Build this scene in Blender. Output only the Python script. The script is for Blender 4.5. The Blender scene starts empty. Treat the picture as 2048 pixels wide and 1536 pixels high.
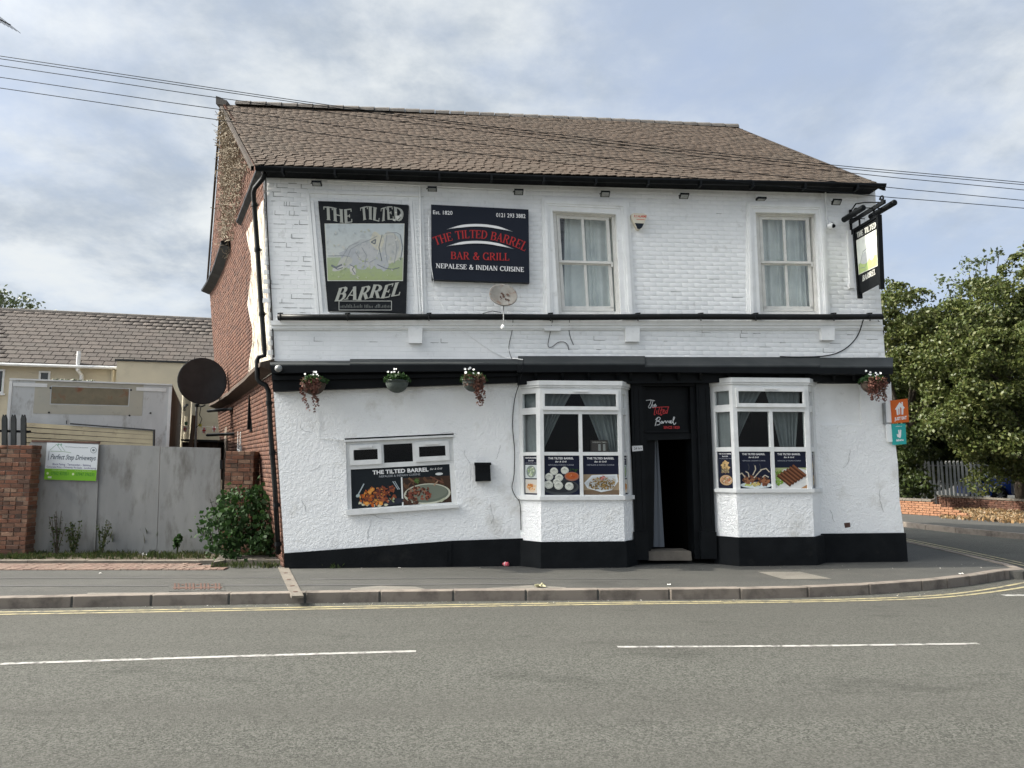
import bpy, math, random
import numpy as np
from mathutils import Vector, Matrix
from mathutils.geometry import delaunay_2d_cdt
random.seed(7); RNG = np.random.default_rng(7)
SC = bpy.context.scene
COL = SC.collection
R = math.radians

# ------------------------------------------------------------------ camera
FPX, PITCH, EYE = 1420.0, math.atan(159 / 1420.0), 1.6
cd = bpy.data.cameras.new('camera'); cam = bpy.data.objects.new('camera', cd); COL.objects.link(cam)
cam.location = (0, 0, EYE); cam.rotation_euler = (R(90) + PITCH, 0, 0)
cd.sensor_width = 36; cd.lens = FPX / 2048 * 36; cd.clip_start = .05; cd.clip_end = 2000
SC.camera = cam
# ------------------------------------------------------------------ exposure
vs = SC.view_settings
vs.view_transform = 'Standard'; vs.look = 'None'; vs.gamma = 1; vs.use_curve_mapping = False
EXPO = 1.35
vs.exposure = EXPO
SC.render.engine = 'CYCLES'
SC.cycles.max_bounces = 8; SC.cycles.transparent_max_bounces = 12
# ------------------------------------------------------------------ sun and sky
SUN_EL = 40.0
sv = Vector((-.9994 * math.cos(R(SUN_EL)), -.034 * math.cos(R(SUN_EL)), math.sin(R(SUN_EL))))
sl = bpy.data.lights.new('sun', 'SUN'); sl.energy = 2.6; sl.angle = R(.6); sl.color = (1, .92, .78)
so = bpy.data.objects.new('sun', sl); COL.objects.link(so)
so.rotation_euler = sv.to_track_quat('Z', 'Y').to_euler(); so.location = (-30, -1, 30)
W = bpy.data.worlds.new('World'); SC.world = W; W.use_nodes = True
nt = W.node_tree; N = nt.nodes; L = nt.links; N.clear()
def nd(t, **k):
    n = N.new(t)
    for a, b in k.items(): setattr(n, a, b)
    return n
out = nd('ShaderNodeOutputWorld'); bg = nd('ShaderNodeBackground'); bg.inputs[1].default_value = .1
L.new(bg.outputs[0], out.inputs[0])
sky = nd('ShaderNodeTexSky', sky_type='NISHITA', sun_disc=False)
sky.sun_elevation = R(SUN_EL); sky.sun_rotation = math.atan2(sv.x, sv.y)
tc = nd('ShaderNodeTexCoord'); sep = nd('ShaderNodeSeparateXYZ'); L.new(tc.outputs['Generated'], sep.inputs[0])
zz = nd('ShaderNodeMath', operation='MAXIMUM'); L.new(sep.outputs[2], zz.inputs[0]); zz.inputs[1].default_value = 0
za = nd('ShaderNodeMath', operation='ADD'); L.new(zz.outputs[0], za.inputs[0]); za.inputs[1].default_value = .28
dv = nd('ShaderNodeVectorMath', operation='DIVIDE'); cmb = nd('ShaderNodeCombineXYZ')
L.new(tc.outputs['Generated'], dv.inputs[0])
for i in range(3): L.new(za.outputs[0], cmb.inputs[i])
L.new(cmb.outputs[0], dv.inputs[1])
def wnoise(scale, detail, off, rough=.55, dist=0.0, sx=1.0):
    mp = nd('ShaderNodeMapping'); mp.inputs['Location'].default_value = off; mp.inputs['Scale'].default_value = (sx, 1, .6)
    L.new(dv.outputs[0], mp.inputs[0])
    n = nd('ShaderNodeTexNoise'); n.inputs['Scale'].default_value = scale; n.inputs['Detail'].default_value = detail
    n.inputs['Roughness'].default_value = rough; n.inputs['Distortion'].default_value = dist
    L.new(mp.outputs[0], n.inputs['Vector']); return n.outputs[0]
def wramp(src, a, b):
    m = nd('ShaderNodeMapRange', interpolation_type='SMOOTHSTEP'); m.inputs[1].default_value = a; m.inputs[2].default_value = b
    L.new(src, m.inputs[0]); return m.outputs[0]
def wmix(f, a, b):
    m = nd('ShaderNodeMix', data_type='RGBA')
    if hasattr(f, 'links'): L.new(f, m.inputs[0])
    else: m.inputs[0].default_value = f
    for s, v in ((6, a), (7, b)):
        if hasattr(v, 'links'): L.new(v, m.inputs[s])
        else: m.inputs[s].default_value = (*v, 1)
    return m.outputs[2]
K = 10 / 2 ** EXPO
cl = lambda r, g, b: (r * K, g * K, b * K)
blue = wmix(.85, sky.outputs[0], cl(.50, .585, .74))
shade = wmix(wramp(wnoise(2.9, 10, (6.1, 2.2, 0), .60, .12), .34, .62), cl(.47, .54, .63), cl(.84, .88, .90))
fac = wramp(wnoise(1.5, 9, (4.3, 7.4, 2), .60, .1), .30, .62)
col = wmix(fac, blue, shade)
low = nd('ShaderNodeMapRange', interpolation_type='SMOOTHSTEP'); low.inputs[1].default_value = .30; low.inputs[2].default_value = .0
low.inputs[3].default_value = 0; low.inputs[4].default_value = .28
L.new(sep.outputs[2], low.inputs[0])
col = wmix(low.outputs[0], col, cl(.84, .89, .92))
# off-view glow added to the sky around the sun to brighten the facade
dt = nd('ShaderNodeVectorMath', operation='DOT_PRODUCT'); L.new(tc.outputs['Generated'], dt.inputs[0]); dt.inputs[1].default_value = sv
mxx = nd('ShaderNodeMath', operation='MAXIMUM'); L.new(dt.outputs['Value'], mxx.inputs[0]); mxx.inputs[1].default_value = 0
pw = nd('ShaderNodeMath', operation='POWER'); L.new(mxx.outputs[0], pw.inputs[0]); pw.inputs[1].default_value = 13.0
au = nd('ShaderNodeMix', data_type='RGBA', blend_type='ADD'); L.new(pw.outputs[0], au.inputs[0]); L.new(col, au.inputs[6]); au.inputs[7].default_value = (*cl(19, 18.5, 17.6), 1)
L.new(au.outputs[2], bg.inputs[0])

# ------------------------------------------------------------------ pixel -> place
cp, sp = math.cos(PITCH), math.sin(PITCH)
CAM = Vector((0, 0, EYE))
def ray(px, py):
    a, b = px - 1024, 768 - py
    return Vector((a, FPX * cp - b * sp, FPX * sp + b * cp))
def hit(px, py, p0, n):
    r = ray(px, py); return CAM + r * ((p0 - CAM).dot(n) / r.dot(n))
def PY(px, py, Y): return hit(px, py, Vector((0, Y, 0)), Vector((0, 1, 0)))
def GZ(px, py, z=0.0): return hit(px, py, Vector((0, 0, z)), Vector((0, 0, 1)))
UV = Vector((1, .078, 0)).normalized(); NV = Vector((.078, -1, 0)).normalized(); FP0 = Vector((0, 11.45, 0)); ZV = Vector((0, 0, 1))
def F(px, py, d=0.0): return hit(px, py, FP0 + NV * d, NV)
def L3(U, d, z): return FP0 + UV * U + NV * d + ZV * z
def uz(p): return ((p - FP0).dot(UV), p.z)
def proj(p):
    q = p - CAM; f = q.y * cp + q.z * sp; u = -q.y * sp + q.z * cp
    return 1024 + FPX * q.x / f, 768 - FPX * u / f
def lerp(a, b, t): return a + (b - a) * t

# ------------------------------------------------------------------ objects
ORG = {}
def props(o, label=None, cat=None, group=None, kind=None):
    for k, v in (('label', label), ('category', cat), ('group', group), ('kind', kind)):
        if v: o[k] = v
    return o
def link(o, org, parent=None):
    COL.objects.link(o); ORG[o] = Vector(org)
    if parent is not None: o.parent = parent; o.location = Vector(org) - ORG[parent]
    else: o.location = org
    return o
def thing(name, loc, label, cat, group=None):
    return props(link(bpy.data.objects.new(name, None), loc), label, cat, group)
class MB:
    def __init__(s): s.v = []; s.f = []; s.c = []; s.m = []; s.r = []
    def add(s, vs, fs, col=None, mi=0, r=None):
        b = len(s.v); s.v += [tuple(v) for v in vs]; s.f += [[b + i for i in f] for f in fs]
        s.c += [col] * len(fs); s.m += [mi] * len(fs); s.r += [random.random() if r is None else r] * len(fs)
    def poly(s, pts, col=None, mi=0): s.add(pts, [list(range(len(pts)))], col, mi)
    def prism(s, pts, vec, col=None, mi=0):
        n = len(pts); pts = [Vector(p) for p in pts]; vec = Vector(vec)
        fs = [list(range(n)), list(range(2 * n - 1, n - 1, -1))] + [[i, i + n, (i + 1) % n + n, (i + 1) % n] for i in range(n)]
        s.add(pts + [p + vec for p in pts], fs, col, mi)
    def box(s, a, b, col=None, mi=0, ax=None):      # world box or box in a frame ax=(o,x,y,z)
        (x0, y0, z0), (x1, y1, z1) = a, b
        pts = [(x, y, z) for z in (z0, z1) for x, y in ((x0, y0), (x1, y0), (x1, y1), (x0, y1))]
        if ax: pts = [ax[0] + ax[1] * x + ax[2] * y + ax[3] * z for x, y, z in pts]
        s.add(pts, [[0, 3, 2, 1], [4, 5, 6, 7], [0, 1, 5, 4], [1, 2, 6, 5], [2, 3, 7, 6], [3, 0, 4, 7]], col, mi)
    def fq(s, q, d1, d0, col=None, mi=0):            # photo quad on the facade, front at d1, back at d0
        s.prism([F(x, y, d1) for x, y in q], NV * (d0 - d1), col, mi)
    def tube(s, pts, r, n=8, col=None, mi=0, cap=True):
        pts = [Vector(p) for p in pts]; m = len(pts); rs = r if isinstance(r, (list, tuple)) else [r] * m
        vs, fs = [], []; ref = None
        for i, p in enumerate(pts):
            t = (pts[min(i + 1, m - 1)] - pts[max(i - 1, 0)])
            t = t.normalized() if t.length > 1e-9 else ZV
            if ref is None: ref = t.orthogonal().normalized()
            ref = (ref - t * ref.dot(t)); ref = ref.normalized() if ref.length > 1e-6 else t.orthogonal().normalized()
            b = t.cross(ref)
            vs += [p + (ref * math.cos(2 * math.pi * k / n) + b * math.sin(2 * math.pi * k / n)) * rs[i] for k in range(n)]
        for i in range(m - 1):
            for k in range(n): fs.append([i * n + k, i * n + (k + 1) % n, (i + 1) * n + (k + 1) % n, (i + 1) * n + k])
        if cap: fs += [list(range(n))[::-1], [(m - 1) * n + k for k in range(n)]]
        s.add(vs, fs, col, mi)
    def lathe(s, o, axis, prof, n=20, col=None, mi=0):   # prof: (radius, height) along axis
        axis = Vector(axis).normalized(); x = axis.orthogonal().normalized(); y = axis.cross(x); vs, fs = [], []
        for r, h in prof: vs += [Vector(o) + axis * h + (x * math.cos(2 * math.pi * k / n) + y * math.sin(2 * math.pi * k / n)) * max(r, 1e-4) for k in range(n)]
        for i in range(len(prof) - 1):
            for k in range(n): fs.append([i * n + k, i * n + (k + 1) % n, (i + 1) * n + (k + 1) % n, (i + 1) * n + k])
        s.add(vs, fs, col, mi)
    def build(s, name, mat, parent=None, label=None, cat=None, group=None, kind=None, smooth=False, org=None):
        me = bpy.data.meshes.new(name)
        V = [Vector(v) for v in s.v]
        if org is None:
            if V:
                xs = [v.x for v in V]; ys = [v.y for v in V]
                org = Vector(((min(xs) + max(xs)) / 2, (min(ys) + max(ys)) / 2, min(v.z for v in V)))
            else: org = Vector((0, 0, 0))
        me.from_pydata([v - org for v in V], [], s.f)
        for m in (mat if isinstance(mat, (list, tuple)) else [mat]): me.materials.append(m)
        if any(s.m): me.polygons.foreach_set('material_index', s.m)
        if any(c is not None for c in s.c):
            a = me.attributes.new('col', 'FLOAT_COLOR', 'FACE')
            a.data.foreach_set('color', [x for c in s.c for x in ((*c, 1) if c else (.5, .5, .5, 1))])
        a = me.attributes.new('rnd', 'FLOAT', 'FACE'); a.data.foreach_set('value', s.r)
        if smooth: me.polygons.foreach_set('use_smooth', [True] * len(me.polygons))
        o = bpy.data.objects.new(name, me); link(o, org, parent)
        return props(o, label, cat, group, kind)

# ------------------------------------------------------------------ materials
MATS = {}
def mat(name, c1, c2=None, scale=3.0, rough=.8, bump=0.0, bscale=40.0, bdist=.01, metal=0.0, piece=None, dirt=None, stretch=(1, 1, 1),
        spec=.4, lo=.35, hi=.65, detail=6, speck=None, bump2=None, attr=False, streak=None):
    m = bpy.data.materials.new(name); m.use_nodes = True; t = m.node_tree; n = t.nodes; l = t.links; n.clear()
    o = n.new('ShaderNodeOutputMaterial'); p = n.new('ShaderNodeBsdfPrincipled'); l.new(p.outputs[0], o.inputs[0])
    p.inputs['Roughness'].default_value = rough; p.inputs['Metallic'].default_value = metal; p.inputs['Specular IOR Level'].default_value = spec
    g = n.new('ShaderNodeNewGeometry'); mp = n.new('ShaderNodeMapping'); mp.inputs['Scale'].default_value = stretch; l.new(g.outputs['Position'], mp.inputs[0])
    def noise(sc, de=detail, ro=.6, vec=None):
        x = n.new('ShaderNodeTexNoise'); x.inputs['Scale'].default_value = sc; x.inputs['Detail'].default_value = de; x.inputs['Roughness'].default_value = ro
        l.new(vec or mp.outputs[0], x.inputs['Vector']); return x.outputs[0]
    def rng(src, a, b, c=0.0, d=1.0):
        x = n.new('ShaderNodeMapRange'); x.inputs[1].default_value = a; x.inputs[2].default_value = b; x.inputs[3].default_value = c; x.inputs[4].default_value = d
        l.new(src, x.inputs[0]); return x.outputs[0]
    def mix(f, a, b, bt='MIX'):
        x = n.new('ShaderNodeMix'); x.data_type = 'RGBA'; x.blend_type = bt
        for s_, v in ((0, f), (6, a), (7, b)):
            if hasattr(v, 'links'): l.new(v, x.inputs[s_])
            elif s_ == 0: x.inputs[0].default_value = v
            else: x.inputs[s_].default_value = (*v, 1)
        return x.outputs[2]
    if attr:
        a = n.new('ShaderNodeAttribute'); a.attribute_name = 'col'; base = a.outputs['Color']
    else:
        base = mix(rng(noise(scale), lo, hi), c1, c2 or c1)
    if piece:                                          # each piece its own shade
        a = n.new('ShaderNodeAttribute'); a.attribute_name = 'rnd'; oi = n.new('ShaderNodeObjectInfo')
        ad = n.new('ShaderNodeMath'); ad.operation = 'ADD'; l.new(a.outputs['Fac'], ad.inputs[0]); l.new(oi.outputs['Random'], ad.inputs[1])
        fr = n.new('ShaderNodeMath'); fr.operation = 'FRACT'; l.new(ad.outputs[0], fr.inputs[0])
        cr = n.new('ShaderNodeValToRGB'); l.new(fr.outputs[0], cr.inputs[0]); e = cr.color_ramp.elements
        for i, c in enumerate(piece):
            x = e[i] if i < 2 else e.new(1)
            x.position = i / (len(piece) - 1); x.color = (*c, 1)
        base = mix(rng(noise(scale), lo, hi, .0, .45), cr.outputs[0], c1)
    if dirt:
        dc, ds, da = dirt[:3]; th = dirt[3] if len(dirt) > 3 else .5
        base = mix(rng(noise(ds, 8, .65), th, th + .18, 0, da), base, dc)
    if speck:
        vx = n.new('ShaderNodeTexVoronoi'); vx.inputs['Scale'].default_value = speck[0]; l.new(mp.outputs[0], vx.inputs['Vector'])
        hs = n.new('ShaderNodeSeparateColor'); l.new(vx.outputs['Color'], hs.inputs[0])
        base = mix(rng(hs.outputs[0], .0, 1, 0, speck[2]), base, speck[1])
    if streak:                                         # long soft bands along the traffic
        m2 = n.new('ShaderNodeMapping'); m2.inputs['Scale'].default_value = streak[1]; m2.inputs['Rotation'].default_value = (0, 0, -.02); l.new(g.outputs['Position'], m2.inputs[0])
        base = mix(rng(noise(1.0, 6, .6, m2.outputs[0]), .40, .62, 0, streak[2]), base, streak[0])
        m3 = n.new('ShaderNodeMapping'); m3.inputs['Scale'].default_value = (.55, 1.6, 1); m3.inputs['Location'].default_value = (5, 3, 0); l.new(g.outputs['Position'], m3.inputs[0])
        base = mix(rng(noise(1.0, 8, .7, m3.outputs[0]), .56, .66, 0, .35), base, tuple(x * .62 for x in c1))
    if hasattr(base, 'links'): l.new(base, p.inputs['Base Color'])
    if bump:
        b = n.new('ShaderNodeBump'); b.inputs['Strength'].default_value = bump; b.inputs['Distance'].default_value = bdist
        l.new(noise(bscale, 5, .6), b.inputs['Height'])
        if bump2:
            b2 = n.new('ShaderNodeBump'); b2.inputs['Strength'].default_value = bump2[0]; b2.inputs['Distance'].default_value = bump2[2]
            l.new(noise(bump2[1], 3, .5), b2.inputs['Height']); l.new(b.outputs[0], b2.inputs['Normal']); b = b2
        l.new(b.outputs[0], p.inputs['Normal'])
    m['p'] = 1; MATS[name] = m; return m
def glassmat(name, tint, fres=1.45, boost=0.0):
    m = bpy.data.materials.new(name); m.use_nodes = True; t = m.node_tree; n = t.nodes; l = t.links; n.clear()
    o = n.new('ShaderNodeOutputMaterial'); mx = n.new('ShaderNodeMixShader'); tr = n.new('ShaderNodeBsdfTransparent'); gl = n.new('ShaderNodeBsdfGlossy'); fr = n.new('ShaderNodeFresnel')
    tr.inputs[0].default_value = (*tint, 1); gl.inputs['Roughness'].default_value = .01; fr.inputs[0].default_value = fres
    g = n.new('ShaderNodeNewGeometry'); no = n.new('ShaderNodeTexNoise'); no.inputs['Scale'].default_value = 2.2; l.new(g.outputs['Position'], no.inputs['Vector'])
    b = n.new('ShaderNodeBump'); b.inputs['Strength'].default_value = .25; b.inputs['Distance'].default_value = .01; l.new(no.outputs[0], b.inputs['Height'])
    l.new(b.outputs[0], gl.inputs['Normal'])
    ad = n.new('ShaderNodeMath'); ad.operation = 'ADD'; l.new(fr.outputs[0], ad.inputs[0]); ad.inputs[1].default_value = boost
    l.new(ad.outputs[0], mx.inputs[0]); l.new(tr.outputs[0], mx.inputs[1]); l.new(gl.outputs[0], mx.inputs[2]); l.new(mx.outputs[0], o.inputs[0])
    return m
def leafmat(name, cols, trans=.22, rough=.45):
    m = mat(name, cols[0], piece=cols, rough=rough, scale=9, lo=.5, hi=.9, spec=.3)
    t = m.node_tree; n = t.nodes; l = t.links
    p = next(x for x in n if x.type == 'BSDF_PRINCIPLED'); o = next(x for x in n if x.type == 'OUTPUT_MATERIAL')
    tl = n.new('ShaderNodeBsdfTranslucent'); mx = n.new('ShaderNodeMixShader'); mx.inputs[0].default_value = trans
    src = p.inputs['Base Color'].links[0].from_socket; l.new(src, tl.inputs[0])
    l.new(p.outputs[0], mx.inputs[1]); l.new(tl.outputs[0], mx.inputs[2]); l.new(mx.outputs[0], o.inputs[0])
    return m
WHITE = (.80, .81, .80)
M_paintbrick = mat('painted_brick', (.89, .90, .90), (.82, .835, .835), 2.2, .6, .25, 70, .004, dirt=((.42, .41, .38), 5, .5, .60))
M_joint = mat('painted_joint', (.86, .87, .87), (.79, .80, .80), 6, .7, .4, 60, .004, dirt=((.30, .29, .27), 2.2, .7, .60))
M_stucco = mat('white_render', (.90, .91, .905), (.86, .87, .87), 3, .6, .9, 19, .022, dirt=((.50, .48, .42), 1.7, .6, .56), bump2=(.9, 50, .012))
M_trim = mat('white_stone_trim', (.88, .89, .885), (.80, .81, .80), 4, .55, .3, 50, .004, dirt=((.4, .39, .36), 7, .5, .6))
M_upvc = mat('white_plastic', (.74, .75, .745), (.66, .67, .66), 6, .35, dirt=((.45, .45, .42), 9, .35, .58))
M_sash = mat('cream_sash_paint', (.78, .77, .73), (.68, .67, .63), 6, .5, dirt=((.3, .29, .26), 9, .5, .62))
M_black = mat('black_gloss_paint', (.0035, .0045, .0055), (.006, .0075, .009), 3, .5, .25, 30, .004, spec=.14)
M_blackw = mat('black_render', (.0055, .0068, .008), (.009, .0105, .012), 4, .8, .6, 30, .01, spec=.12, dirt=((.035, .034, .03), 3, .35, .58))
M_lead = mat('grey_lead_sheet', (.022, .026, .028), (.036, .04, .041), 3, .65, .3, 14, .006, spec=.2)
M_pipe = mat('black_plastic_pipe', (.005, .006, .0065), (.010, .011, .011), 9, .45, spec=.2, dirt=((.5, .5, .48), 14, .8, .70))
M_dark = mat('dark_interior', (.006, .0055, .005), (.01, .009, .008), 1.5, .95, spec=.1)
M_tile = mat('brown_roof_tile', (.10, .085, .07), piece=[(.068, .049, .037), (.077, .056, .042), (.062, .046, .035), (.083, .061, .046), (.071, .052, .039)], scale=14, rough=.9, bump=.5, bscale=90, bdist=.004,
             dirt=((.07, .058, .046), .8, .7, .50), spec=.2)
M_slab = mat('dark_roof_underside', (.03, .022, .018), (.05, .04, .03), 5, .95)
M_ridge = mat('grey_ridge_tile', (.09, .085, .08), (.14, .125, .11), 6, .9, .5, 40, .006)
M_brick = mat('red_brick', (.12, .05, .035), piece=[(.100, .053, .038), (.125, .067, .047), (.078, .044, .033), (.145, .083, .059), (.060, .038, .031), (.11, .058, .042)], scale=9, rough=.9, bump=.5, bscale=60, bdist=.006, spec=.2,
              dirt=((.07, .055, .05), 2.5, .6, .56))
M_brickd = mat('weathered_brick', (.09, .06, .045), piece=[(.17, .075, .048), (.21, .095, .062), (.12, .06, .042), (.25, .13, .085), (.08, .045, .036), (.30, .20, .14), (.19, .08, .05)], scale=9, rough=.95, bump=.7, bscale=50, bdist=.008, spec=.15,
              dirt=((.045, .04, .036), 3.5, .75, .5))
M_mortar = mat('mortar', (.22, .18, .145), (.14, .115, .095), 8, .95, .5, 60, .006)
M_flake = mat('flaking_whitewash', (.60, .565, .48), (.50, .47, .39), 5, .85, 1.0, 22, .05, dirt=((.12, .085, .06), 8, .95, .46), stretch=(1, 1, .45))
M_asph = mat('asphalt', (.030, .0312, .027), (.043, .0443, .039), .35, .92, .9, 110, .008, speck=(85, (.205, .205, .185), .46), dirt=((.045, .045, .042), 1.1, .45, .52), spec=.25, bump2=(.5, 60, .006), streak=((.062, .061, .055), (.06, .9, 1), .55))
M_asph2 = mat('tarmac_pavement', (.040, .041, .038), (.052, .053, .049), .8, .9, .6, 150, .004, speck=(140, (.24, .235, .22), .22), dirt=((.12, .112, .098), .7, .5, .55), spec=.25, streak=((.055, .055, .053), (.22, 1.8, 1), .5))
M_asph3 = mat('worn_tarmac', (.10, .093, .08), (.14, .13, .11), 2.5, .9, .6, 130, .004, speck=(120, (.3, .29, .26), .3))
M_asph4 = mat('dark_tarmac_joint', (.055, .055, .055), (.075, .075, .072), 2.5, .85, .4, 130, .003)
M_kerb = mat('kerb_concrete', (.18, .155, .13), piece=[(.20, .175, .15), (.185, .16, .138), (.22, .19, .16)], scale=7, rough=.9, bump=.6, bscale=70, bdist=.005, dirt=((.07, .06, .052), 3, .75, .47))
M_conc = mat('concrete', (.17, .15, .125), (.13, .115, .095), 5, .9, .6, 60, .006, dirt=((.06, .055, .048), 2.4, .6, .48))
M_paver = mat('red_paver', (.14, .095, .075), piece=[(.17, .115, .09), (.14, .09, .073), (.20, .14, .11)], scale=6, rough=.9, bump=.4, bscale=70, dirt=((.12, .11, .09), 3, .6, .5))
M_yline = mat('yellow_line_paint', (.38, .33, .18), (.28, .25, .16), 7, .7, .5, 130, .004, dirt=((.07, .068, .06), 11, .9, .48))
M_wline = mat('white_line_paint', (.42, .415, .395), (.30, .295, .28), 9, .7, .5, 130, .004, dirt=((.07, .069, .064), 14, .95, .47))
M_soil = mat('soil', (.07, .055, .04), (.11, .09, .065), 4, .95, .8, 40, .02)
M_gate = mat('grey_gate_steel', (.25, .255, .25), (.19, .195, .195), 1.2, .55, .2, 6, .01, metal=.15, dirt=((.10, .095, .085), 2.6, .8, .50), stretch=(1.6, 1.6, .5))
M_print = mat('printed_sign', (1, 1, 1), attr=True, rough=.45, spec=.15)
M_old = mat('weathered_print', (1, 1, 1), attr=True, rough=.6, spec=.15, dirt=((.30, .32, .33), 9, .45, .52))
M_glass = glassmat('window_glass', (.86, .9, .9), 1.28, .0)
M_glass2 = glassmat('sash_glass', (.90, .92, .91), 1.5, .05)
M_curt = mat('net_curtain', (.78, .82, .80), (.64, .68, .67), 3, .9)
M_cream = mat('cream_render', (.56, .50, .37), (.50, .45, .34), 1.2, .85, .3, 60, .004, dirt=((.3, .27, .2), 1.7, .35, .55))
M_rtile = mat('grey_brown_pantile', (.1, .09, .085), piece=[(.092, .079, .070), (.078, .068, .062), (.108, .092, .081), (.086, .076, .068)], scale=8, rough=.9, bump=.3, bscale=40, dirt=((.09, .085, .075), 1.3, .5, .5), spec=.2)
M_trailer = mat('weathered_white_panel', (.60, .61, .61), (.50, .515, .515), 1.6, .6, .3, 5, .02, dirt=((.13, .10, .07), 3.4, .8, .555), stretch=(1.4, 1.4, .6))
M_rust = mat('rusty_foam', (.17, .15, .105), (.22, .19, .13), 7, .9, .6, 50, .01, dirt=((.20, .05, .02), 3.5, .95, .56))
M_rusty = mat('rusty_iron', (.07, .036, .026), (.11, .06, .045), 12, .85, .5, 60, .004)
M_timber = mat('brown_timber', (.05, .036, .027), (.085, .062, .045), 5, .85, .4, 30, .008, stretch=(3, 3, .4))
M_galv = mat('galvanised_steel', (.30, .31, .31), (.22, .23, .23), 5, .5, metal=.3, dirt=((.12, .11, .09), 4, .6, .52))
M_mesh = mat('dark_grey_dish', (.018, .02, .022), (.028, .03, .032), 4, .45)
M_bark = mat('bark', (.045, .035, .025), (.08, .065, .05), 8, .95, .8, 25, .03, stretch=(2, 2, .5))
M_leafA = leafmat('tree_leaf_olive', [(.038, .056, .014), (.062, .082, .020), (.088, .105, .028), (.045, .066, .016), (.125, .13, .045), (.072, .09, .022)])
M_leafB = leafmat('tree_leaf_dark', [(.022, .036, .010), (.042, .060, .014), (.030, .046, .012), (.075, .09, .026)])
M_leafC = leafmat('tree_leaf_grey_green', [(.06, .085, .04), (.10, .125, .06), (.08, .10, .05)])
M_leafbush = leafmat('bramble_leaf', [(.016, .042, .012), (.026, .060, .016), (.020, .050, .013), (.038, .078, .022)], .3, .7)
M_grass = leafmat('weed_green', [(.04, .065, .018), (.065, .085, .028), (.03, .055, .014), (.11, .10, .05)], .3)
M_litter = leafmat('fallen_leaf', [(.20, .12, .055), (.28, .175, .08), (.13, .08, .04), (.30, .235, .14), (.10, .07, .045)], .1)
M_ivy = mat('dead_ivy_stem', (.19, .155, .11), (.30, .26, .20), 8, .9)
M_rim = mat('alloy', (.5, .5, .52), rough=.3, metal=.8)
M_tyre = mat('tyre_rubber', (.015, .015, .015), rough=.8)
M_blue = mat('blue_car_paint', (.01, .045, .26), (.012, .05, .28), rough=.25, spec=.6)
M_silver = mat('silver_car_paint', (.42, .44, .45), (.38, .4, .41), rough=.3, metal=.4)
M_carglass = mat('car_window', (.01, .012, .014), rough=.08, spec=.7)
M_lampglass = mat('flood_glass', (.35, .36, .34), (.25, .26, .25), 30, .2)
M_red = mat('red_petal_leaf', (.15, .035, .025), piece=[(.11, .04, .03), (.17, .075, .05), (.06, .028, .022), (.22, .12, .085), (.07, .05, .03)], rough=.7)
M_flower = mat('white_petal', (.8, .8, .78), rough=.7)
# ------------------------------------------------------------------ pieces laid one by one (bricks, tiles)
def unit_mesh(name, m, bev=.06):
    v = []; b = .5 - bev
    v = [(-.5, .5, -.5), (.5, .5, -.5), (.5, .5, .5), (-.5, .5, .5), (-.5, -.38, -.5), (.5, -.38, -.5), (.5, -.38, .5), (-.5, -.38, .5),
         (-.5 + bev * .4, -.5, -b), (.5 - bev * .4, -.5, -b), (.5 - bev * .4, -.5, b), (-.5 + bev * .4, -.5, b)]
    f = [[3, 2, 1, 0], [0, 1, 5, 4], [1, 2, 6, 5], [2, 3, 7, 6], [3, 0, 4, 7], [4, 5, 9, 8], [5, 6, 10, 9], [6, 7, 11, 10], [7, 4, 8, 11], [8, 9, 10, 11]]
    me = bpy.data.meshes.new(name); me.from_pydata(v, [], f); me.materials.append(m)
    return me, np.array(v), f
def psize(mx):
    c = [mx @ Vector(p) for p in ((-.5, -.5, -.5), (.5, -.5, -.5), (.5, -.5, .5), (-.5, -.5, .5))]
    if min(p.y for p in c) < 1: return 0
    q = [proj(p) for p in c]
    inside = all(-10 < x < 2058 and -10 < y < 1546 for x, y in q)
    a = abs(sum(q[i][0] * q[(i + 1) % 4][1] - q[(i + 1) % 4][0] * q[i][1] for i in range(4))) / 2
    return a if inside else a * .01
def lay(sets, name, stuff, m, limit=300, bev=.06):
    """sets: list of (parent, [matrix ...], material or None); the largest in view become parts, the rest one joined part each"""
    um = {}
    def um_(x):
        if x not in um: um[x] = unit_mesh(name, x, bev)
        return um[x]
    sets = [(t[0], t[1], t[2] if len(t) > 2 else m) for t in sets]
    allp = [(psize(mx), i, j) for i, (p, ms, _) in enumerate(sets) for j, mx in enumerate(ms)]
    allp.sort(reverse=True); big = {(i, j) for _, i, j in allp[:limit]}
    for i, (p, ms, mm) in enumerate(sets):
        me, V, Fc = um_(mm); Vh = np.c_[V, np.ones(len(V))]
        rest = []
        for j, mx in enumerate(ms):
            if (i, j) in big:
                o = bpy.data.objects.new(name, me); COL.objects.link(o); ORG[o] = mx.translation.copy(); o.parent = p
                o.matrix_basis = Matrix.Translation(-ORG[p]) @ mx
            else: rest.append(np.array(mx))
        if rest:
            A = np.array(rest); P = np.einsum('nij,vj->nvi', A, Vh)[:, :, :3].reshape(-1, 3) - np.array(ORG[p])
            nv = len(V); fs = np.array([q for q in Fc if len(q) == 4])
            FF = (fs[None] + (np.arange(len(rest)) * nv)[:, None, None]).reshape(-1, 4)
            fast_mesh(stuff, P, FF, mm, p, np.repeat(RNG.random(len(rest)), len(fs)), kind='stuff')
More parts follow.
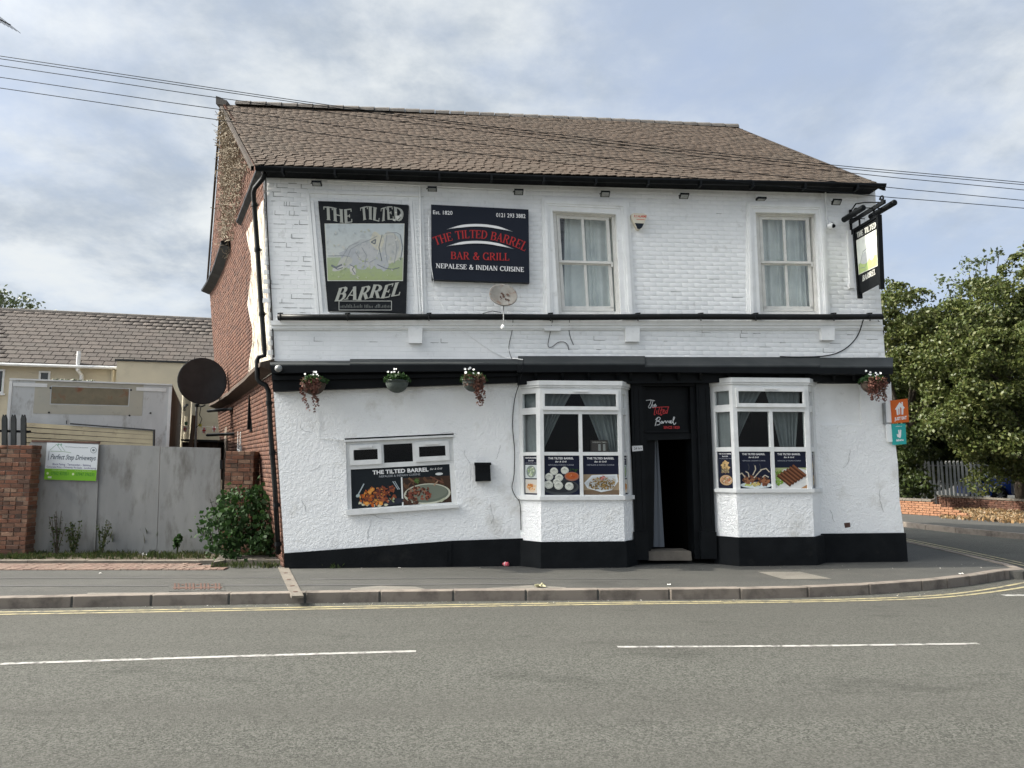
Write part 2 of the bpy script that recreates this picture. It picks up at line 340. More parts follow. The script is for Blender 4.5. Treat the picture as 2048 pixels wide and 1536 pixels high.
def fast_mesh(name, P, FF, m, parent, rnd, kind=None, org=None, **kw):
    mesh = bpy.data.meshes.new(name); k = FF.shape[1]
    mesh.vertices.add(len(P)); mesh.vertices.foreach_set('co', np.ascontiguousarray(P, dtype=np.float32).ravel())
    mesh.loops.add(FF.size); mesh.loops.foreach_set('vertex_index', FF.astype(np.int32).ravel())
    mesh.polygons.add(len(FF)); mesh.polygons.foreach_set('loop_start', np.arange(0, FF.size, k, dtype=np.int32))
    mesh.polygons.foreach_set('loop_total', np.full(len(FF), k, dtype=np.int32))
    mesh.update(calc_edges=True); mesh.materials.append(m)
    a = mesh.attributes.new('rnd', 'FLOAT', 'FACE'); a.data.foreach_set('value', np.asarray(rnd, dtype=np.float32))
    o = bpy.data.objects.new(name, mesh); link(o, org if org is not None else ORG[parent], parent)
    return props(o, kind=kind, **kw)
def pmx(c, ux, uz, n, lx, lz, ly):    # piece matrix: centre, axes, sizes; local -Y faces out along n
    x = ux.normalized(); z = uz.normalized(); y = -n.normalized()
    m = Matrix.Identity(4)
    for i in range(3): m[i][0] = x[i] * lx; m[i][1] = y[i] * ly; m[i][2] = z[i] * lz; m[i][3] = c[i]
    return m
def brick_wall(o, ux, length, h0, h1, n, bl=.225, bh=.075, j=.01, dep=.06, jit=.004, ok=None, hd=False):
    ms = []; rows = max(1, round((h1 - h0) / bh)); bh = (h1 - h0) / rows
    for r in range(rows):
        u = -(bl / 2) * (r % 2); w = bl if not hd or r % 3 else bl / 2
        while u < length - .01:
            a, b = max(u, 0), min(u + w, length); u += w
            if b - a < .03: continue
            c = o + ux * ((a + b) / 2) + ZV * (h0 + (r + .5) * bh)
            if ok and not ok(c): continue
            ms.append(pmx(c + n * random.uniform(-jit, jit) - n * dep / 2, ux, ZV + ux * random.uniform(-.01, .01), n, b - a - j, bh - j, dep))
    return ms
def inpoly(x, y, q):
    c = False
    for i in range(len(q)):
        (x1, y1), (x2, y2) = q[i], q[i - 1]
        if (y1 > y) != (y2 > y) and x < (x2 - x1) * (y - y1) / (y2 - y1) + x1: c = not c
    return c
def fill(mb, outer, holes, d, depth=.25, uzspace=False):
    """facade sheet at outward offset d with holes; hole edges get reveals"""
    loops = [[uz(F(x, y, d)) for x, y in q] for q in [outer] + holes] if not uzspace else [outer] + holes
    vs, es = [], []
    for q in loops:
        b = len(vs); vs += [Vector(p) for p in q]; es += [(b + i, b + (i + 1) % len(q)) for i in range(len(q))]
    r = delaunay_2d_cdt(vs, es, [], 0, 1e-6)
    fs = []
    for f in r[2]:
        cx = sum(r[0][i].x for i in f) / len(f); cy = sum(r[0][i].y for i in f) / len(f)
        if inpoly(cx, cy, loops[0]) and not any(inpoly(cx, cy, q) for q in loops[1:]): fs.append(list(f))
    mb.add([L3(v.x, d, v.y) for v in r[0]], fs)
    for q in loops[1:]:
        for i in range(len(q)):
            a, b = q[i], q[(i + 1) % len(q)]
            mb.add([L3(a[0], d, a[1]), L3(b[0], d, b[1]), L3(b[0], d - depth, b[1]), L3(a[0], d - depth, a[1])], [[0, 1, 2, 3]])
    for i in range(len(loops[0])):
        a, b = loops[0][i], loops[0][(i + 1) % len(loops[0])]
        mb.add([L3(a[0], d, a[1]), L3(b[0], d, b[1]), L3(b[0], d - depth, b[1]), L3(a[0], d - depth, a[1])], [[0, 1, 2, 3]])

# ------------------------------------------------------------------ lettering and flat print
def arc(cx, cy, rx, ry, a0, a1, n=9):
    return [(cx + rx * math.cos(R(a0 + (a1 - a0) * i / n)), cy + ry * math.sin(R(a0 + (a1 - a0) * i / n))) for i in range(n + 1)]
GL = {  # serif capitals: advance, strokes (width follows direction), serifs
 'T': (.82, [[(.04, .97), (.78, .97)], [(.41, 0), (.41, 1)], [(.04, 1), (.04, .78)], [(.78, 1), (.78, .78)]], [(.41, 0)]),
 'H': (.95, [[(.18, 0), (.18, 1)], [(.74, 0), (.74, 1)], [(.18, .5), (.74, .5)]], [(.18, 0), (.18, 1), (.74, 0), (.74, 1)]),
 'E': (.78, [[(.18, 0), (.18, 1)], [(.05, .97), (.66, .97)], [(.18, .5), (.5, .5)], [(.05, .03), (.68, .03)], [(.66, 1), (.66, .78)], [(.68, 0), (.68, .24)], [(.5, .62), (.5, .38)]], []),
 'I': (.42, [[(.2, 0), (.2, 1)]], [(.2, 0), (.2, 1)]),
 'L': (.75, [[(.18, 0), (.18, 1)], [(.05, .03), (.66, .03)], [(.66, 0), (.66, .26)]], [(.18, 1)]),
 'D': (.92, [[(.18, 0), (.18, 1)], [(.05, .97), (.36, .97)] + arc(.36, .5, .42, .47, 90, -90) + [(.05, .03)]], []),
 'B': (.84, [[(.18, 0), (.18, 1)], [(.05, .97), (.4, .97)] + arc(.4, .75, .25, .22, 90, -90, 7) + [(.2, .53)], [(.4, .53)] + arc(.42, .28, .29, .25, 90, -90, 7) + [(.05, .03)]], []),
 'A': (.92, [[(.1, 0), (.43, 1)], [(.40, 1), (.76, 0)], [(.2, .33), (.62, .33)]], [(.1, 0), (.76, 0)]),
 'R': (.90, [[(.18, 0), (.18, 1)], [(.05, .97), (.4, .97)] + arc(.4, .74, .26, .23, 90, -90, 7) + [(.2, .51)], [(.42, .51), (.74, .02)]], [(.18, 0), (.76, 0)]),
 'N': (.98, [[(.16, 0), (.16, 1)], [(.14, 1), (.78, 0)], [(.78, 0), (.78, 1)]], [(.16, 0), (.12, 1), (.78, 1)]),
 'P': (.80, [[(.18, 0), (.18, 1)], [(.05, .97), (.4, .97)] + arc(.4, .72, .27, .25, 90, -90, 7) + [(.2, .47)]], [(.18, 0)]),
 'S': (.70, [arc(.34, .74, .23, .23, 30, 180, 6) + arc(.34, .74, .23, .26, 180, 250, 3) + arc(.36, .26, .23, .25, 80, -90, 7) + arc(.34, .26, .25, .24, -90, -160, 4)], []),
 'U': (.92, [[(.18, 1), (.18, .3)] + arc(.45, .3, .27, .28, 180, 360, 8) + [(.74, 1)]], [(.18, 1), (.74, 1)]),
 'C': (.86, [arc(.45, .5, .36, .48, 40, 320, 14), [(.73, .98), (.73, .7)]], []),
 'G': (.92, [arc(.45, .5, .36, .48, 40, 320, 14), [(.73, .98), (.73, .7)], [(.75, .05), (.75, .42)]], [(.75, .44)]),
 '&': (.95, [[(.85, .5), (.6, .1)] + arc(.4, .25, .28, .24, -40, -220, 8) + [(.5, .7)] + arc(.42, .82, .14, .15, -20, 200, 7) + [(.82, 0)]], []),
 '0': (.62, [arc(.3, .5, .22, .46, 90, 450, 14)], []), '1': (.5, [[(.25, 0), (.25, 1)], [(.08, .85), (.25, .97)]], [(.25, 0)]),
 '2': (.62, [arc(.3, .7, .2, .26, 160, -20, 8) + [(.06, .03), (.52, .03)]], []), '3': (.62, [arc(.28, .74, .2, .22, 150, -80, 7), arc(.28, .27, .22, .25, 80, -150, 8)], []),
 '8': (.62, [arc(.3, .74, .18, .22, 90, 450, 12), arc(.3, .27, .21, .25, 90, 450, 12)], []), '9': (.62, [arc(.3, .68, .2, .28, 0, 360, 12), [(.5, .68), (.42, .2), (.15, .03)]], []),
}
def glyph_polys(ch, thick=.17, thin=.065, serif=.13):
    adv, st, sf = GL[ch]; P = []
    for s in st:
        for (x0, y0), (x1, y1) in zip(s, s[1:]):
            dx, dy = x1 - x0, y1 - y0; ln = math.hypot(dx, dy) or 1
            w = thin + (thick - thin) * (abs(dy) / ln) ** 1.5
            if len(s) == 2 and ln < .3: w = thin
            if ch in 'AN' and ((ch == 'A' and dx > 0 and dy > 0) or (ch == 'N' and dx == 0)): w = thin * 1.1
            nx, ny = -dy / ln * w / 2, dx / ln * w / 2; ex, ey = dx / ln * w * .12, dy / ln * w * .12
            if len(s) == 2: ex = ey = 0
            P.append([(x0 + nx - ex, y0 + ny - ey), (x0 - nx - ex, y0 - ny - ey), (x1 - nx + ex, y1 - ny + ey), (x1 + nx + ex, y1 + ny + ey)])
    for x, y in sf:
        y = .025 if y < .5 else .975
        P.append([(x - serif - .04, y - .025), (x + serif + .04, y - .025), (x + serif + .04, y + .025), (x - serif - .04, y + .025)])
    return adv, P
TXT = {}
def font_polys(s, bold=0.0, shear=0.0):
    k = (s, bold, shear)
    if k in TXT: return TXT[k]
    cu = bpy.data.curves.new('lettering', 'FONT'); cu.body = s; cu.offset = bold; cu.shear = shear; cu.resolution_u = 2; cu.size = 1
    o = bpy.data.objects.new('lettering', cu); COL.objects.link(o); bpy.context.view_layer.update()
    dg = bpy.context.evaluated_depsgraph_get(); me = bpy.data.meshes.new_from_object(o.evaluated_get(dg))
    V = [(v.co.x, v.co.y) for v in me.vertices]; Fc = [list(p.vertices) for p in me.polygons]
    bpy.data.objects.remove(o); bpy.data.curves.remove(cu); bpy.data.meshes.remove(me)
    x0 = min(v[0] for v in V); x1 = max(v[0] for v in V)
    TXT[k] = ([(x - x0, y) for x, y in V], Fc, x1 - x0); return TXT[k]
class Card:
    """flat print on a board: card coordinates x 0..A, y 0..1 (up)"""
    def __init__(s, quad=None, d=0.0, pf=None, A=None, fn=None):
        s.mb = MB(); s.k = 0
        if fn: s.fn, s.A = fn, A
        else:
            (tl, tr, br, bl) = quad; pf = pf or (lambda x, y, o: F(x, y, d + o))
            s.A = A or (math.dist(tl, tr) + math.dist(bl, br)) / (math.dist(tl, bl) + math.dist(tr, br))
            def fn_(x, y, o):
                t = x / s.A; a = (lerp(bl[0], br[0], t), lerp(bl[1], br[1], t)); b = (lerp(tl[0], tr[0], t), lerp(tl[1], tr[1], t))
                return pf(lerp(a[0], b[0], y), lerp(a[1], b[1], y), o)
            s.fn = fn_
    def px(s, quad_tl_x, y0, sx, sy): pass
    def p(s, pts, col):
        s.k += 1; o = .0008 + s.k * .00006; s.mb.poly([s.fn(x, y, o) for x, y in pts], col)
    def rect(s, x0, y0, x1, y1, col): s.p([(x0, y0), (x1, y0), (x1, y1), (x0, y1)], col)
    def bg(s, col): s.rect(0, 0, s.A, 1, col)
    def disc(s, x, y, rx, ry, col, n=12, wob=0.0, rot=0):
        pts = []
        for i in range(n):
            a = 2 * math.pi * i / n; q = 1 + random.uniform(-wob, wob); cx, cy = rx * q * math.cos(a), ry * q * math.sin(a)
            pts.append((x + cx * math.cos(rot) - cy * math.sin(rot), y + cx * math.sin(rot) + cy * math.cos(rot)))
        s.p([(min(max(a, 0), s.A), min(max(b, 0), 1)) for a, b in pts], col)
    def line(s, pts, w, col):
        for (x0, y0), (x1, y1) in zip(pts, pts[1:]):
            l = math.hypot(x1 - x0, y1 - y0) or 1; nx, ny = -(y1 - y0) / l * w / 2, (x1 - x0) / l * w / 2
            s.p([(x0 + nx, y0 + ny), (x0 - nx, y0 - ny), (x1 - nx, y1 - ny), (x1 + nx, y1 + ny)], col)
    def serif(s, t, x0, y0, x1, h, col, warp=None, shear=0.0, **kw):
        tot = sum(.45 if c == ' ' else GL[c][0] for c in t); k = (x1 - x0) / tot; x = 0
        for c in t:
            if c == ' ': x += .45; continue
            adv, P = glyph_polys(c, **kw)
            for q in P:
                pts = []
                for a, b in q:
                    X, Y = x0 + (x + a + shear * b) * k, y0 + b * h
                    if warp: X, Y = warp(X, Y)
                    pts.append((X, Y))
                s.p(pts, col)
            x += adv
    def text(s, t, x0, y0, x1, h, col, bold=0.0, shear=0.0, warp=None):
        V, Fc, w = font_polys(t, bold, shear); k = (x1 - x0) / w; s.k += 1; o = .0008 + s.k * .00006
        pts = [(x0 + x * k, y0 + y * h / .72) for x, y in V]
        if warp: pts = [warp(*q) for q in pts]
        s.mb.add([s.fn(x, y, o) for x, y in pts], Fc, col)
    def build(s, name, parent, m=None, **kw): return s.mb.build(name, m or M_print, parent, **kw)

def leaves(name, C, size, m, parent, up=.4, kind=None, asp=1.7, jit=.35):
    """C: n x 3 leaf centres; bent rhombus leaves"""
    n = len(C); a = RNG.normal(size=(n, 3)); a[:, 2] -= up; a /= np.linalg.norm(a, axis=1)[:, None]
    b = np.cross(a, RNG.normal(size=(n, 3))); b /= np.linalg.norm(b, axis=1)[:, None]
    s = (size * (1 + RNG.uniform(-jit, jit, n)))[:, None]
    P = np.stack([C - a * s * asp / 2, C + b * s / 2 , C + a * s * asp / 2, C - b * s / 2], 1).reshape(-1, 3)
    o = np.array(ORG[parent]); FF = np.arange(4 * n).reshape(-1, 4)
    return fast_mesh(name, P - o, FF, m, parent, RNG.random(n), kind=kind)
def cloud(blobs, per, rng=RNG, spread=.16, perclump=26, shell=.55, lobe=None):
    """leaf centres in clumps near the surface of ellipsoids (centre, radii); lobe: clumps are domed shells of leaves"""
    out = []
    for c, r in blobs:
        r = np.array(r, float); nc = max(3, int(per * (r[0] * r[1] * r[2]) ** (2 / 3)))
        d = rng.normal(size=(nc, 3)); d /= np.linalg.norm(d, axis=1)[:, None]
        rad = shell + (1.0 - shell) * rng.random(nc) ** .6
        cc = np.array(c) + d * r * rad[:, None]
        if lobe:
            rc = lobe * (.55 + .9 * rng.random(nc)); q = rng.normal(size=(nc, perclump, 3)); q += d[:, None, :] * .8 + np.array([0, 0, .5]); q /= np.linalg.norm(q, axis=2)[:, :, None]
            k = .62 + .42 * rng.random((nc, perclump, 1)) ** .5; k += (rng.random((nc, perclump, 1)) < .10) * .22
            out.append((cc[:, None] + q * rc[:, None, None] * k * np.array([1.15, 1.15, .8])).reshape(-1, 3)); continue
        sd = spread * (.6 + rng.random(nc))
        out.append((cc[:, None] + rng.normal(size=(nc, perclump, 3)) * sd[:, None, None] * np.array([1, 1, .7])).reshape(-1, 3))
    return np.concatenate(out)
# ------------------------------------------------------------------ ground
def sheet(name, pts, z, m, kind='structure', parent=None, th=0.0, **kw):
    mb = MB(); q = [Vector((p[0], p[1], z)) for p in pts]
    if th: mb.prism(q, (0, 0, -th))
    else: mb.poly(q)
    return mb.build(name, m, parent, kind=None if parent else kind, org=Vector((q[0].x, q[0].y, z)) if parent is None else ORG[parent], **kw)
g = lambda x, y, z=0.0: tuple(GZ(x, y, z))[:2]
sheet('ground', [(-400, -200), (400, -200), (400, 700), (-400, 700)], -.16, M_soil)
sheet('road', [(-120, -60), (120, -60), (120, 140), (-120, 140)], -.12, M_asph)
def smooth(pts, n=6):
    out = []
    for i in range(len(pts) - 1):
        p0, p1, p2, p3 = pts[max(i - 1, 0)], pts[i], pts[i + 1], pts[min(i + 2, len(pts) - 1)]
        for k in range(n):
            t = k / n
            out.append(tuple(.5 * (2 * b + (c - a) * t + (2 * a - 5 * b + 4 * c - d) * t * t + (3 * b - a - 3 * c + d) * t ** 3) for a, b, c, d in zip(p0, p1, p2, p3)))
    return out + [tuple(pts[-1])]
front = [(-40, 7.1), (-20, 7.75)] + [g(x, y) for x, y in ((-300, 1202), (0, 1197), (400, 1190), (800, 1184), (1200, 1181), (1500, 1178), (1700, 1172), (1850, 1162), (1950, 1151), (2005, 1142))]
kline = smooth(front + [(7.66, 10.85), (7.86, 11.35), (7.95, 12.0), (8.02, 12.9), (8.15, 15), (8.2, 20), (8.2, 30), (8.3, 60)], 5)
pav = kline + [(8.3, 90), (-60, 90), (-60, 7.1)]
pv = sheet('pavement', pav, 0.0, M_asph2, th=.14)
far = smooth([(8.9, 60), (9.4, 40), (10.1, 26), (10.6, 21.5), (10.95, 18.8), (11.75, 16.4), (12.9, 13.9), (14.6, 12.0), (18, 10.8), (30, 10.2), (80, 10.4)], 5)
sheet('far_pavement', far[::-1] + [(8.9, 100), (80, 100)], 0.0, M_asph2, th=.14)
# kerb stones, one by one along the line
def kerb(name, line, ln, side, y0, y1):
    root = props(link(bpy.data.objects.new(name, None), (line[0][0], line[0][1], -.12)), kind='structure')
    P = [Vector((*q, 0)) for q in line]; seg = [(P[i + 1] - P[i]).length for i in range(len(P) - 1)]; tot = sum(seg)
    def at(s):
        i = 0
        while i < len(seg) - 1 and s > seg[i]: s -= seg[i]; i += 1
        return P[i] + (P[i + 1] - P[i]) * (s / seg[i])
    s = 0; ms = []
    while s < tot - ln:
        l_ = ln if s < y0 or s > y1 else ln * .55
        a, b = at(s), at(s + l_); s += l_
        d = b - a
        if d.length < .05: continue
        n = Vector((d.y, -d.x, 0)).normalized() * side
        c = (a + b) / 2 + n * (.02 if s > y0 - 3 and s < y1 + 2 else .006) + ZV * (-.062 + random.uniform(-.003, .003)) - n * .0625
        ms.append(pmx(c, d, ZV, n, d.length - .006, .150, .125))
    lay([(root, ms)], 'kerb_stone', 'kerb_run', M_kerb, bev=.05)
L0 = sum(math.dist(kline[i], kline[i + 1]) for i in range(len(kline) - 1) if kline[i][0] < 5.2)
kerb('kerb', kline, .915, 1, L0, L0 + 4.5)
kerb('far_kerb', far, .915, -1, 1e9, 1e9)
# painted lines
def ribbon(name, pts, w, z, m, n=6, **kw):
    q = [Vector((*p, z)) for p in (smooth(pts, n) if len(pts) > 2 else pts)]; mb = MB(); vs = []
    for i, p in enumerate(q):
        t = (q[min(i + 1, len(q) - 1)] - q[max(i - 1, 0)]).normalized(); s = Vector((-t.y, t.x, 0)) * w / 2
        vs += [p + s, p - s]
    mb.add(vs, [[2 * i, 2 * i + 1, 2 * i + 3, 2 * i + 2] for i in range(len(q) - 1)])
    return mb.build(name, m, kind='structure', **kw)
rz = -.116
yl = [(-300, 1229), (0, 1224), (400, 1218), (800, 1211), (1200, 1205), (1500, 1202), (1700, 1198), (1850, 1192), (1950, 1182), (2048, 1165), (2170, 1138)]
for dy in (0, 1):
    e = (5, 4.6, 4, 4, 3.6, 3.2, 3.6, 4.5, 6, 9, 12)
    ribbon('yellow_line', [g(x, y + dy * k, rz) for (x, y), k in zip(yl, e)], .055, rz, M_yline)
for o_ in (.62, .80):
    ribbon('yellow_line', [(8.0 + o_, 11.2), (8.06 + o_, 12.5), (8.2 + o_, 15), (8.26 + o_, 20), (8.3 + o_, 40)], .06, rz, M_yline)
cl_ = lambda pts: [g(x, y, rz) for x, y in pts]
ribbon('centre_line', cl_([(-420, 1341), (0, 1327.5), (415, 1314), (832, 1302)]), .062, rz, M_wline)
ribbon('centre_line', cl_([(1235, 1293.5), (1600, 1291.5), (1957, 1287)]), .055, rz, M_wline)
ribbon('junction_line', cl_([(2006, 1190.5), (2200, 1189)]), .10, rz, M_wline)
# pavement details
sheet('worn_patch', [g(x, y) for x, y in ((1515, 1144), (1600, 1144), (1664, 1158), (1567, 1159))], .004, M_asph3)
sheet('worn_strip', [g(x, y) for x, y in ((700, 1183), (702, 1177), (760, 1172), (830, 1174), (862, 1181))], .004, M_asph3)
sheet('worn_strip', [g(x, y) for x, y in ((930, 1181), (985, 1176), (1060, 1171), (1130, 1175), (1142, 1180))], .004, M_asph3)
sheet('worn_strip', [g(x, y) for x, y in ((170, 1193), (176, 1186), (420, 1185), (444, 1189))], .004, M_asph3)
for q in (((-50, 1173), (-50, 1170), (300, 1170.5), (560, 1169), (800, 1168), (1100, 1166), (1100, 1168), (800, 1171), (560, 1172), (300, 1173)),
          ((620, 1158), (900, 1156), (1300, 1158), (1300, 1159.4), (900, 1157.5), (620, 1160)), ((0, 1156), (560, 1154.5), (560, 1156), (0, 1157.5))):
    sheet('tarmac_joint', [g(x, y) for x, y in q], .004, M_asph4)
ch = thing('drain_channel', GZ(583, 1165), 'concrete drain channel crossing the pavement from the pub corner to the kerb', 'drain channel')
mb = MB(); mb.prism([Vector((*g(x, y), .012)) for x, y in ((556, 1136), (577, 1136), (607, 1193), (583, 1194))], (0, 0, -.03)); mb.build('slab', M_conc, ch)
mb = MB()
for t in (.18, .42, .66, .88):
    c = Vector((*g(lerp(566, 594, t), lerp(1138, 1192, t)), .012)); mb.lathe(c, ZV, [(.03, 0), (.03, .004), (.0, .004)], 10)
mb.build('bolt', M_rusty, ch)
cv = thing('service_cover', GZ(394, 1173), 'rusty ribbed service cover set in the pavement left of the drain channel', 'service cover')
mb = MB(); mb.prism([Vector((*g(x, y), .006)) for x, y in ((336, 1166), (444, 1165), (450, 1182), (338, 1183))], (0, 0, -.02)); mb.build('tray', M_asph2, cv)
mb = MB()
for i in range(13):
    x = 348 + i * 7.4
    if i % 4 == 2: pts = ((x, 1170), (x + 5, 1170), (x + 5, 1172), (x, 1172))
    else: pts = ((x, 1168), (x + 3.4, 1168), (x + 4, 1180), (x + .4, 1180))
    mb.prism([Vector((*g(a, b), .012)) for a, b in pts], (0, 0, -.01))
mb.prism([Vector((*g(a, b), .010)) for a, b in ((346, 1176), (444, 1175), (444, 1177), (346, 1178.4))], (0, 0, -.01))
mb.build('rib', M_rusty, cv)
# block paving in front of the yard gate
bp = props(link(bpy.data.objects.new('block_paving', None), GZ(200, 1135)), kind='structure')
ms = []
Y0 = GZ(200, 1141).y
for i in range(60):
    for j in range(3):
        x = -9.6 + i * .104 + j * .02; y = Y0 + .02 + j * .21
        if x > -4.0 - .32 * (j + 1): continue
        ms.append(pmx(Vector((x, y + .1 + random.uniform(-.004, .004), -.02 + random.uniform(-.003, .004))), Vector((1, 0, 0)), Vector((0, 1, 0)), ZV, .096, .2, .08))
lay([(bp, ms)], 'paver', 'pavers', M_paver)
mb = MB()
for i in range(8): mb.box((-10.5 + i * .92, Y0 + .66, -.05), (-9.59 + i * .92, Y0 + .80, .055 + random.uniform(-.004, .004)))
mb.build('edging_kerb', M_conc, kind='structure')
ek = props(link(bpy.data.objects.new('corner_kerb', None), GZ(500, 1130)), kind='structure')
for i, (x0, x1) in enumerate(((436, 450), (451, 505), (506, 566))):
    mb = MB(); y0_, y1_ = ((1136, 1121), (1131, 1120), (1131, 1120))[i]
    q = [(x0 - (10 if i == 0 else 0), 1136 if i == 0 else 1131), (x1, 1131), (x1, 1121), (x0 + (4 if i == 0 else 0), 1119 if i == 0 else 1121)]
    mb.prism([Vector((*g(x, y), .085)) for x, y in q], (0, 0, -.12)); mb.build('kerb_stone', M_conc, ek)
sheet('soil_bed', [(-10.5, Y0 + .8), (-3.2, Y0 + .72), (-3.7, 12.9), (-10.5, 12.9)], .012, M_soil)
sheet('yard', [(-30, 12.9), (-5.4, 12.9), (-8.4, 19), (-8.5, 50), (-30, 50)], .010, M_soil)

# ------------------------------------------------------------------ the pub
PUB = thing('pub_building', F(1150, 1130, 0), 'two-storey white painted pub leaning to one side, black shopfront and brown tiled roof', 'pub')
ORG[PUB].z = 0; PUB.location.z = 0
FW = link(bpy.data.objects.new('front_wall', None), F(1150, 1130, 0), PUB)
GW = link(bpy.data.objects.new('gable_wall', None), F(545, 900, 0), PUB)
S1 = [(1105, 421), (1232, 428), (1243, 630), (1118, 630)]; S2 = [(1511, 424), (1631, 427), (1642, 630), (1521, 630)]
UP = [(525, 336), (1750, 374), (1762, 600), (1771, 726), (541, 726)]
mb = MB(); fill(mb, UP, [S1, S2], -.004, .26); mb.build('masonry', M_joint, FW)
# painted bricks of the upper storey
keep = [[(1082, 392), (1258, 399), (1272, 640), (1086, 640)], [(1492, 401), (1650, 404), (1664, 640), (1495, 640)], [(520, 640), (1780, 640), (1780, 659), (520, 659)],
        [(817, 655), (846, 655), (846, 690), (817, 690)], [(1250, 655), (1281, 655), (1281, 688), (1250, 688)], [(1640, 655), (1672, 655), (1672, 684), (1640, 684)]]
UPin = [(527, 338), (1748, 374), (1760, 600), (1769, 724), (543, 724)]
def okb(c):
    x, y = proj(c); return inpoly(x, y, UPin) and not any(inpoly(x, y, q) for q in keep)
z0 = F(1150, 726).z; z1 = F(1150, 340).z
a = F(520, 726); a.z = 0; b = F(1790, 726); b.z = 0
front_bricks = brick_wall(a, UV, (b - a).length, z0, z1, NV, .218, .077, .0045, .015, .0006, okb)
# extra-open joints where the paint has cracked at the left pilaster
lw = [(547, 779), (1036, 764), (1044, 768), (1044, 1082), (905, 1086), (569, 1112)]
CW = [(691, 880), (905, 870), (914, 1014), (695, 1029)]
mb = MB(); fill(mb, lw, [CW], .02, .25); mb.build('rendered_wall', M_stucco, FW)
rw = [(1618, 764), (1782, 764), (1788, 860), (1796, 930), (1799, 1000), (1809, 1070), (1628, 1074)]
mb = MB(); fill(mb, rw, [[(1638, 768), (1720, 768), (1722, 848), (1640, 850)]], .02, .25)
mb.build('rendered_wall', M_stucco, FW)
mb = MB(); mb.fq([(1632, 762), (1726, 762), (1726, 854), (1634, 856)], -.01, -.2); mb.build('blocked_window', M_trim, FW)
mb = MB(); mb.fq([(1688, 1046), (1700, 1045), (1701, 1054), (1690, 1056)], .021, .0); mb.build('bare_patch', M_rusty, FW)
# plinth
mb = MB()
mb.prism([F(568, 1107, .07), F(905, 1082, .07), F(1046, 1077, .07), F(1046, 1140, .07), F(569, 1142, .07)], -NV * .3)
mb.build('plinth', M_blackw, FW); mb = MB()
mb.prism([F(1624, 1068, .07), F(1812, 1066, .07), F(1816, 1124, .07), F(1624, 1126, .07)], -NV * .3)
mb.build('plinth', M_blackw, FW)
mb = MB(); mb.fq([(890, 1086), (903, 1084), (902, 1130), (890, 1132)], .085, .05); mb.fq([(893, 1100), (895, 1100), (894, 1124), (892, 1124)], .1, .05); mb.build('cable_duct', M_blackw, FW)
# string course, keystones, strips, window surrounds
mb = MB()
mb.fq([(541, 641), (1764, 641), (1766, 650), (542, 650)], .07, 0); mb.fq([(541, 650.5), (1766, 650.5), (1767, 657), (542, 657)], .045, 0); mb.fq([(541, 657.5), (1766, 657.5), (1767, 660), (542, 660)], .025, 0)
mb.build('string_course', M_trim, FW)
for q in ([(816, 655), (845, 655), (844, 686), (818, 686)], [(1251, 655), (1280, 655), (1279, 683), (1252, 683)], [(1642, 655), (1670, 655), (1669, 680), (1644, 680)], [(1088, 655), (1122, 655), (1121, 661), (1090, 661)]):
    mb = MB(); mb.fq(q, .085, 0); mb.build('keystone', M_trim, FW)
mb = MB()
for q in ([(612, 383), (618, 383), (640, 640), (634, 640)], [(621, 400), (627, 400), (646, 626), (640, 626)], [(818, 400), (824, 400), (838, 640), (832, 640)], [(826, 402), (829, 402), (842, 640), (839, 640)],
          [(838, 395), (846, 395), (854, 640), (846, 640)], [(640, 625), (830, 630), (830, 636), (640, 636)], [(614, 380), (846, 388), (846, 393), (614, 386)], [(1493, 403), (1496, 403), (1497, 630), (1494, 630)]):
    mb = MB(); mb.fq(q, .022, 0); mb.build('pilaster_strip', M_trim, FW)
def surround(o, i, nm):
    """moulded frame between outer and inner photo quads (tl,tr,br,bl), open at the foot"""
    mb = MB()
    for t0, t1, d in ((0, .2, .03), (.2, .45, .055), (.45, .62, .04), (.62, 1.0, .025)):
        A = [tuple(lerp(Vector(p), Vector(q), t0)) for p, q in zip(o, i)]; B = [tuple(lerp(Vector(p), Vector(q), t1)) for p, q in zip(o, i)]
        A[2] = (A[2][0], 640); A[3] = (A[3][0], 640); B[2] = (B[2][0], 640); B[3] = (B[3][0], 640)
        mb.fq([A[0], A[1], B[1], B[0]], d, -.005); mb.fq([A[0], B[0], B[3], A[3]], d + .0005, -.005); mb.fq([B[1], A[1], A[2], B[2]], d + .0005, -.005)
    mb.build(nm, M_trim, FW)
surround([(1084, 394), (1258, 400), (1272, 640), (1088, 640)], S1, 'window_surround')
surround([(1494, 403), (1649, 405), (1661, 640), (1497, 640)], S2, 'window_surround')
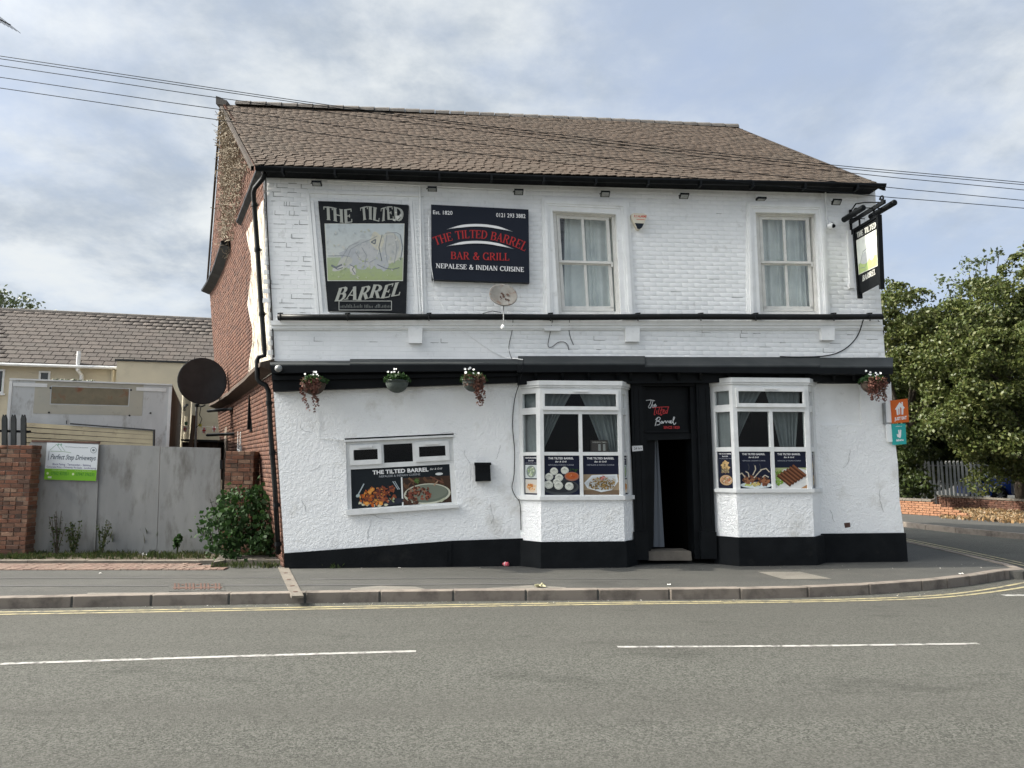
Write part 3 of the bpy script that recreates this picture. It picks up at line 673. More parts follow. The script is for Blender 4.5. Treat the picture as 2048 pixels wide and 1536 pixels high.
# sash windows
def bil(q, x, y): return tuple(lerp(lerp(Vector(q[0]), Vector(q[1]), x), lerp(Vector(q[3]), Vector(q[2]), x), y))
def sash(q, shift):
    D = -.13
    sw = link(bpy.data.objects.new('sash_window', None), F(*bil(q, .5, 1), D), PUB)
    def bar(mb, x0, y0, x1, y1, d1, d0): mb.fq([bil(q, x0, y0), bil(q, x1, y0), bil(q, x1, y1), bil(q, x0, y1)], d1, d0)
    mb = MB()
    for b in ((-.02, -.02, 1.02, .035), (-.02, .035, .05, 1), (.93, .035, 1.02, 1)): bar(mb, *b, D + .05, D - .05)
    bar(mb, .05, .965, .93, 1.0, D + .05, D - .05)
    mb.build('box_frame', M_sash, sw)
    for k, (ya, yb, d) in enumerate(((.04, .495, D + .03), (.485, .96, D - .012))):
        mb = MB(); xa, xb = .055, .885
        bar(mb, xa, ya, xb, ya + .028, d, d - .035); bar(mb, xa, yb - (.022 if k == 0 else .045), xb, yb, d, d - .035)
        bar(mb, xa, ya + .028, xa + .05, yb - .02, d, d - .035); bar(mb, xb - .05, ya + .028, xb, yb - .02, d, d - .035)
        bar(mb, .445, ya + .028, .485, yb - .02, d - .003, d - .032)
        if k == 0: bar(mb, xb - .005, yb - .02, xb + .03, yb + .03, d, d - .035)
        mb.build('sash', M_sash, sw)
        for x0, x1 in ((xa + .05, .445), (.485, xb - .05)):
            mb = MB(); mb.poly([F(*bil(q, a_, b_), d - .018) for a_, b_ in ((x0, ya + .028), (x1, ya + .028), (x1, yb - .02), (x0, yb - .02))]); mb.build('pane', M_glass2, sw)
    # curtain
    for c0, c1, f0 in shift:
        mb = MB(); nx, nz = 70, 6; vs = []
        for j in range(nz + 1):
            for i in range(nx + 1):
                t = i / nx; y = j / nz
                x = lerp(c0, c1, t) + (f0 * y if t < .3 else 0) * (1 - t / .3 if t < .3 else 0)
                vs.append(F(*bil(q, x, .02 + y * 1.0), D - .16 + .030 * math.sin(t * (c1 - c0) * 62 + 2 * math.sin(t * 7) + y * .6) + .01 * math.sin(t * 23)))
        mb.add(vs, [[j * (nx + 1) + i, j * (nx + 1) + i + 1, (j + 1) * (nx + 1) + i + 1, (j + 1) * (nx + 1) + i] for j in range(nz) for i in range(nx)])
        mb.build('curtain', M_curt, sw, smooth=True)
sash(S1, ((.18, .62, -.12), (.50, 1.0, 0)))
sash(S2, ((0, .52, 0), (.44, .82, 0)))
# casement window with vents, its sill
def casement():
    cw = link(bpy.data.objects.new('casement_window', None), F(800, 1020, -.05), PUB); q = CW; d = -.02
    def bar(mb, x0, y0, x1, y1, d1=d, d0=d - .07): mb.fq([bil(q, x0, y0), bil(q, x1, y0), bil(q, x1, y1), bil(q, x0, y1)], d1, d0)
    mb = MB(); bar(mb, 0, .03, 1, .085); bar(mb, 0, .085, .04, 1.0); bar(mb, .955, .085, 1, 1.0); bar(mb, .04, .93, .955, .999); bar(mb, .04, .335, .955, .40); bar(mb, .325, .085, .35, .335); bar(mb, .62, .085, .65, .335)
    bar(mb, -.01, .0, 1.01, .026, .045, -.05)
    mb.build('frame', M_upvc, cw); mb = MB(); bar(mb, -.01, -.022, 1.012, -.002, .022, -.05); mb.build('head_gap_shadow', M_blackw, cw); mb = MB()  # black strip painted in for the dark shadow line at the window head
    mb.build('frame', M_upvc, cw)
    for x0, x1 in ((.035, .33), (.645, .96)):
        mb = MB(); t = .055; y0, y1 = .075, .345; a, b = .035, .05
        bar(mb, x0, y0, x1, y0 + .065, .012, -.05); bar(mb, x0, y1 - .065, x1, y1, .012, -.05); bar(mb, x0, y0 + .065, x0 + a, y1 - .065, .012, -.05); bar(mb, x1 - a, y0 + .065, x1, y1 - .065, .012, -.05)
        mb.build('vent_sash', M_upvc, cw); mb = MB(); c = (x0 + x1) / 2; bar(mb, c - .065, .088, c + .065, .118, .035, .01); mb.build('trickle_vent', M_upvc, cw)
    for x0, x1, y0, y1 in ((.07, .295, .14, .28), (.35, .62, .085, .335), (.68, .925, .14, .28), (.04, .955, .40, .93)):
        mb = MB(); mb.poly([F(*bil(q, a, b), d - .04) for a, b in ((x0, y0), (x1, y0), (x1, y1), (x0, y1))]); mb.build('pane', M_glass, cw)
    mb = MB(); mb.prism([F(692, 1020, .09), F(917, 1009, .09), F(918, 1015, .09), F(693, 1031, .09)], -NV * .14); mb.build('sill', M_upvc, cw)
casement()
# bays
def bay(nm, corners, lv, px):
    """corners: 4 x ((xt,yt),(xb,yb),d). lv: photo y levels of front. px: columns"""
    bw = link(bpy.data.objects.new('bay_window', None), F(*corners[1][1], .3), PUB)
    def line(k, z):
        (xt, yt), (xb, yb), d = corners[k]; a, b = F(xt, yt, d), F(xb, yb, d); t = (z - a.z) / (b.z - a.z); p = a + (b - a) * t; p.z = z; return p
    ref = lambda y, k=1: F(corners[k][0][0], y, corners[k][2]).z
    def zz(y, k): return lerp(ref(y, 1), ref(y, 2), .5) if not isinstance(y, tuple) else y[0]
    def pt(i, a, z, dd):           # on face i at fraction a
        p, q = line(i, z), line(i + 1, z); n = Vector(((q - p).y, -(q - p).x, 0)).normalized(); return p + (q - p) * a + n * dd
    def bar(mb, i, a0, a1, y0, y1, d1, d0):
        za, zb = zz(y0, 0), zz(y1, 0)
        mb.add([pt(i, a, z, d_) for d_ in (d1, d0) for a, z in ((a0, za), (a1, za), (a1, zb), (a0, zb))], [[0, 3, 2, 1], [4, 5, 6, 7], [0, 1, 5, 4], [1, 2, 6, 5], [2, 3, 7, 6], [3, 0, 4, 7]])
    def ring(mb, y0, y1, out, inn=.16, ext=.0):
        zt, zb = zz(y0, 0), zz(y1, 0)
        O = lambda z, k: pt(0, 0 - ext, z, out) if k == 0 else pt(2, 1 + ext, z, out) if k == 3 else (pt(k - 1, 1, z, out) + pt(k, 0, z, out)) / 2
        I = lambda z, k: line(k, z) - NV * (inn if k in (1, 2) else .12)
        vs = [O(zt, k) for k in range(4)] + [O(zb, k) for k in range(4)] + [I(zt, k) for k in range(4)] + [I(zb, k) for k in range(4)]
        mb.add(vs, [[i, i + 4, i + 5, i + 1] for i in range(3)] + [[8, 9, 1, 0], [9, 10, 2, 1], [10, 11, 3, 2], [4, 5, 13, 12], [5, 6, 14, 13], [6, 7, 15, 14], [0, 8, 12, 4], [3, 7, 15, 11]] + [[8 + i, 9 + i, 13 + i, 12 + i] for i in range(3)])
    yt, y1, y2, y3, y4, y5, y6 = lv['top'], lv['p1'], lv['p2'], lv['p3'], lv['sill'], lv['wall'], None
    mb = MB(); ring(mb, y5, 1150, .05, .2, .03); mb.build('bay_plinth', M_blackw, bw)
    mb = MB(); ring(mb, lv['sillb'], y5 + .3, .004, .2); mb.build('bay_wall', M_stucco, bw)
    mb = MB(); ring(mb, lv['silltop'], lv['sillb'], .05, .2, .03); mb.build('sill', M_upvc, bw)
    mb = MB(); ring(mb, yt - 8, yt + 1, .045, .2, .02); ring(mb, yt + 1.2, yt + 5, .025, .2, .01); mb.build('cornice', M_upvc, bw)
    fr = MB(); D0, D1 = -.07, .0
    rows = (y1, y2, y3)
    ys = [yt + 5, y1[0], y1[1], y2[0], y2[1], y3[0], y3[1], lv['silltop']]
    for i, colz in enumerate(px):
        for a0, a1 in colz['posts']: bar(fr, i, a0, a1, ys[0], ys[7], D1, D0)
        for k in (0, 2, 4, 6):
            for a0, a1 in colz['span']: bar(fr, i, a0, a1, ys[k], ys[k + 1], D1 - .004, D0 + .004)
    for (a0, a1) in px[1]['mid']: bar(fr, 1, a0, a1, ys[2] + .2, ys[7], D1 - .002, D0 + .002)
    fr.build('frame', M_upvc, bw)
    a0, a1 = px[1]['vent']; mb = MB(); w = .028; e = 5.5
    bar(mb, 1, a0, a1, y1[0] - e, y1[0] + 2, .03, 0); bar(mb, 1, a0, a1, y1[1] - 2, y1[1] + e, .03, 0); bar(mb, 1, a0, a0 + w, y1[0] + 2, y1[1] - 2, .03, 0); bar(mb, 1, a1 - w, a1, y1[0] + 2, y1[1] - 2, .03, 0)
    mb.build('vent_sash', M_upvc, bw); mb = MB(); c = (a0 + a1) / 2; bar(mb, 1, c - .085, c + .085, y1[0] - 4.4, y1[0] - 1.6, .05, .03); mb.build('trickle_vent', M_upvc, bw)
    def pane(i, a0, a1, ya, yb):
        mb = MB(); mb.poly([pt(i, a, zz(y, 0), -.035) for a, y in ((a0, ya), (a1, ya), (a1, yb), (a0, yb))]); mb.build('pane', M_glass, bw)
    for i, c in enumerate(px):
        for r, (ya, yb) in enumerate(rows):
            for s0, s1 in (c['span'] if (r == 0 or i != 1) else c['panes']): pane(i, s0, s1, ya, yb)
    return bw, pt, zz
bay1, pt1, zz1 = bay('a', [((1036, 772), (1042, 1078), .02), ((1079, 766), (1083, 1082), .32), ((1241, 766), (1249, 1080), .32), ((1256, 772), (1270, 1072), .02)],
    dict(top=770, p1=(786, 815), p2=(828, 904), p3=(911, 990), sill=990, silltop=992, sillb=1000, wall=1083),
    [dict(posts=((0, .18), (.82, 1)), span=((.18, .82),)), dict(posts=((0, .045), (.955, 1)), span=((.045, .955),), mid=((.475, .515),), panes=((.045, .475), (.515, .955)), vent=(.03, .965)),
     dict(posts=((0, .2), (.62, 1)), span=((.2, .62),))])
bay2, pt2, zz2 = bay('b', [((1419, 762), (1431, 1070), .02), ((1463, 760), (1477, 1074), .32), ((1615, 760), (1628, 1074), .32), ((1627, 765), (1643, 1068), .02)],
    dict(top=764, p1=(781, 809), p2=(823, 894), p3=(903, 977), sill=977, silltop=978, sillb=985, wall=1074),
    [dict(posts=((0, .20), (.86, 1)), span=((.20, .86),)), dict(posts=((0, .055), (.945, 1)), span=((.055, .945),), mid=((.475, .52),), panes=((.055, .475), (.52, .945)), vent=(.045, .95)),
     dict(posts=((0, .2), (.62, 1)), span=((.2, .62),))])
# bay ceilings/floors, curtains
def bcurt(bw, pt, zz, ytop, ymid, ybot, gather):
    for (t0, t1, b0, b1) in gather:
        mb = MB(); nx, nz = 40, 10; vs = []
        for j in range(nz + 1):
            y = j / nz
            for i in range(nx + 1):
                t = i / nx; e = y ** .85
                a = lerp(lerp(t0, t1, t), lerp(b0, b1, t), e)
                vs.append(pt(1, a, zz(lerp(ytop, ybot, y), 0), -.15 + (.016 + .012 * y) * math.sin(t * 34 + math.sin(t * 9) * 1.5)))
        mb.add(vs, [[j * (nx + 1) + i, j * (nx + 1) + i + 1, (j + 1) * (nx + 1) + i + 1, (j + 1) * (nx + 1) + i] for j in range(nz) for i in range(nx)])
        mb.build('curtain', M_curt2, bw, smooth=True)
M_curt2 = mat('voile_curtain', (.20, .22, .22), (.15, .165, .165), 3, .9)
bcurt(bay1, pt1, zz1, 772, 0, 908, ((.02, .47, -.02, .03), (.46, .98, .80, .99)))
bcurt(bay2, pt2, zz2, 768, 0, 900, ((.02, .50, -.02, .03), (.46, .98, .66, .86)))
for bw, pt, zz, y0, y1 in ((bay1, pt1, zz1, 772, 992), (bay2, pt2, zz2, 768, 980)):
    mb = MB()
    for i, (a0, a1) in ((0, (.0, 1.)), (2, (.0, 1.))):
        nx = 14; vs = []
        for z_ in (y0, y1 - 85):
            for k in range(nx + 1): vs.append(pt(i, k / nx, zz(z_, 0), -.10 + .012 * math.sin(k * 2.1)))
        mb.add(vs, [[k, k + 1, nx + 2 + k, nx + 1 + k] for k in range(nx)])
    mb.build('side_curtain', M_curt2, bw, smooth=True)
# interior shell
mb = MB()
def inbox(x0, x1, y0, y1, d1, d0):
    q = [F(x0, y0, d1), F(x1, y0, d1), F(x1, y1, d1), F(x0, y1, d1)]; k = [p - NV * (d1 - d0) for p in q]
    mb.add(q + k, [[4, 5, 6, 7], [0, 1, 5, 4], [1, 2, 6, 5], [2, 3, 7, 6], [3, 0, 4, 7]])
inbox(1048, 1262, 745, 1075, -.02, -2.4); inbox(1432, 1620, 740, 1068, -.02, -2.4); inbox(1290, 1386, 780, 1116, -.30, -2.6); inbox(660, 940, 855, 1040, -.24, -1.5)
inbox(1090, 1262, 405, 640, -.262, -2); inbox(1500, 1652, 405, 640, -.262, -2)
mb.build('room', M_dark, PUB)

# black fascia
FA = link(bpy.data.objects.new('fascia', None), F(1150, 760, .2), PUB)
mb = MB()
def wedge(x0, x1, yw, yf, d):      # sloping lead sheet from the wall to the cornice edge
    mb.add([F(x0, yw, .0), F(x1, yw, .0), F(x1, yf, d), F(x0, yf, d), F(x1 , yf + 3, d), F(x0, yf + 3, d)], [[0, 1, 2, 3], [3, 2, 4, 5]])
wedge(540, 700, 722, 729, .36); wedge(700, 1036, 718, 727, .36); wedge(1036, 1290, 712, 727, .40); wedge(1290, 1640, 714, 731, .40); wedge(1640, 1786, 715, 733, .40)
mb.build('flashing', M_lead, FA)
mb = MB()
mb.fq([(541, 732), (700, 731), (700, 744), (543, 746)], .36, -.0); mb.fq([(700, 730), (1036, 729.5), (1036, 741), (700, 744)], .36, 0)
mb.fq([(1036, 730), (1290, 730), (1290, 744), (1036, 744)], .40, -.0); mb.fq([(1290, 734), (1640, 734), (1640, 747), (1290, 744)], .40, 0); mb.fq([(1640, 735.5), (1786, 735.5), (1786, 748), (1640, 747)], .40, 0)
mb.build('cornice', M_black, FA)
mb = MB()
mb.fq([(543, 746), (1036, 741.5), (1036, 765), (546, 783)], .14, 0)
mb.fq([(543, 752), (1036, 746), (1036, 752), (544, 760)], .22, .141)
mb.fq([(1036, 744), (1640, 744), (1640, 763), (1036, 769)], .20, -.02)
mb.fq([(1640, 748), (1779, 748), (1781, 767), (1640, 766)], .12, -.02)
mb.build('frieze', M_black, FA)
for x in (1072, 1125, 1178, 1236, 1262, 1320, 1358, 1402, 1458, 1508, 1560, 1612, 1668, 1708, 1752):
    mb = MB(); d = .2 if x < 1640 else .12
    mb.add([F(x - 3, 744, d + .15), F(x + 3, 744, d + .15), F(x + 3, 744, d), F(x - 3, 744, d), F(x - 3, 762, d), F(x + 3, 762, d), F(x + 3, 760, d + .02), F(x - 3, 760, d + .02)],
           [[0, 1, 2, 3], [0, 7, 6, 1], [0, 3, 4, 7], [1, 6, 5, 2], [4, 5, 6, 7]]); mb.build('bracket', M_black, FA)
# door surround
DS = link(bpy.data.objects.new('door_surround', None), F(1340, 1120, 0), PUB)
for q, qb in (([(1262, 762), (1284, 762), (1294, 1065), (1270, 1065)], [(1268, 1064), (1296, 1064), (1298, 1120), (1270, 1120)]), ([(1392, 760), (1418, 760), (1431, 1065), (1404, 1065)], [(1402, 1064), (1433, 1064), (1434, 1118), (1403, 1118)])):
    mb = MB(); mb.fq(q, .09, -.25); a = [(q[0][0] + 5, 775), (q[1][0] - 5, 775), (q[2][0] - 5, 1055), (q[3][0] + 5, 1055)]
    mb.fq([a[0], (a[0][0] + 2, 775), (a[3][0] + 2, 1055), a[3]], .10, .088); mb.fq([(a[1][0] - 2, 775), a[1], a[2], (a[2][0] - 2, 1055)], .10, .088)
    mb.build('pilaster', M_black, DS); mb = MB(); mb.fq(qb, .13, -.2); mb.build('pilaster_base', M_black, DS)
mb = MB()
mb.fq([(1284, 762), (1392, 762), (1392, 772), (1284, 772)], .06, -.3)
mb.fq([(1284, 772), (1290, 772), (1302, 1118), (1294, 1118)], .0, -.3); mb.fq([(1380, 772), (1393, 772), (1404, 1118), (1390, 1118)], .02, -.3)
mb.fq([(1286, 868), (1382, 866), (1382, 878), (1287, 881)], -.02, -.3)
mb.fq([(1290, 862), (1378, 861), (1378, 864), (1290, 865)], .02, -.02)
mb.build('frame', M_black, DS)
mb = MB(); mb.fq([(1286, 772), (1384, 772), (1386, 870), (1288, 872)], -.10, -.14); mb.build('transom_panel', M_black, DS)
mb = MB(); mb.fq([(1290, 880), (1310, 880), (1307, 1096), (1296, 1096)], -.12, -.17)
mb.build('door_leaf', M_black, DS)
mb = MB(); vs = []
for j in range(9):
    y = j / 8
    for i in range(13):
        t = i / 12; vs.append(F(lerp(lerp(1309, 1305, y), lerp(1316, 1329, y), t), lerp(881, 1094, y), -.25 + .012 * math.sin(t * 11)))
mb.add(vs, [[j * 13 + i, j * 13 + i + 1, (j + 1) * 13 + i + 1, (j + 1) * 13 + i] for j in range(8) for i in range(12)]); mb.build('door_curtain', mat('grey_curtain', (.13, .145, .165), rough=.9), DS, smooth=True)
mb = MB(); mb.prism([F(1297, 1103, .06), F(1382, 1103, .06), F(1384, 1121, .06), F(1297, 1121, .06)], -NV * .45); mb.build('step', M_conc, DS)
# gable
A0, A1 = F(569, 1136, 0), F(527, 338, 0); B0, B1 = PY(452, 1047, 18.9), PY(419, 575, 18.9)
RLz = 9.28
def atz(px, py, z): return GZ(px, py, z)
RL = atz(446, 208, RLz); RR = atz(1475, 256, RLz - .05)
A0.z = -.03; B0.z = -.03; B1.z = A1.z
gn = (B0 - A0).cross(ZV).normalized()
if gn.x > 0: gn = -gn
def GP(s, z, dd=0.0):
    t = (z - A0.z) / (A1.z - A0.z)
    if t <= 1: p = lerp(lerp(A0, A1, t), lerp(B0, B1, t), s)
    else:
        k = min((z - A1.z) / (RL.z - A1.z), 1); p = lerp(lerp(A1, RL, k), lerp(B1, RL, k), s)
    return p + gn * dd
mb = MB(); vs = []; na, nb = 16, 40
for i in range(nb + 1):
    for j in range(na + 1): vs.append(GP(j / na, lerp(A0.z, RL.z - .02, i / nb), -.022))
mb.add(vs, [[i * (na + 1) + j, i * (na + 1) + j + 1, (i + 1) * (na + 1) + j + 1, (i + 1) * (na + 1) + j] for i in range(nb) for j in range(na)]); mb.build('masonry', M_mortar, GW)
gms = []; rows = 123; bh = RL.z / rows
for r in range(rows):
    z = (r + .5) * bh; a, b = GP(0, z), GP(1, z); ln = (b - a).length; ux = (b - a).normalized(); up = (GP(.5, z + bh / 2) - GP(.5, z - bh / 2)).normalized()
    u = -.1125 * (r % 2)
    while u < ln:
        p, q = max(u, 0), min(u + .225, ln); u += .225
        if q - p < .04: continue
        n_ = ux.cross(up).normalized(); n_ = n_ if n_.x < 0 else -n_
        c = a + ux * (p + q) / 2 + n_ * (random.uniform(-.003, .003) - .015)
        gms.append(pmx(c, -ux, up, n_, q - p - .009, bh - .008, .05))
lay([(FW, front_bricks, M_paintbrick), (GW, gms, M_brick)], 'brick', 'brickwork', M_brick)
# whitewashed render left on the gable, flaking at its edge
mb = MB(); zs = [3.02 + i * .26 for i in range(12)]
for k, (sa, sb_) in enumerate(((.0, .27),)):
    vs = []; nn = 24
    for i, z in enumerate(zs):
        e = sb_ + .03 * math.sin(i * 1.3) - .085 * (z - 3.0) / 3.0 + random.uniform(-.012, .012)
        for j in range(nn + 1): vs.append(GP(lerp(sa, e, j / nn), z, .02 + random.uniform(-.007, .009)))
    mb.add(vs, [[i * (nn + 1) + j, i * (nn + 1) + j + 1, (i + 1) * (nn + 1) + j + 1, (i + 1) * (nn + 1) + j] for i in range(len(zs) - 1) for j in range(nn)])
mb.build('flaking_render', M_flake, GW)
# eaves-level ledge and shopfront-level ledge along the gable
def ledge(s0, s1, z0, z1, dep, th, m, nm, sag=0.0, n=14):
    mb = MB(); vs = []
    for i in range(n + 1):
        t = i / n; s = lerp(s0, s1, t); z = lerp(z0, z1, t) - sag * math.sin(t * math.pi) + random.uniform(-.01, .01)
        vs += [GP(s, z + th, .0), GP(s, z + th * .45, dep), GP(s, z, dep), GP(s, z - th * .6, .0)]
    mb.add(vs, [[4 * i + k, 4 * i + (k + 1) % 4, 4 * i + 4 + (k + 1) % 4, 4 * i + 4 + k] for i in range(n) for k in range(4)] + [[0, 1, 2, 3], [4 * n + 3, 4 * n + 2, 4 * n + 1, 4 * n]])
    return mb.build(nm, m, GW)
ledge(-.01, .30, A1.z + .02, A1.z - .10, .09, .10, M_black, 'eaves_board')
ledge(.48, 1.02, A1.z - .1, A1.z - .12, .20, .12, M_black, 'eaves_board', .12)
ledge(-.01, 1.0, 3.12, 3.10, .22, .13, M_timber, 'drip_ledge', .07)
# brick pilaster and slot windows on the gable
mb = MB(); mb.box((0, 0, 0), (.5, .25, 3.0), ax=(GP(.80, 0, .0), (B0 - A0).normalized(), gn, ZV)); mb.build('pier', M_mortar, GW)
gw = link(bpy.data.objects.new('slot_window', None), GP(.52, 1.9), GW)
ax = (GP(.50, 1.85, .0), (B0 - A0).normalized(), gn, ZV)
mb = MB(); mb.box((0, .0, 0), (.5, .012, .95), ax=ax); mb.build('pane', M_dark, gw)
mb = MB()
for a, b in (((0, 0, 0), (.06, .05, .95)), ((.44, 0, 0), (.5, .05, .95)), ((.06, 0, 0), (.44, .05, .06)), ((.06, 0, .89), (.44, .05, .95))): mb.box(a, b, ax=ax)
mb.build('frame', M_upvc, gw)
mb = MB(); ax = (GP(.30, 2.2, .0), (B0 - A0).normalized(), gn, ZV); mb.box((0, 0, 0), (.30, .03, .75), ax=ax); mb.box((.1, .03, .05), (.16, .09, .7), ax=ax); mb.build('vent', M_black, GW)
for z in (2.72, 2.12):
    mb = MB(); a = GP(.55, z, .05); b = GP(.80, z + .02, .75); b = PY(416 if z > 2.5 else 414, 822 if z > 2.5 else 870, 16.6); mb.tube([GP(.62, b.z, .0), b], .035, 6); mb.build('dish_bracket', M_black, GW)
# rest of the shell
C0, C1 = F(1809, 1124, 0), F(1750, 374, 0); C0.z = -.03
E0 = Vector((2 * RR.x - C1.x, 2 * RR.y - C1.y, C1.z)); E0b = Vector((E0.x + .2, E0.y, -.03))
mb = MB(); pr = [F(x, y, -.02) for x, y in ((1806, 1126), (1804, 1070), (1793, 950), (1780, 790), (1768, 722), (1760, 600), (1748, 376))]; pr[0].z = -.03; mb.add(pr + [E0, E0b], [[0, 1, 2, 3, 4, 5, 6, 7, 8]]); mb.add([pr[-1], E0, RR], [[0, 1, 2]]); mb.build('side_wall', M_stucco, PUB); mb = MB(); mb.add([B0, B1, E0, E0b], [[0, 1, 2, 3]]); mb.build('rear_wall', M_brick, PUB)

# ------------------------------------------------------------------ roof
RF = link(bpy.data.objects.new('roof', None), F(1140, 340, .2), PUB)
EL, ER = F(511, 331, .27), F(1763, 371, .27)
def RP(s, t, dd=0.0):
    e = lerp(EL, ER, s); r = lerp(RL, RR, s); p = lerp(e, r, t)
    n = (ER - EL).cross(RL - EL).normalized(); n = n if n.z > 0 else -n
    sagv = -.05 * math.sin(math.pi * t) * (.6 + .4 * math.sin(s * 9)) - .03 * math.sin(s * 5.2 + 1) * t
    return p + n * (dd + sagv)
mb = MB(); ns, ntt = 24, 6; vs = [RP(i / ns, j / ntt, -.03) for j in range(ntt + 1) for i in range(ns + 1)]
mb.add(vs, [[j * (ns + 1) + i, j * (ns + 1) + i + 1, (j + 1) * (ns + 1) + i + 1, (j + 1) * (ns + 1) + i] for j in range(ntt) for i in range(ns)])
BRL = Vector((2 * RL.x - EL.x, 2 * RL.y - EL.y, EL.z)); BRR = Vector((2 * RR.x - ER.x, 2 * RR.y - ER.y, ER.z))
BRL = lerp(B1, B1 + (B1 - A1).normalized() * .3, 1); BRL.z = B1.z + .05
mb.add([RL + ZV * -.02, RR + ZV * -.02, BRR, BRL], [[0, 1, 2, 3]])
mb.build('underside', M_slab, RF)
tms = []; rows = 37
for j in range(rows):
    t0, t1 = j / rows, (j + 1.18) / rows; a, b = RP(0, t0), RP(1, t0); ln = (b - a).length; w = .152 * random.uniform(.96, 1.04); n = int(ln / w) + 2
    off = random.random()
    for i in range(n):
        s0, s1 = max(0, (i - off) * w / ln), min(1, (i + 1 - off) * w / ln)
        if s1 - s0 < .004: continue
        p = RP((s0 + s1) / 2, (t0 + min(t1, 1)) / 2); up = RP((s0 + s1) / 2, min(t1, 1)) - RP((s0 + s1) / 2, t0); ux = (RP(s1, t0) - RP(s0, t0)); ln2 = up.length
        nrm = ux.cross(up).normalized(); nrm = nrm if nrm.z > 0 else -nrm
        upn = (up.normalized() - nrm * .060 + ux.normalized() * random.uniform(-.012, .012)).normalized(); nr2 = ux.cross(upn).normalized(); nr2 = nr2 if nr2.z > 0 else -nr2
        if random.random() < .006: upn = (upn - nrm * .06).normalized()
        m_ = pmx(p + nrm * (.016 + random.uniform(-.003, .004)), ux, upn, nr2, ux.length - random.uniform(.001, .004), ln2 * (1.0 + random.uniform(-.01, .015)), .011)
        tms.append(m_)
lay([(RF, tms)], 'tile', 'tiles', M_tile, bev=.02)
for i in range(34):                                      # ridge tiles
    a = lerp(RL, RR, .025 + i * .975 / 34); b = lerp(RL, RR, .025 + (i + 1) * .975 / 34 - .0015); mb = MB()
    d = (b - a).normalized(); sd = d.cross(ZV).normalized(); vs = []
    for p, e in ((a, .0), (b, .012)):
        for k in range(7):
            an = math.pi * k / 6; vs.append(p + sd * (.13 + e) * math.cos(an) + ZV * (-.05 + (.12 + e) * math.sin(an) + random.uniform(0, .004)))
    mb.add(vs, [[k, k + 1, 8 + k, 7 + k] for k in range(6)] + [list(range(7)), list(range(13, 6, -1))]); mb.build('ridge_tile', M_ridge, RF)
mb = MB(); a = RL; mb.prism([a + Vector(v) for v in ((-.10, -.12, -.06), (.10, -.10, -.08), (.12, -.1, .03), (.04, -.1, .06), (-.02, -.1, .10), (-.11, -.12, .12))], (0, .3, 0)); mb.build('gable_stone', M_ridge, RF)
for nm, p, q in (('verge', EL, RL), ('verge', RL, BRL), ('verge', ER, RR)):
    mb = MB(); d = (q - p).normalized(); vs = []; sgn = -1 if nm == 'verge' and p is not ER else 1; sd = UV * sgn
    for i in range(13):
        c = lerp(p, q, i / 12) + sd * .02; vs += [c + ZV * -.01, c + sd * .05 + ZV * -.01, c + sd * .05 - ZV * .09, c - ZV * .09]
    mb.add(vs, [[4 * i + k, 4 * i + (k + 1) % 4, 4 * i + 4 + (k + 1) % 4, 4 * i + 4 + k] for i in range(12) for k in range(4)]); mb.build('verge', M_slab, RF)
# eaves: board, soffit and gutter
mb = MB()
mb.fq([(527, 341), (1752, 376), (1752, 380), (527, 346)], .10, -.0); mb.fq([(522, 338), (1757, 374), (1757, 377), (524, 342)], .27, .0); mb.build('eaves_board', M_blackw, RF)
mb = MB(); gpts = []
for i in range(25):
    t = i / 24; x = lerp(512, 1769, t); y = lerp(336, 371.5, t) + 2.2 * math.sin(t * 3.1) - 1.0 * math.sin(t * 9); gpts.append(F(x, y, .34))
vs = []
for p in gpts:
    for k in range(9):
        an = math.pi * (1 + k / 8); vs.append(p + NV * .062 * math.cos(an) + ZV * .068 * math.sin(an) + ZV * .015)
    for k in range(9):
        an = math.pi * (2 - k / 8); vs.append(p + NV * .054 * math.cos(an) + ZV * .060 * math.sin(an) + ZV * .015)
m_ = 18
mb.add(vs, [[i * m_ + k, i * m_ + (k + 1) % m_, (i + 1) * m_ + (k + 1) % m_, (i + 1) * m_ + k] for i in range(24) for k in range(m_)] + [list(range(18)), list(range(24 * 18, 25 * 18))])
mb.build('gutter', M_black, PUB, smooth=True)
for i in range(12):
    t = (i + .5) / 12; x = lerp(512, 1769, t); y = lerp(336, 371.5, t) + 2.2 * math.sin(t * 3.1); mb = MB(); mb.fq([(x - 2, y - 3), (x + 2, y - 3), (x + 2, y + 8), (x - 2, y + 8)], .405, .27); mb.build('gutter_bracket', M_black, PUB)
# long black pipe across the front and its brackets
mb = MB(); mb.tube([F(lerp(556, 1764, i / 16), lerp(634.5, 633.5, i / 16) + .5 * math.sin(i), .15) for i in range(17)], .050, 12); mb.build('wall_pipe', M_pipe, PUB, smooth=True)
for x in (560, 695, 858, 1101, 1276, 1402, 1512, 1668, 1740):
    mb = MB(); mb.tube([F(x, 626, .03), F(x, 626, .12), F(x, 630, .2), F(x, 637, .2), F(x, 641, .1), F(x, 641, .0)], .009, 6); mb.fq([(x - 5, 626), (x + 5, 625), (x + 5, 629), (x - 5, 629)], .14, .1); mb.build('pipe_clip', M_black, PUB)
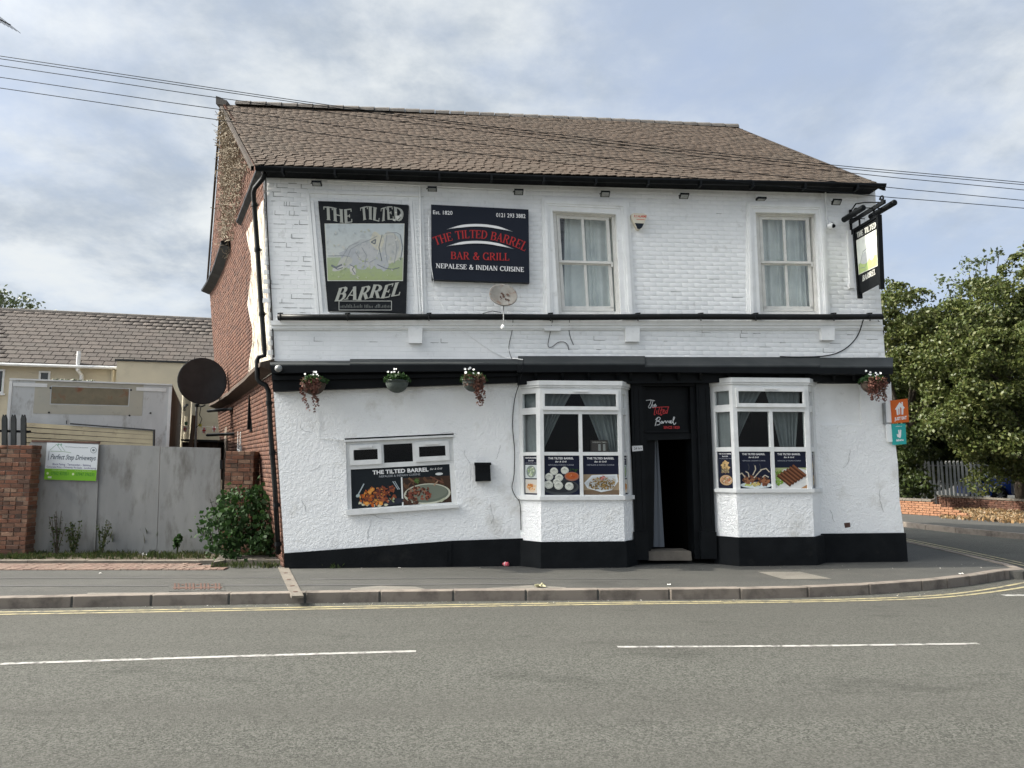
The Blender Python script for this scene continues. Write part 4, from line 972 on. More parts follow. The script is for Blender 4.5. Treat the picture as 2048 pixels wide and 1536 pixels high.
# downpipe at the corner
DP = link(bpy.data.objects.new('downpipe', None), F(556, 1110, -.06), PUB)
path = [(526, 341), (529, 349), (525, 358), (510, 376), (507, 386), (508, 401), (514, 484), (519, 564), (529, 700), (529, 711), (517, 714), (514, 722), (515, 757), (519, 764), (532, 771), (537, 782), (541, 860), (550, 979), (557, 1108)]
mb = MB(); mb.tube([F(x, y, .22 if i < 3 else (.02 if i < 5 else -.04)) for i, (x, y) in enumerate(path)], .038, 12); mb.build('pipe', M_pipe, DP, smooth=True)
for x, y in ((509, 410), (515, 500), (524, 628), (538, 806), (545, 905), (553, 1010), (556, 1088)):
    mb = MB(); mb.lathe(F(x, y, -.04) - ZV * .03, ZV, [(.039, 0), (.05, 0), (.05, .06), (.039, .06)], 12); mb.tube([F(x, y, -.04), F(x + 9, y, -.02)], .01, 5); mb.build('collar', M_black, DP)
mb = MB(); mb.tube([F(x, y, .02) for x, y in ((531, 352), (533, 420), (538, 520), (545, 650), (548, 715))], .012, 6); mb.build('corner_cable', M_black, PUB)
mb = MB(); mb.tube([F(628, 818, .035), F(637, 818, .035), F(637, 877, .035), F(690, 880, .035)], .006, 5); mb.build('surface_cable', M_trim, PUB)

# ================================================================== things fixed to the pub
def fthing(name, x, y, d, label, cat, group=None): return thing(name, F(x, y, d), label, cat, group)
# floodlights
FL = [(631, 367, 1.25), (862, 378, 1.3), (1035, 384, 1.0), (1208, 388, .9), (1366, 392, 1.05), (1520, 398, 1.5), (1671, 404, .85)]
FLL = ['small black floodlight under the gutter above the old weathered pub sign', 'small black floodlight under the gutter above the top left corner of the navy sign',
       'small floodlight under the gutter above the right half of the navy sign', 'small floodlight above the surround of the first floor window nearer the navy sign',
       'small floodlight under the gutter over the bare wall midway between the two upper windows', 'flat tilted floodlight above the upper window nearest the hanging sign',
       'small floodlight showing its glass beside the white conduit left of the hanging sign bracket']
for (x, y, tl), lb in zip(FL, FLL):
    t = fthing('floodlight', x, y, .1, lb, 'floodlight', 'floodlights under the gutter')
    c = F(x, y, .26); u = UV; n = (NV * math.cos(tl) + ZV * -math.sin(tl)); v = u.cross(n)
    c = c + u * .02
    mb = MB(); mb.box((-.075, -.018, -.052), (.075, .012, .052), ax=(c, u, n, v)); mb.build('housing', M_black, t)
    mb = MB(); mb.box((-.060, .012, -.038), (.060, .016, .038), ax=(c, u, n, v)); mb.build('glass', M_lampglass, t)
    mb = MB(); mb.tube([F(x - 4, y + 1, .0), F(x - 5, y - 3, .08), c - u * .09], .009, 6); mb.build('arm', M_black, t)
    mb = MB(); mb.fq([(x - 8, y - 9), (x + 0, y - 9), (x + 0, y - 1), (x - 8, y - 1)], .055, -.01); mb.build('junction_box', M_trim, t)
cd_ = fthing('conduit', 845, 372, .03, 'thin white cable conduit running under the gutter over the two wall signs', 'conduit')
mb = MB(); mb.tube([F(x, y, .035) for x, y in ((655, 361), (845, 371), (858, 372), (1018, 380))], .013, 6); mb.build('tube', M_trim, cd_)
mb = MB(); mb.tube([F(x, y, .035) for x, y in ((840, 372), (842, 500), (846, 625))], .016, 6); mb.build('drop', M_trim, cd_)
cd2 = fthing('conduit', 1655, 410, .03, 'white upright conduit dropping to the round camera beside the hanging sign', 'conduit')
mb = MB(); mb.tube([F(x, y, .035) for x, y in ((1651, 384), (1653, 440), (1656, 447))], .012, 6); mb.build('tube', M_trim, cd2)
# security camera
t = fthing('security_camera', 1660, 452, .05, 'round white security camera on the wall left of the hanging sign', 'camera')
mb = MB(); mb.lathe(F(1660, 452, .0), NV, [(.055, 0), (.055, .05), (.045, .07)], 16); mb.build('base', M_trim, t)
mb = MB(); c = F(1662, 452, .11); dd = (NV + UV * .8 - ZV * .3).normalized(); mb.lathe(c - dd * .05, dd, [(.0, -.01), (.04, 0), (.055, .04), (.05, .085), (.0, .086)], 16); mb.build('eye', M_trim, t)
mb = MB(); mb.lathe(c + dd * .037, dd, [(.035, 0), (.03, .02), (.015, .035), (0, .038)], 12); mb.build('lens', M_black, t)
# alarm box
t = fthing('alarm_box', 1279, 458, .0, 'cream shield-shaped burglar alarm box right of the upper window', 'alarm box')
sh = [(1263, 428), (1268, 426), (1288, 427), (1294, 430), (1292, 438), (1288, 447), (1284, 455), (1279, 458), (1275, 457), (1270, 448), (1265, 438)]
mb = MB(); mb.prism([F(x, y, .10) for x, y in sh], -NV * .10, (.68, .63, .52)); mb.prism([F(x, y, .107) for x, y in ((1270, 446), (1288, 447), (1284, 455), (1279, 458), (1275, 457))], -NV * .006, (.015, .02, .03)); mb.build('case', M_print, t)
cdp = Card([(1264, 427), (1293, 428), (1290, 458), (1268, 457)], .1); cdp.text('ELITE ALARMS', .12, .78, .86, .13, (.55, .05, .03), .03); cdp.text('0121 555 SECURITY', .2, .60, .8, .08, (.6, .1, .06), .02)
cdp = Card([(1264, 427), (1293, 428), (1290, 458), (1268, 457)], .1); cdp.text('K S ALARMS', .12, .76, .86, .15, (.55, .05, .03), .03); cdp.rect(.24, .60, .76, .64, (.6, .15, .1))
cdp.build('lettering', t)
# --- old weathered sign
NAVY = (.012, .016, .026); GREY = (.40, .41, .37); RED = (.42, .035, .035)
t = fthing('pub_sign', 733, 626, .0, 'old weathered black pub sign with a faded painted picture of a slumped figure and barrel', 'sign', )
OQ = [(636, 402), (817, 409), (811, 626), (656, 621)]
mb = MB(); mb.prism([F(x, y, .05) for x, y in ((636, 402), (740, 405), (800, 409), (817, 410), (815, 500), (812, 626), (660, 621), (656, 622), (645, 500))], -NV * .05); mb.build('board', mat('faded_black_board', (.012, .014, .017), (.022, .024, .027), 4, .6, spec=.12, dirt=((.2, .2, .19), 11, .7, .67)), t)
c = Card([(636, 402), (817, 409), (836, 626), (631, 622)], .05)      # straight card over the tapered board
A = c.A
def ox(x, y): # photo px -> card coords
    yy = (y - 405) / 219; return ((x - 636) / 181 * A, 1 - yy)
c = Card([(636, 402), (817, 402), (817, 624), (636, 624)], .051, A=181 / 222); A = c.A
def P_(x, y): return ((x - 636) / 222, 1 - (y - 402) / 222)
def wob(t):
    cx = {0: 0}
    def w(X, Y): return X + .012 * math.sin(Y * 60 + X * 9), Y + .012 * math.sin(X * 23)
    return w
x0, y0 = P_(648, 443); x1, _ = P_(735, 443)
c.serif('THE', x0, y0, P_(706, 0)[0], .122, GREY, thick=.25, thin=.08, warp=lambda X, Y: (X + (Y - y0) * -.05, Y + .014 * math.sin(X * 19)))
c.serif('TILTED', P_(722, 0)[0], y0 + .01, P_(806, 0)[0], .118, GREY, thick=.25, thin=.08, warp=lambda X, Y: (X + (Y - y0) * .10 * math.sin(X * 26), Y + .010 * math.sin(X * 31)))
for (x, y, r) in ((795, 435, 4), (801, 431, 3), (788, 440, 2.5), (792, 425, 2)): c.disc(*P_(x, y), r / 222, r / 222, (.62, .62, .58), 7, .4)
q = [(649, 447), (809, 445), (806, 562), (655, 561)]
def gq(u, v):
    a = (lerp(q[0][0], q[3][0], v), lerp(q[0][1], q[3][1], v)); b = (lerp(q[1][0], q[2][0], v), lerp(q[1][1], q[2][1], v)); return P_(lerp(a[0], b[0], u), lerp(a[1], b[1], v))
def rc(u0, v0, u1, v1, col): c.p([gq(u0, v0), gq(u1, v0), gq(u1, v1), gq(u0, v1)], col)
rc(0, 0, 1, 1, (.60, .61, .55))
for i in range(14): rc(.008, .01 + i * .99 / 14, .992, .01 + (i + 1) * .99 / 14 - (0 if i < 13 else .02), tuple(lerp(Vector((.52, .57, .58)), Vector((.60, .61, .56)), i / 13)))
for i in range(9): v = .60 + .043 * i; c.p([gq(.008, v + .02 * math.sin(i)), gq(.5, v - .02 - .015 * math.sin(i * 2)), gq(.992, v), gq(.992, .985), gq(.008, .985)], tuple(lerp(Vector((.38, .44, .30)), Vector((.35, .42, .21)), i / 8)))
def bl(u, v, ru, rv, col, n=14, w=.12, rot=0): c.disc(*gq(u, v), ru * A * .88, rv * .53, col, n, w, rot)
bl(.42, .52, .23, .20, (.47, .49, .49), w=.25, rot=.2); bl(.33, .60, .16, .16, (.44, .46, .48), w=.25); bl(.55, .55, .13, .22, (.50, .51, .51), w=.2)
bl(.83, .43, .15, .27, (.56, .56, .50)); bl(.83, .43, .11, .22, (.50, .51, .49), w=.06); bl(.66, .32, .09, .13, (.60, .58, .48), w=.2); bl(.64, .22, .05, .07, (.58, .56, .46))
bl(.24, .68, .10, .08, (.50, .51, .46), rot=.6); bl(.16, .78, .09, .045, (.55, .55, .52), rot=.25); bl(.34, .82, .035, .09, (.57, .56, .52), rot=.3); bl(.46, .75, .07, .06, (.44, .46, .47)); bl(.72, .66, .09, .16, (.46, .48, .49), w=.2)
DK = (.17, .19, .21)
for pts, w in ((((.06, .73), (.12, .77), (.2, .72)), .014), (((.06, .74), (.14, .80), (.21, .77)), .008), (((.25, .66), (.32, .45), (.45, .35), (.58, .28), (.66, .22)), .005), (((.2, .6), (.3, .4), (.42, .33)), .004), (((.58, .33), (.64, .28), (.63, .36), (.58, .33)), .010),
               (((.30, .72), (.36, .76), (.33, .80), (.37, .88)), .006), (((.66, .72), (.76, .78), (.86, .80), (.95, .77)), .006), (((.72, .2), (.68, .42), (.72, .66)), .006), (((.95, .2), (.985, .42), (.96, .64)), .006), (((.76, .17), (.9, .16), (.95, .2)), .005),
               (((.46, .42), (.52, .56), (.5, .7)), .005), (((.38, .5), (.44, .64), (.56, .68), (.64, .62)), .004), (((.02, .57), (.2, .56), (.3, .58)), .004), (((.78, .2), (.76, .44), (.79, .68)), .004), (((.88, .18), (.91, .44), (.88, .7)), .004)):
    c.line([gq(*p) for p in pts], w * 1.1, DK if w > .0055 else (.30, .32, .34))
for i in range(60):
    u, v = random.uniform(.05, .95), random.uniform(.1, .95); c.disc(*gq(u, v), random.uniform(.006, .02), random.uniform(.003, .01), random.choice([(.56, .57, .54), (.42, .45, .46), (.50, .52, .44), (.6, .6, .56)]) if v < .6 else random.choice([(.40, .47, .26), (.48, .52, .36), (.52, .54, .46)]), 7, .4, random.random() * 3)
bx, by = P_(668, 601); ex, _ = P_(800, 0)
c.serif('BARREL', bx, by, ex, .118, GREY, shear=.22, thick=.25, thin=.08, warp=lambda X, Y: (X + (Y - by) * .12, Y + .35 * ((X - bx) / (ex - bx)) ** 1.6 * .12 + .008 * math.sin(X * 29)))
a_, b_ = P_(678, 620), P_(783, 602)
for s_ in (((a_[0], a_[1]), (b_[0], a_[1])), ((b_[0], a_[1]), (b_[0], b_[1])), ((b_[0], b_[1]), (a_[0], b_[1])), ((a_[0], b_[1]), (a_[0], a_[1]))): c.line(s_, .006, (.45, .46, .43))
for i in range(34): x = lerp(a_[0] + .015, b_[0] - .015, i / 33); h = random.uniform(.01, .035); c.rect(x, a_[1] + .02, x + .006, a_[1] + .02 + h, (.16, .17, .16)) if i not in (15, 22) else None
c.build('painting', t, M_old)
# --- navy sign
t = fthing('pub_sign', 960, 565, .0, 'clean navy rectangular pub sign with red arched lettering and white swooshes', 'sign')
q = [(862, 409), (1057, 419), (1059, 565), (863, 559)]
mb = MB(); mb.prism([F(x, y, .12) for x, y in q], -NV * .11); mb.build('box', mat('navy_sign_face', (.014, .018, .028), (.016, .02, .031), 2, .5, spec=.12), t)
c = Card([(862, 409), (1057, 409), (1057, 559), (862, 559)], .121, A=195 / 150)
def Q(x, y): # crop px (scale 3.84 from 840,340)
    return ((x / 3.84 + 840 - 862) / 150, 1 - (y / 3.84 + 340 - 409) / 150)
WH = (.78, .78, .78)
tl = lambda x: .047 * (x)      # whole layout slopes down to the right
a_ = Q(100, 338); c.text('Est. 1820', a_[0], a_[1], Q(250, 0)[0], .052, WH, .012, warp=lambda X, Y: (X, Y - .04 * (X - a_[0])))
a2 = Q(585, 360); c.text('0121 293 3882', a2[0], a2[1], Q(810, 0)[0], .055, WH, .012, warp=lambda X, Y: (X, Y - .04 * (X - a2[0])))
def archy(x0c, x1c, xm, ym, k0, k1):
    """baseline through crop px: parabola top at (xm,ym), drop k0 at left end, k1 at right"""
    def yb(X): 
        x = X; return ym + (k0 * ((xm - x) / (xm - x0c)) ** 2 if x < xm else k1 * ((x - xm) / (x1c - xm)) ** 2)
    return yb
yb = archy(110, 800, 400, 523, 62, 100)
s0, s1 = Q(120, 0)[0], Q(806, 0)[0]
def wp(X, Y):
    xc = (X * 150 + 862 - 840) * 3.84; e = 2.0; sl_ = (yb(xc + e) - yb(xc - e)) / (2 * e); base = Q(xc, yb(xc)); h = Y
    return base[0] + h * sl_ * 1.0, base[1] + h
c.serif('THE TILTED BARREL', s0, 0, s1, .108, RED, warp=wp)
for xa, xb, xm, ym, k0, k1 in ((205, 712, 430, 424, 32, 50), (205, 718, 430, 554, 32, 52)):
    f = archy(xa, xb, xm, ym, k0, k1); pts = []; n = 26; up, lo_ = [], []
    for i in range(n + 1):
        x = lerp(xa, xb, i / n); w = 9 * min(1, 4.5 * min(i / n, 1 - i / n)) + .8; up.append(Q(x, f(x) - w)); lo_.append(Q(x, f(x) + w))
    for i in range(n): 
        e = min(i, n - 1 - i); c.p([up[i], up[i + 1], lo_[i + 1], lo_[i]], tuple(lerp(Vector((.12, .13, .15)), Vector((.8, .8, .8)), min(1, e / 4 + .15))))
b_ = Q(235, 684); c.serif('BAR & GRILL', b_[0], b_[1], Q(688, 0)[0], .098, RED, warp=lambda X, Y: (X, Y - .025 * (X - b_[0])))
b2 = Q(122, 752); c.serif('NEPALESE & INDIAN CUISINE', b2[0], b2[1], Q(800, 0)[0], .062, WH, warp=lambda X, Y: (X, Y - .045 * (X - b2[0])), thick=.2, thin=.09)
c.build('lettering', t)
# --- small rusty satellite dish
def dish(t, c, n, R_, depth, m, m2=None, rim=.012):
    mb = MB(); mb.lathe(c, n, [(R_ * k / 8, depth * (k / 8) ** 2) for k in range(9)] + [(R_ + rim, depth), (R_ + rim, depth - rim * 1.5)] + [(R_ * k / 8, depth * (k / 8) ** 2 - .012) for k in range(8, -1, -1)], 32); return mb.build('reflector', m, t, smooth=True)
t = fthing('satellite_dish', 1007, 620, .1, 'small rust-stained satellite dish on the white wall below the navy sign', 'satellite dish')
c_ = F(1006, 592, .38); n_ = (NV + ZV * .55 + UV * .12).normalized()
dish(t, c_, n_, .215, .035, mat('stained_dish', (.30, .29, .26), (.24, .22, .19), 6, .6, dirt=((.16, .06, .025), 7, .9, .54)))
mb = MB(); u_ = n_.cross(UV).normalized()
for k in range(14):
    a_ = random.uniform(-.09, .09); b_ = random.uniform(-.1, .06); mb.add([c_ + n_ * (.004 + (a_ * a_ + b_ * b_) / .215 ** 2 * .035 + .002 * k / 14) + UV * (a_ + random.uniform(.008, .03) * math.cos(q * 1.05)) + u_ * (b_ + random.uniform(.008, .03) * math.sin(q * 1.05)) for q in range(6)], [[0, 1, 2, 3, 4, 5]])
mb.build('rust_patch', M_rusty, t, kind='stuff')
mb = MB(); mb.tube([F(1007, 608, .38), F(1007, 640, .62), F(1006, 652, .64)], .009, 6); mb.tube([F(1007, 604, .0), F(1007, 604, .37)], .02, 8); mb.tube([F(965, 627, .01), F(985, 622, .06), F(1002, 625, .02)], .008, 6); mb.build('arm', M_galv, t)
mb = MB(); c2 = F(1006, 654, .64); mb.lathe(c2 - ZV * .03, ZV, [(0, 0), (.03, .005), (.034, .035), (.022, .06), (0, .065)], 12); mb.build('receiver', M_trim, t)
# --- round grey outdoor light at the fascia end
t = fthing('globe_light', 558, 737, .36, 'small round grey light fixed to the left end of the black fascia', 'light')
mb = MB(); c_ = F(557, 737, .42); mb.lathe(c_ - NV * .05, NV, [(0.03, -.02)] + [(.056 * math.sin(math.pi * k / 8), .05 - .056 * math.cos(math.pi * k / 8)) for k in range(1, 9)], 16); mb.build('globe', M_galv, t, smooth=True)
# --- black wall box
t = fthing('wall_box', 965, 964, .02, 'black metal bin box with two knobs on the white wall left of the bay window', 'wall box')
mb = MB(); mb.prism([F(x, y, .13) for x, y in ((950, 928), (980, 927), (982, 962), (951, 963))], -NV * .12); mb.prism([F(x, y, .15) for x, y in ((949, 925), (982, 925), (983, 930), (949, 931))], -NV * .14); mb.build('case', M_black, t)
for x, y in ((959, 940), (972, 938)): mb = MB(); mb.lathe(F(x, y, .13), NV, [(.03, 0), (.028, .015), (.0, .016)], 10); mb.build('knob', M_blackw, t)
# --- notice by the door
t = fthing('notice', 1274, 902, .09, 'small white printed notice on the black pilaster left of the door', 'notice')
c = Card([(1264, 892), (1285, 891), (1286, 901), (1265, 903)], .101); c.bg((.6, .6, .6)); c.text('24 hrs', .35, .3, 1.8, .45, (.1, .1, .1), .02); mb = c.mb; mb.prism([F(x, y, .1012) for x, y in ((1264, 892), (1285, 891), (1286, 901), (1265, 903))], -NV * .01, (.6, .6, .6)); c.build('card', t)
# cracked paint in some joints of the old brickwork
mb = MB()
for _ in range(85):
    if random.random() < .6: x, y = random.uniform(540, 606), random.uniform(358, 628)
    else: x, y = random.uniform(560, 1745), random.choice((random.uniform(430, 620), random.uniform(665, 705)))
    if any(inpoly(x, y, q) or inpoly(x + 14, y, q) for q in keep) or inpoly(x, y, OQ) or (630 < x < 850 and y < 640) or (850 < x < 1070 and y < 575): continue
    row = round((F(x, y).z - z0) / ((z1 - z0) / max(1, round((z1 - z0) / .077)))) * ((z1 - z0) / max(1, round((z1 - z0) / .077))) + z0
    U = uz(F(x, y))[0]; ln = random.uniform(.05, .2); w_ = random.uniform(.002, .005)
    mb.prism([L3(U, .0035, row - w_), L3(U + ln, .0035, row - w_ * .3), L3(U + ln, .0035, row + w_ * .5), L3(U, .0035, row + w_)], -NV * .006)
    if random.random() < .4: mb.prism([L3(U, .0037, row), L3(U + .005, .0037, row), L3(U + .005, .0037, row + .07), L3(U, .0037, row + .07)], -NV * .006)
mb.build('crack', M_rusty if False else mat('crack_dark', (.16, .16, .15), (.34, .34, .33), 20, .9), FW, kind='stuff')

# hairline cracks and rust runs on the rendered ground floor
mb = MB()
for (x, y, ln, an) in ((603, 1000, 26, 1.2), (742, 1040, 40, 1.7), (1000, 890, 30, 1.4), (640, 930, 22, 2.4), (930, 900, 34, 1.9), (1700, 900, 40, 1.5), (1760, 980, 46, 1.8), (1660, 1020, 26, 1.2), (600, 850, 30, 1.6), (980, 1010, 40, 1.3), (740, 1029, 50, .1), (880, 866, 36, .15)):
    a = an
    for k in range(9):
        x2, y2 = x + ln / 9 * math.cos(a), y + ln / 9 * math.sin(a); w_ = .35
        mb.prism([F(x, y, .0235), F(x2, y2, .0235), F(x2 + w_ * math.sin(a), y2 - w_ * math.cos(a), .0235), F(x + w_ * math.sin(a), y - w_ * math.cos(a), .0235)], -NV * .004); x, y = x2, y2; a += random.uniform(-.5, .5)
mb.build('crack', bpy.data.materials['crack_dark'], FW, kind='stuff')
# --- script sign over the door
t = fthing('door_sign', 1333, 866, -.1, 'black panel over the doorway with white and red handwritten lettering', 'sign')
mb = MB(); mb.prism([F(x, y, -.085) for x, y in ((1289, 780), (1376, 780), (1377, 862), (1290, 863))], -NV * .012); mb.build('panel', M_black, t)
c = Card([(1250, 740), (1440, 740), (1440, 930), (1250, 930)], -.0845, A=1.0)
def S(x, y): return (x / 3.937 / 190, 1 - y / 3.937 / 190)       # crop px (scale 3.937 from 1250,740)
def script(pts, w, col, n=4): c.line([S(*p) for p in smooth([tuple(map(float, p)) for p in pts], n)], w, col)
W_ = (.62, .63, .64); Rd = (.50, .05, .055); w = .0075
for s_ in ([(165, 240), (200, 236), (235, 242)], [(206, 238), (200, 262), (185, 290), (196, 300), (208, 285)], [(222, 240), (212, 270), (200, 300), (212, 278), (222, 275), (218, 296), (226, 292)], [(228, 284), (242, 276), (238, 268), (230, 282), (236, 292), (250, 280)],): script(s_, w, W_)
for s_ in ([(215, 298), (280, 292), (346, 290)], [(240, 300), (232, 335), (230, 352), (240, 350)], [(252, 316), (248, 340), (256, 345)], [(272, 296), (262, 335), (266, 350), (274, 340)], [(292, 292), (280, 340), (284, 358), (292, 345)], [(300, 330), (312, 320), (306, 312), (298, 330), (304, 345), (316, 335)], [(328, 318), (318, 328), (322, 342), (334, 325), (342, 288), (330, 344)], [(276, 318), (304, 312)]): script(s_, w, Rd)
for s_ in ([(258, 372), (246, 405), (238, 438), (236, 436)], [(240, 392), (262, 372), (278, 380), (266, 398), (252, 402), (276, 410), (272, 428), (248, 434)], [(294, 402), (284, 410), (288, 422), (298, 406), (300, 422), (308, 406), (318, 400), (322, 414)], [(318, 402), (326, 418), (332, 402), (340, 404), (346, 416)],
           [(346, 400), (352, 404), (352, 418), (362, 408), (366, 398), (358, 402), (362, 420), (374, 410)], [(372, 414), (390, 378), (384, 370), (378, 400), (386, 430), (402, 414)]): script(s_, w, W_)
a_ = S(304, 462); c.text('SINCE 1820', a_[0], a_[1], S(430, 0)[0], .028, Rd, .03)
c.build('lettering', t)
# --- menu prints
BN = (.010, .013, .030)
def head(c, cx, hw, y1, y2, y3, h1, h2, h3, bg=BN):
    c.text('THE TILTED BARREL', cx - hw, y1, cx + hw, h1, (.8, .8, .8), .035); c.text('Bar & Grill', cx - hw * .45, y2, cx + hw * .45, h2, (.75, .75, .75), .02, .25); c.text('NEPALESE & INDIAN CUISINE', cx - hw, y3, cx + hw, h3, (.42, .44, .48), .0)
def heap(c, cx, cy, rx, ry, cols, n, s0, s1):
    for i in range(n):
        a = random.random() * 6.28; r = math.sqrt(random.random()); s_ = random.uniform(s0, s1); c.disc(cx + rx * r * math.cos(a), cy + ry * r * math.sin(a), s_, s_ * random.uniform(.4, .8), random.choice(cols), 8, .3, random.random() * 3)
def dumpling(c, x, y, r):
    c.disc(x, y, r, r * .92, (.50, .51, .46), 14, .05); c.disc(x - r * .08, y + r * .12, r * .82, r * .72, (.66, .67, .60), 12, .08)
    for k in range(6): a = 1.57 + (k - 2.5) * .5; c.line([(x, y + r * .5), (x + r * .8 * math.cos(a + 3.14), y + r * .2 + r * .8 * math.sin(a + 3.14) * .8)], r * .09, (.36, .37, .33))
def paneq(pt, zz, i, a0, a1, y0, y1):
    def fn(A):
        def f(x, y, o): return pt(i, lerp(a0, a1, x / A), lerp(zz(y1, 0), zz(y0, 0), y), -.03 + o)
        return f
    A = (pt(i, a1, 1.5, 0) - pt(i, a0, 1.5, 0)).length / (zz(y0, 0) - zz(y1, 0))
    return Card(A=A, fn=fn(A))
def poster(pt, zz, i, a0, a1, y0, y1, label, draw, grp='menu posters in the bay windows'):
    c = paneq(pt, zz, i, a0, a1, y0, y1); o = pt(i, (a0 + a1) / 2, zz(y1, 0), -.03)
    t = thing('menu_poster', o, label, 'poster', grp)
    q = [c.fn(x, y, 0) for x, y in ((0, 0), (c.A, 0), (c.A, 1), (0, 1))]; mb = MB(); mb.prism(q, NV * -.004, BN); mb.build('backing', M_print, t)
    c.bg(BN); draw(c); c.build('print', t)
def d_momo(c):
    A = c.A; head(c, A / 2 - .02, A * .36, .905, .825, .745, .05, .04, .03); c.disc(A * .46, .20, A * .52, .20, (.05, .055, .06), 20); c.disc(A * .46, .22, A * .46, .16, (.025, .028, .032), 20)
    for x, y in ((.28, .60), (.58, .62), (.14, .46), (.42, .44), (.36, .33), (.10, .27)): dumpling(c, x * A, y, .105)
    c.disc(A * .78, .47, .19, .115, (.30, .13, .09), 18); c.disc(A * .78, .48, .155, .085, (.42, .10, .03), 16); heap(c, A * .78, .48, .08, .04, [(.5, .2, .1), (.32, .07, .03)], 8, .01, .03)
    for x, y in ((.40, .24), (.70, .22), (.12, .26)): dumpling(c, x * A, y, .115)
    heap(c, A * .85, .64, .1, .04, [(.03, .07, .02), (.02, .05, .02)], 12, .01, .03)
def d_noodle(c):
    A = c.A; head(c, A / 2, A * .38, .905, .825, .745, .05, .04, .03); c.rect(0, 0, A, .52, (.30, .23, .15)); c.rect(0, 0, A, .12, (.16, .11, .07))
    c.p([(A * .03, .30), (A * .25, .50), (A * .95, .52), (A * .98, .34), (A * .80, .12), (A * .5, .07), (A * .12, .17)], (.62, .66, .68)); c.p([(A * .08, .30), (A * .28, .46), (A * .9, .48), (A * .92, .34), (A * .76, .15), (A * .5, .11), (A * .16, .19)], (.50, .53, .54))
    heap(c, A * .52, .28, A * .36, .16, [(.26, .16, .05), (.36, .24, .09), (.18, .11, .035), (.40, .29, .13), (.12, .08, .03)], 130, .012, .035)
    for i in range(50): a, b = random.uniform(.2, .85), random.uniform(.15, .4); c.line([(a * A, b), (a * A + random.uniform(-.09, .09), b + random.uniform(-.04, .05))], .012, random.choice([(.46, .33, .14), (.22, .13, .045)]))
    heap(c, A * .55, .43, A * .12, .05, [(.40, .12, .10), (.55, .25, .22), (.14, .2, .05)], 16, .01, .035)
def d_chops(c):
    A = c.A; head(c, A / 2 - .02, A * .36, .905, .825, .735, .05, .04, .03)
    for x in (.3, .48, .66): c.line([(x * A, .5), (x * A + .02, .58), (x * A - .01, .67)], .02, (.05, .055, .06))
    c.disc(A * .52, .09, A * .5, .085, (.58, .64, .64), 20); heap(c, A * .5, .11, A * .4, .04, [(.45, .5, .15), (.5, .45, .2)], 14, .02, .05)
    heap(c, A * .30, .25, A * .18, .12, [(.20, .08, .045), (.10, .04, .025), (.30, .14, .07)], 34, .02, .07); heap(c, A * .68, .20, A * .24, .11, [(.16, .06, .035), (.08, .035, .02), (.28, .12, .06)], 38, .02, .08)
    for p in (((.18, .30), (.08, .42), (.02, .38)), ((.3, .3), (.28, .42), (.2, .46)), ((.45, .28), (.62, .44), (.7, .5)), ((.66, .5), (.85, .54), (.95, .44)), ((.42, .36), (.52, .52), (.5, .62)), ((.72, .3), (.8, .36), (.92, .3))): c.line([(a * A, b) for a, b in p], .028, (.50, .45, .36))
    heap(c, A * .5, .12, A * .14, .04, [(.5, .38, .12), (.62, .5, .2)], 10, .02, .04)
def d_kebab(c):
    A = c.A; head(c, A / 2 - .02, A * .36, .905, .825, .735, .05, .04, .03); c.rect(0, 0, A, .56, (.34, .38, .20)); c.p([(0, 0), (A, 0), (A, .5), (A * .75, .56), (A * .3, .52), (0, .25)], (.62, .62, .60)); heap(c, A * .2, .42, A * .2, .1, [(.16, .26, .05), (.35, .42, .15), (.5, .5, .35)], 40, .02, .05); heap(c, A * .12, .2, A * .12, .1, [(.18, .32, .05), (.28, .42, .1)], 22, .02, .06)
    for k in range(6):
        x, y = .10 + k * .095, .36 + k * .05; c.line([(x * A, y), ((x + .40) * A, y - .28)], .098, (.07, .026, .013)); c.line([(x * A, y + .02), ((x + .40) * A, y - .26)], .055, (.15, .058, .028)); c.line([(x * A + .03, y + .01), ((x + .36) * A, y - .235)], .02, (.24, .10, .05))
    c.p([(A * .8, 0), (A, 0), (A, .1)], (.35, .2, .1))
def d_side(kind):
    def f(c):
        A = c.A; head(c, A / 2, A * .42, .925, .855, .80, .03, .035, .02)
        if kind == 'a':
            c.rect(A * .06, .42, A * .94, .76, (.50, .54, .54)); c.disc(A / 2, .59, A * .36, .155, (.20, .24, .22), 18); heap(c, A / 2, .59, A * .26, .11, [(.35, .44, .25), (.5, .55, .42), (.22, .32, .12)], 40, .01, .035)
            c.rect(A * .06, .04, A * .94, .39, (.55, .52, .47)); c.p([(A * .1, .2), (A * .4, .3), (A * .92, .24), (A * .7, .07), (A * .45, .06)], (.60, .48, .34)); heap(c, A * .5, .19, A * .3, .08, [(.5, .22, .05), (.42, .15, .03), (.6, .3, .1)], 40, .01, .035)
        else:
            heap(c, A * .52, .62, A * .24, .12, [(.45, .30, .12), (.55, .38, .18), (.35, .22, .09), (.18, .14, .07)], 60, .012, .05); heap(c, A * .5, .48, A * .26, .05, [(.30, .26, .14), (.2, .14, .08)], 20, .012, .05)
            c.disc(A * .52, .22, A * .42, .14, (.48, .33, .18), 20); c.disc(A * .52, .22, A * .36, .115, (.42, .25, .14), 18); heap(c, A * .52, .22, A * .3, .09, [(.55, .45, .35), (.25, .13, .07), (.15, .2, .06), (.4, .14, .08)], 45, .01, .035)
    return f
poster(pt1, zz1, 0, .18, .82, 911, 990, 'narrow menu poster with green salad bowl above an orange curry, left bay', d_side('a'))
poster(pt1, zz1, 1, .045, .475, 911, 990, 'navy menu poster showing white dumplings with a red dip', d_momo)
poster(pt1, zz1, 1, .515, .955, 911, 990, 'navy menu poster showing a white plate of noodles', d_noodle)
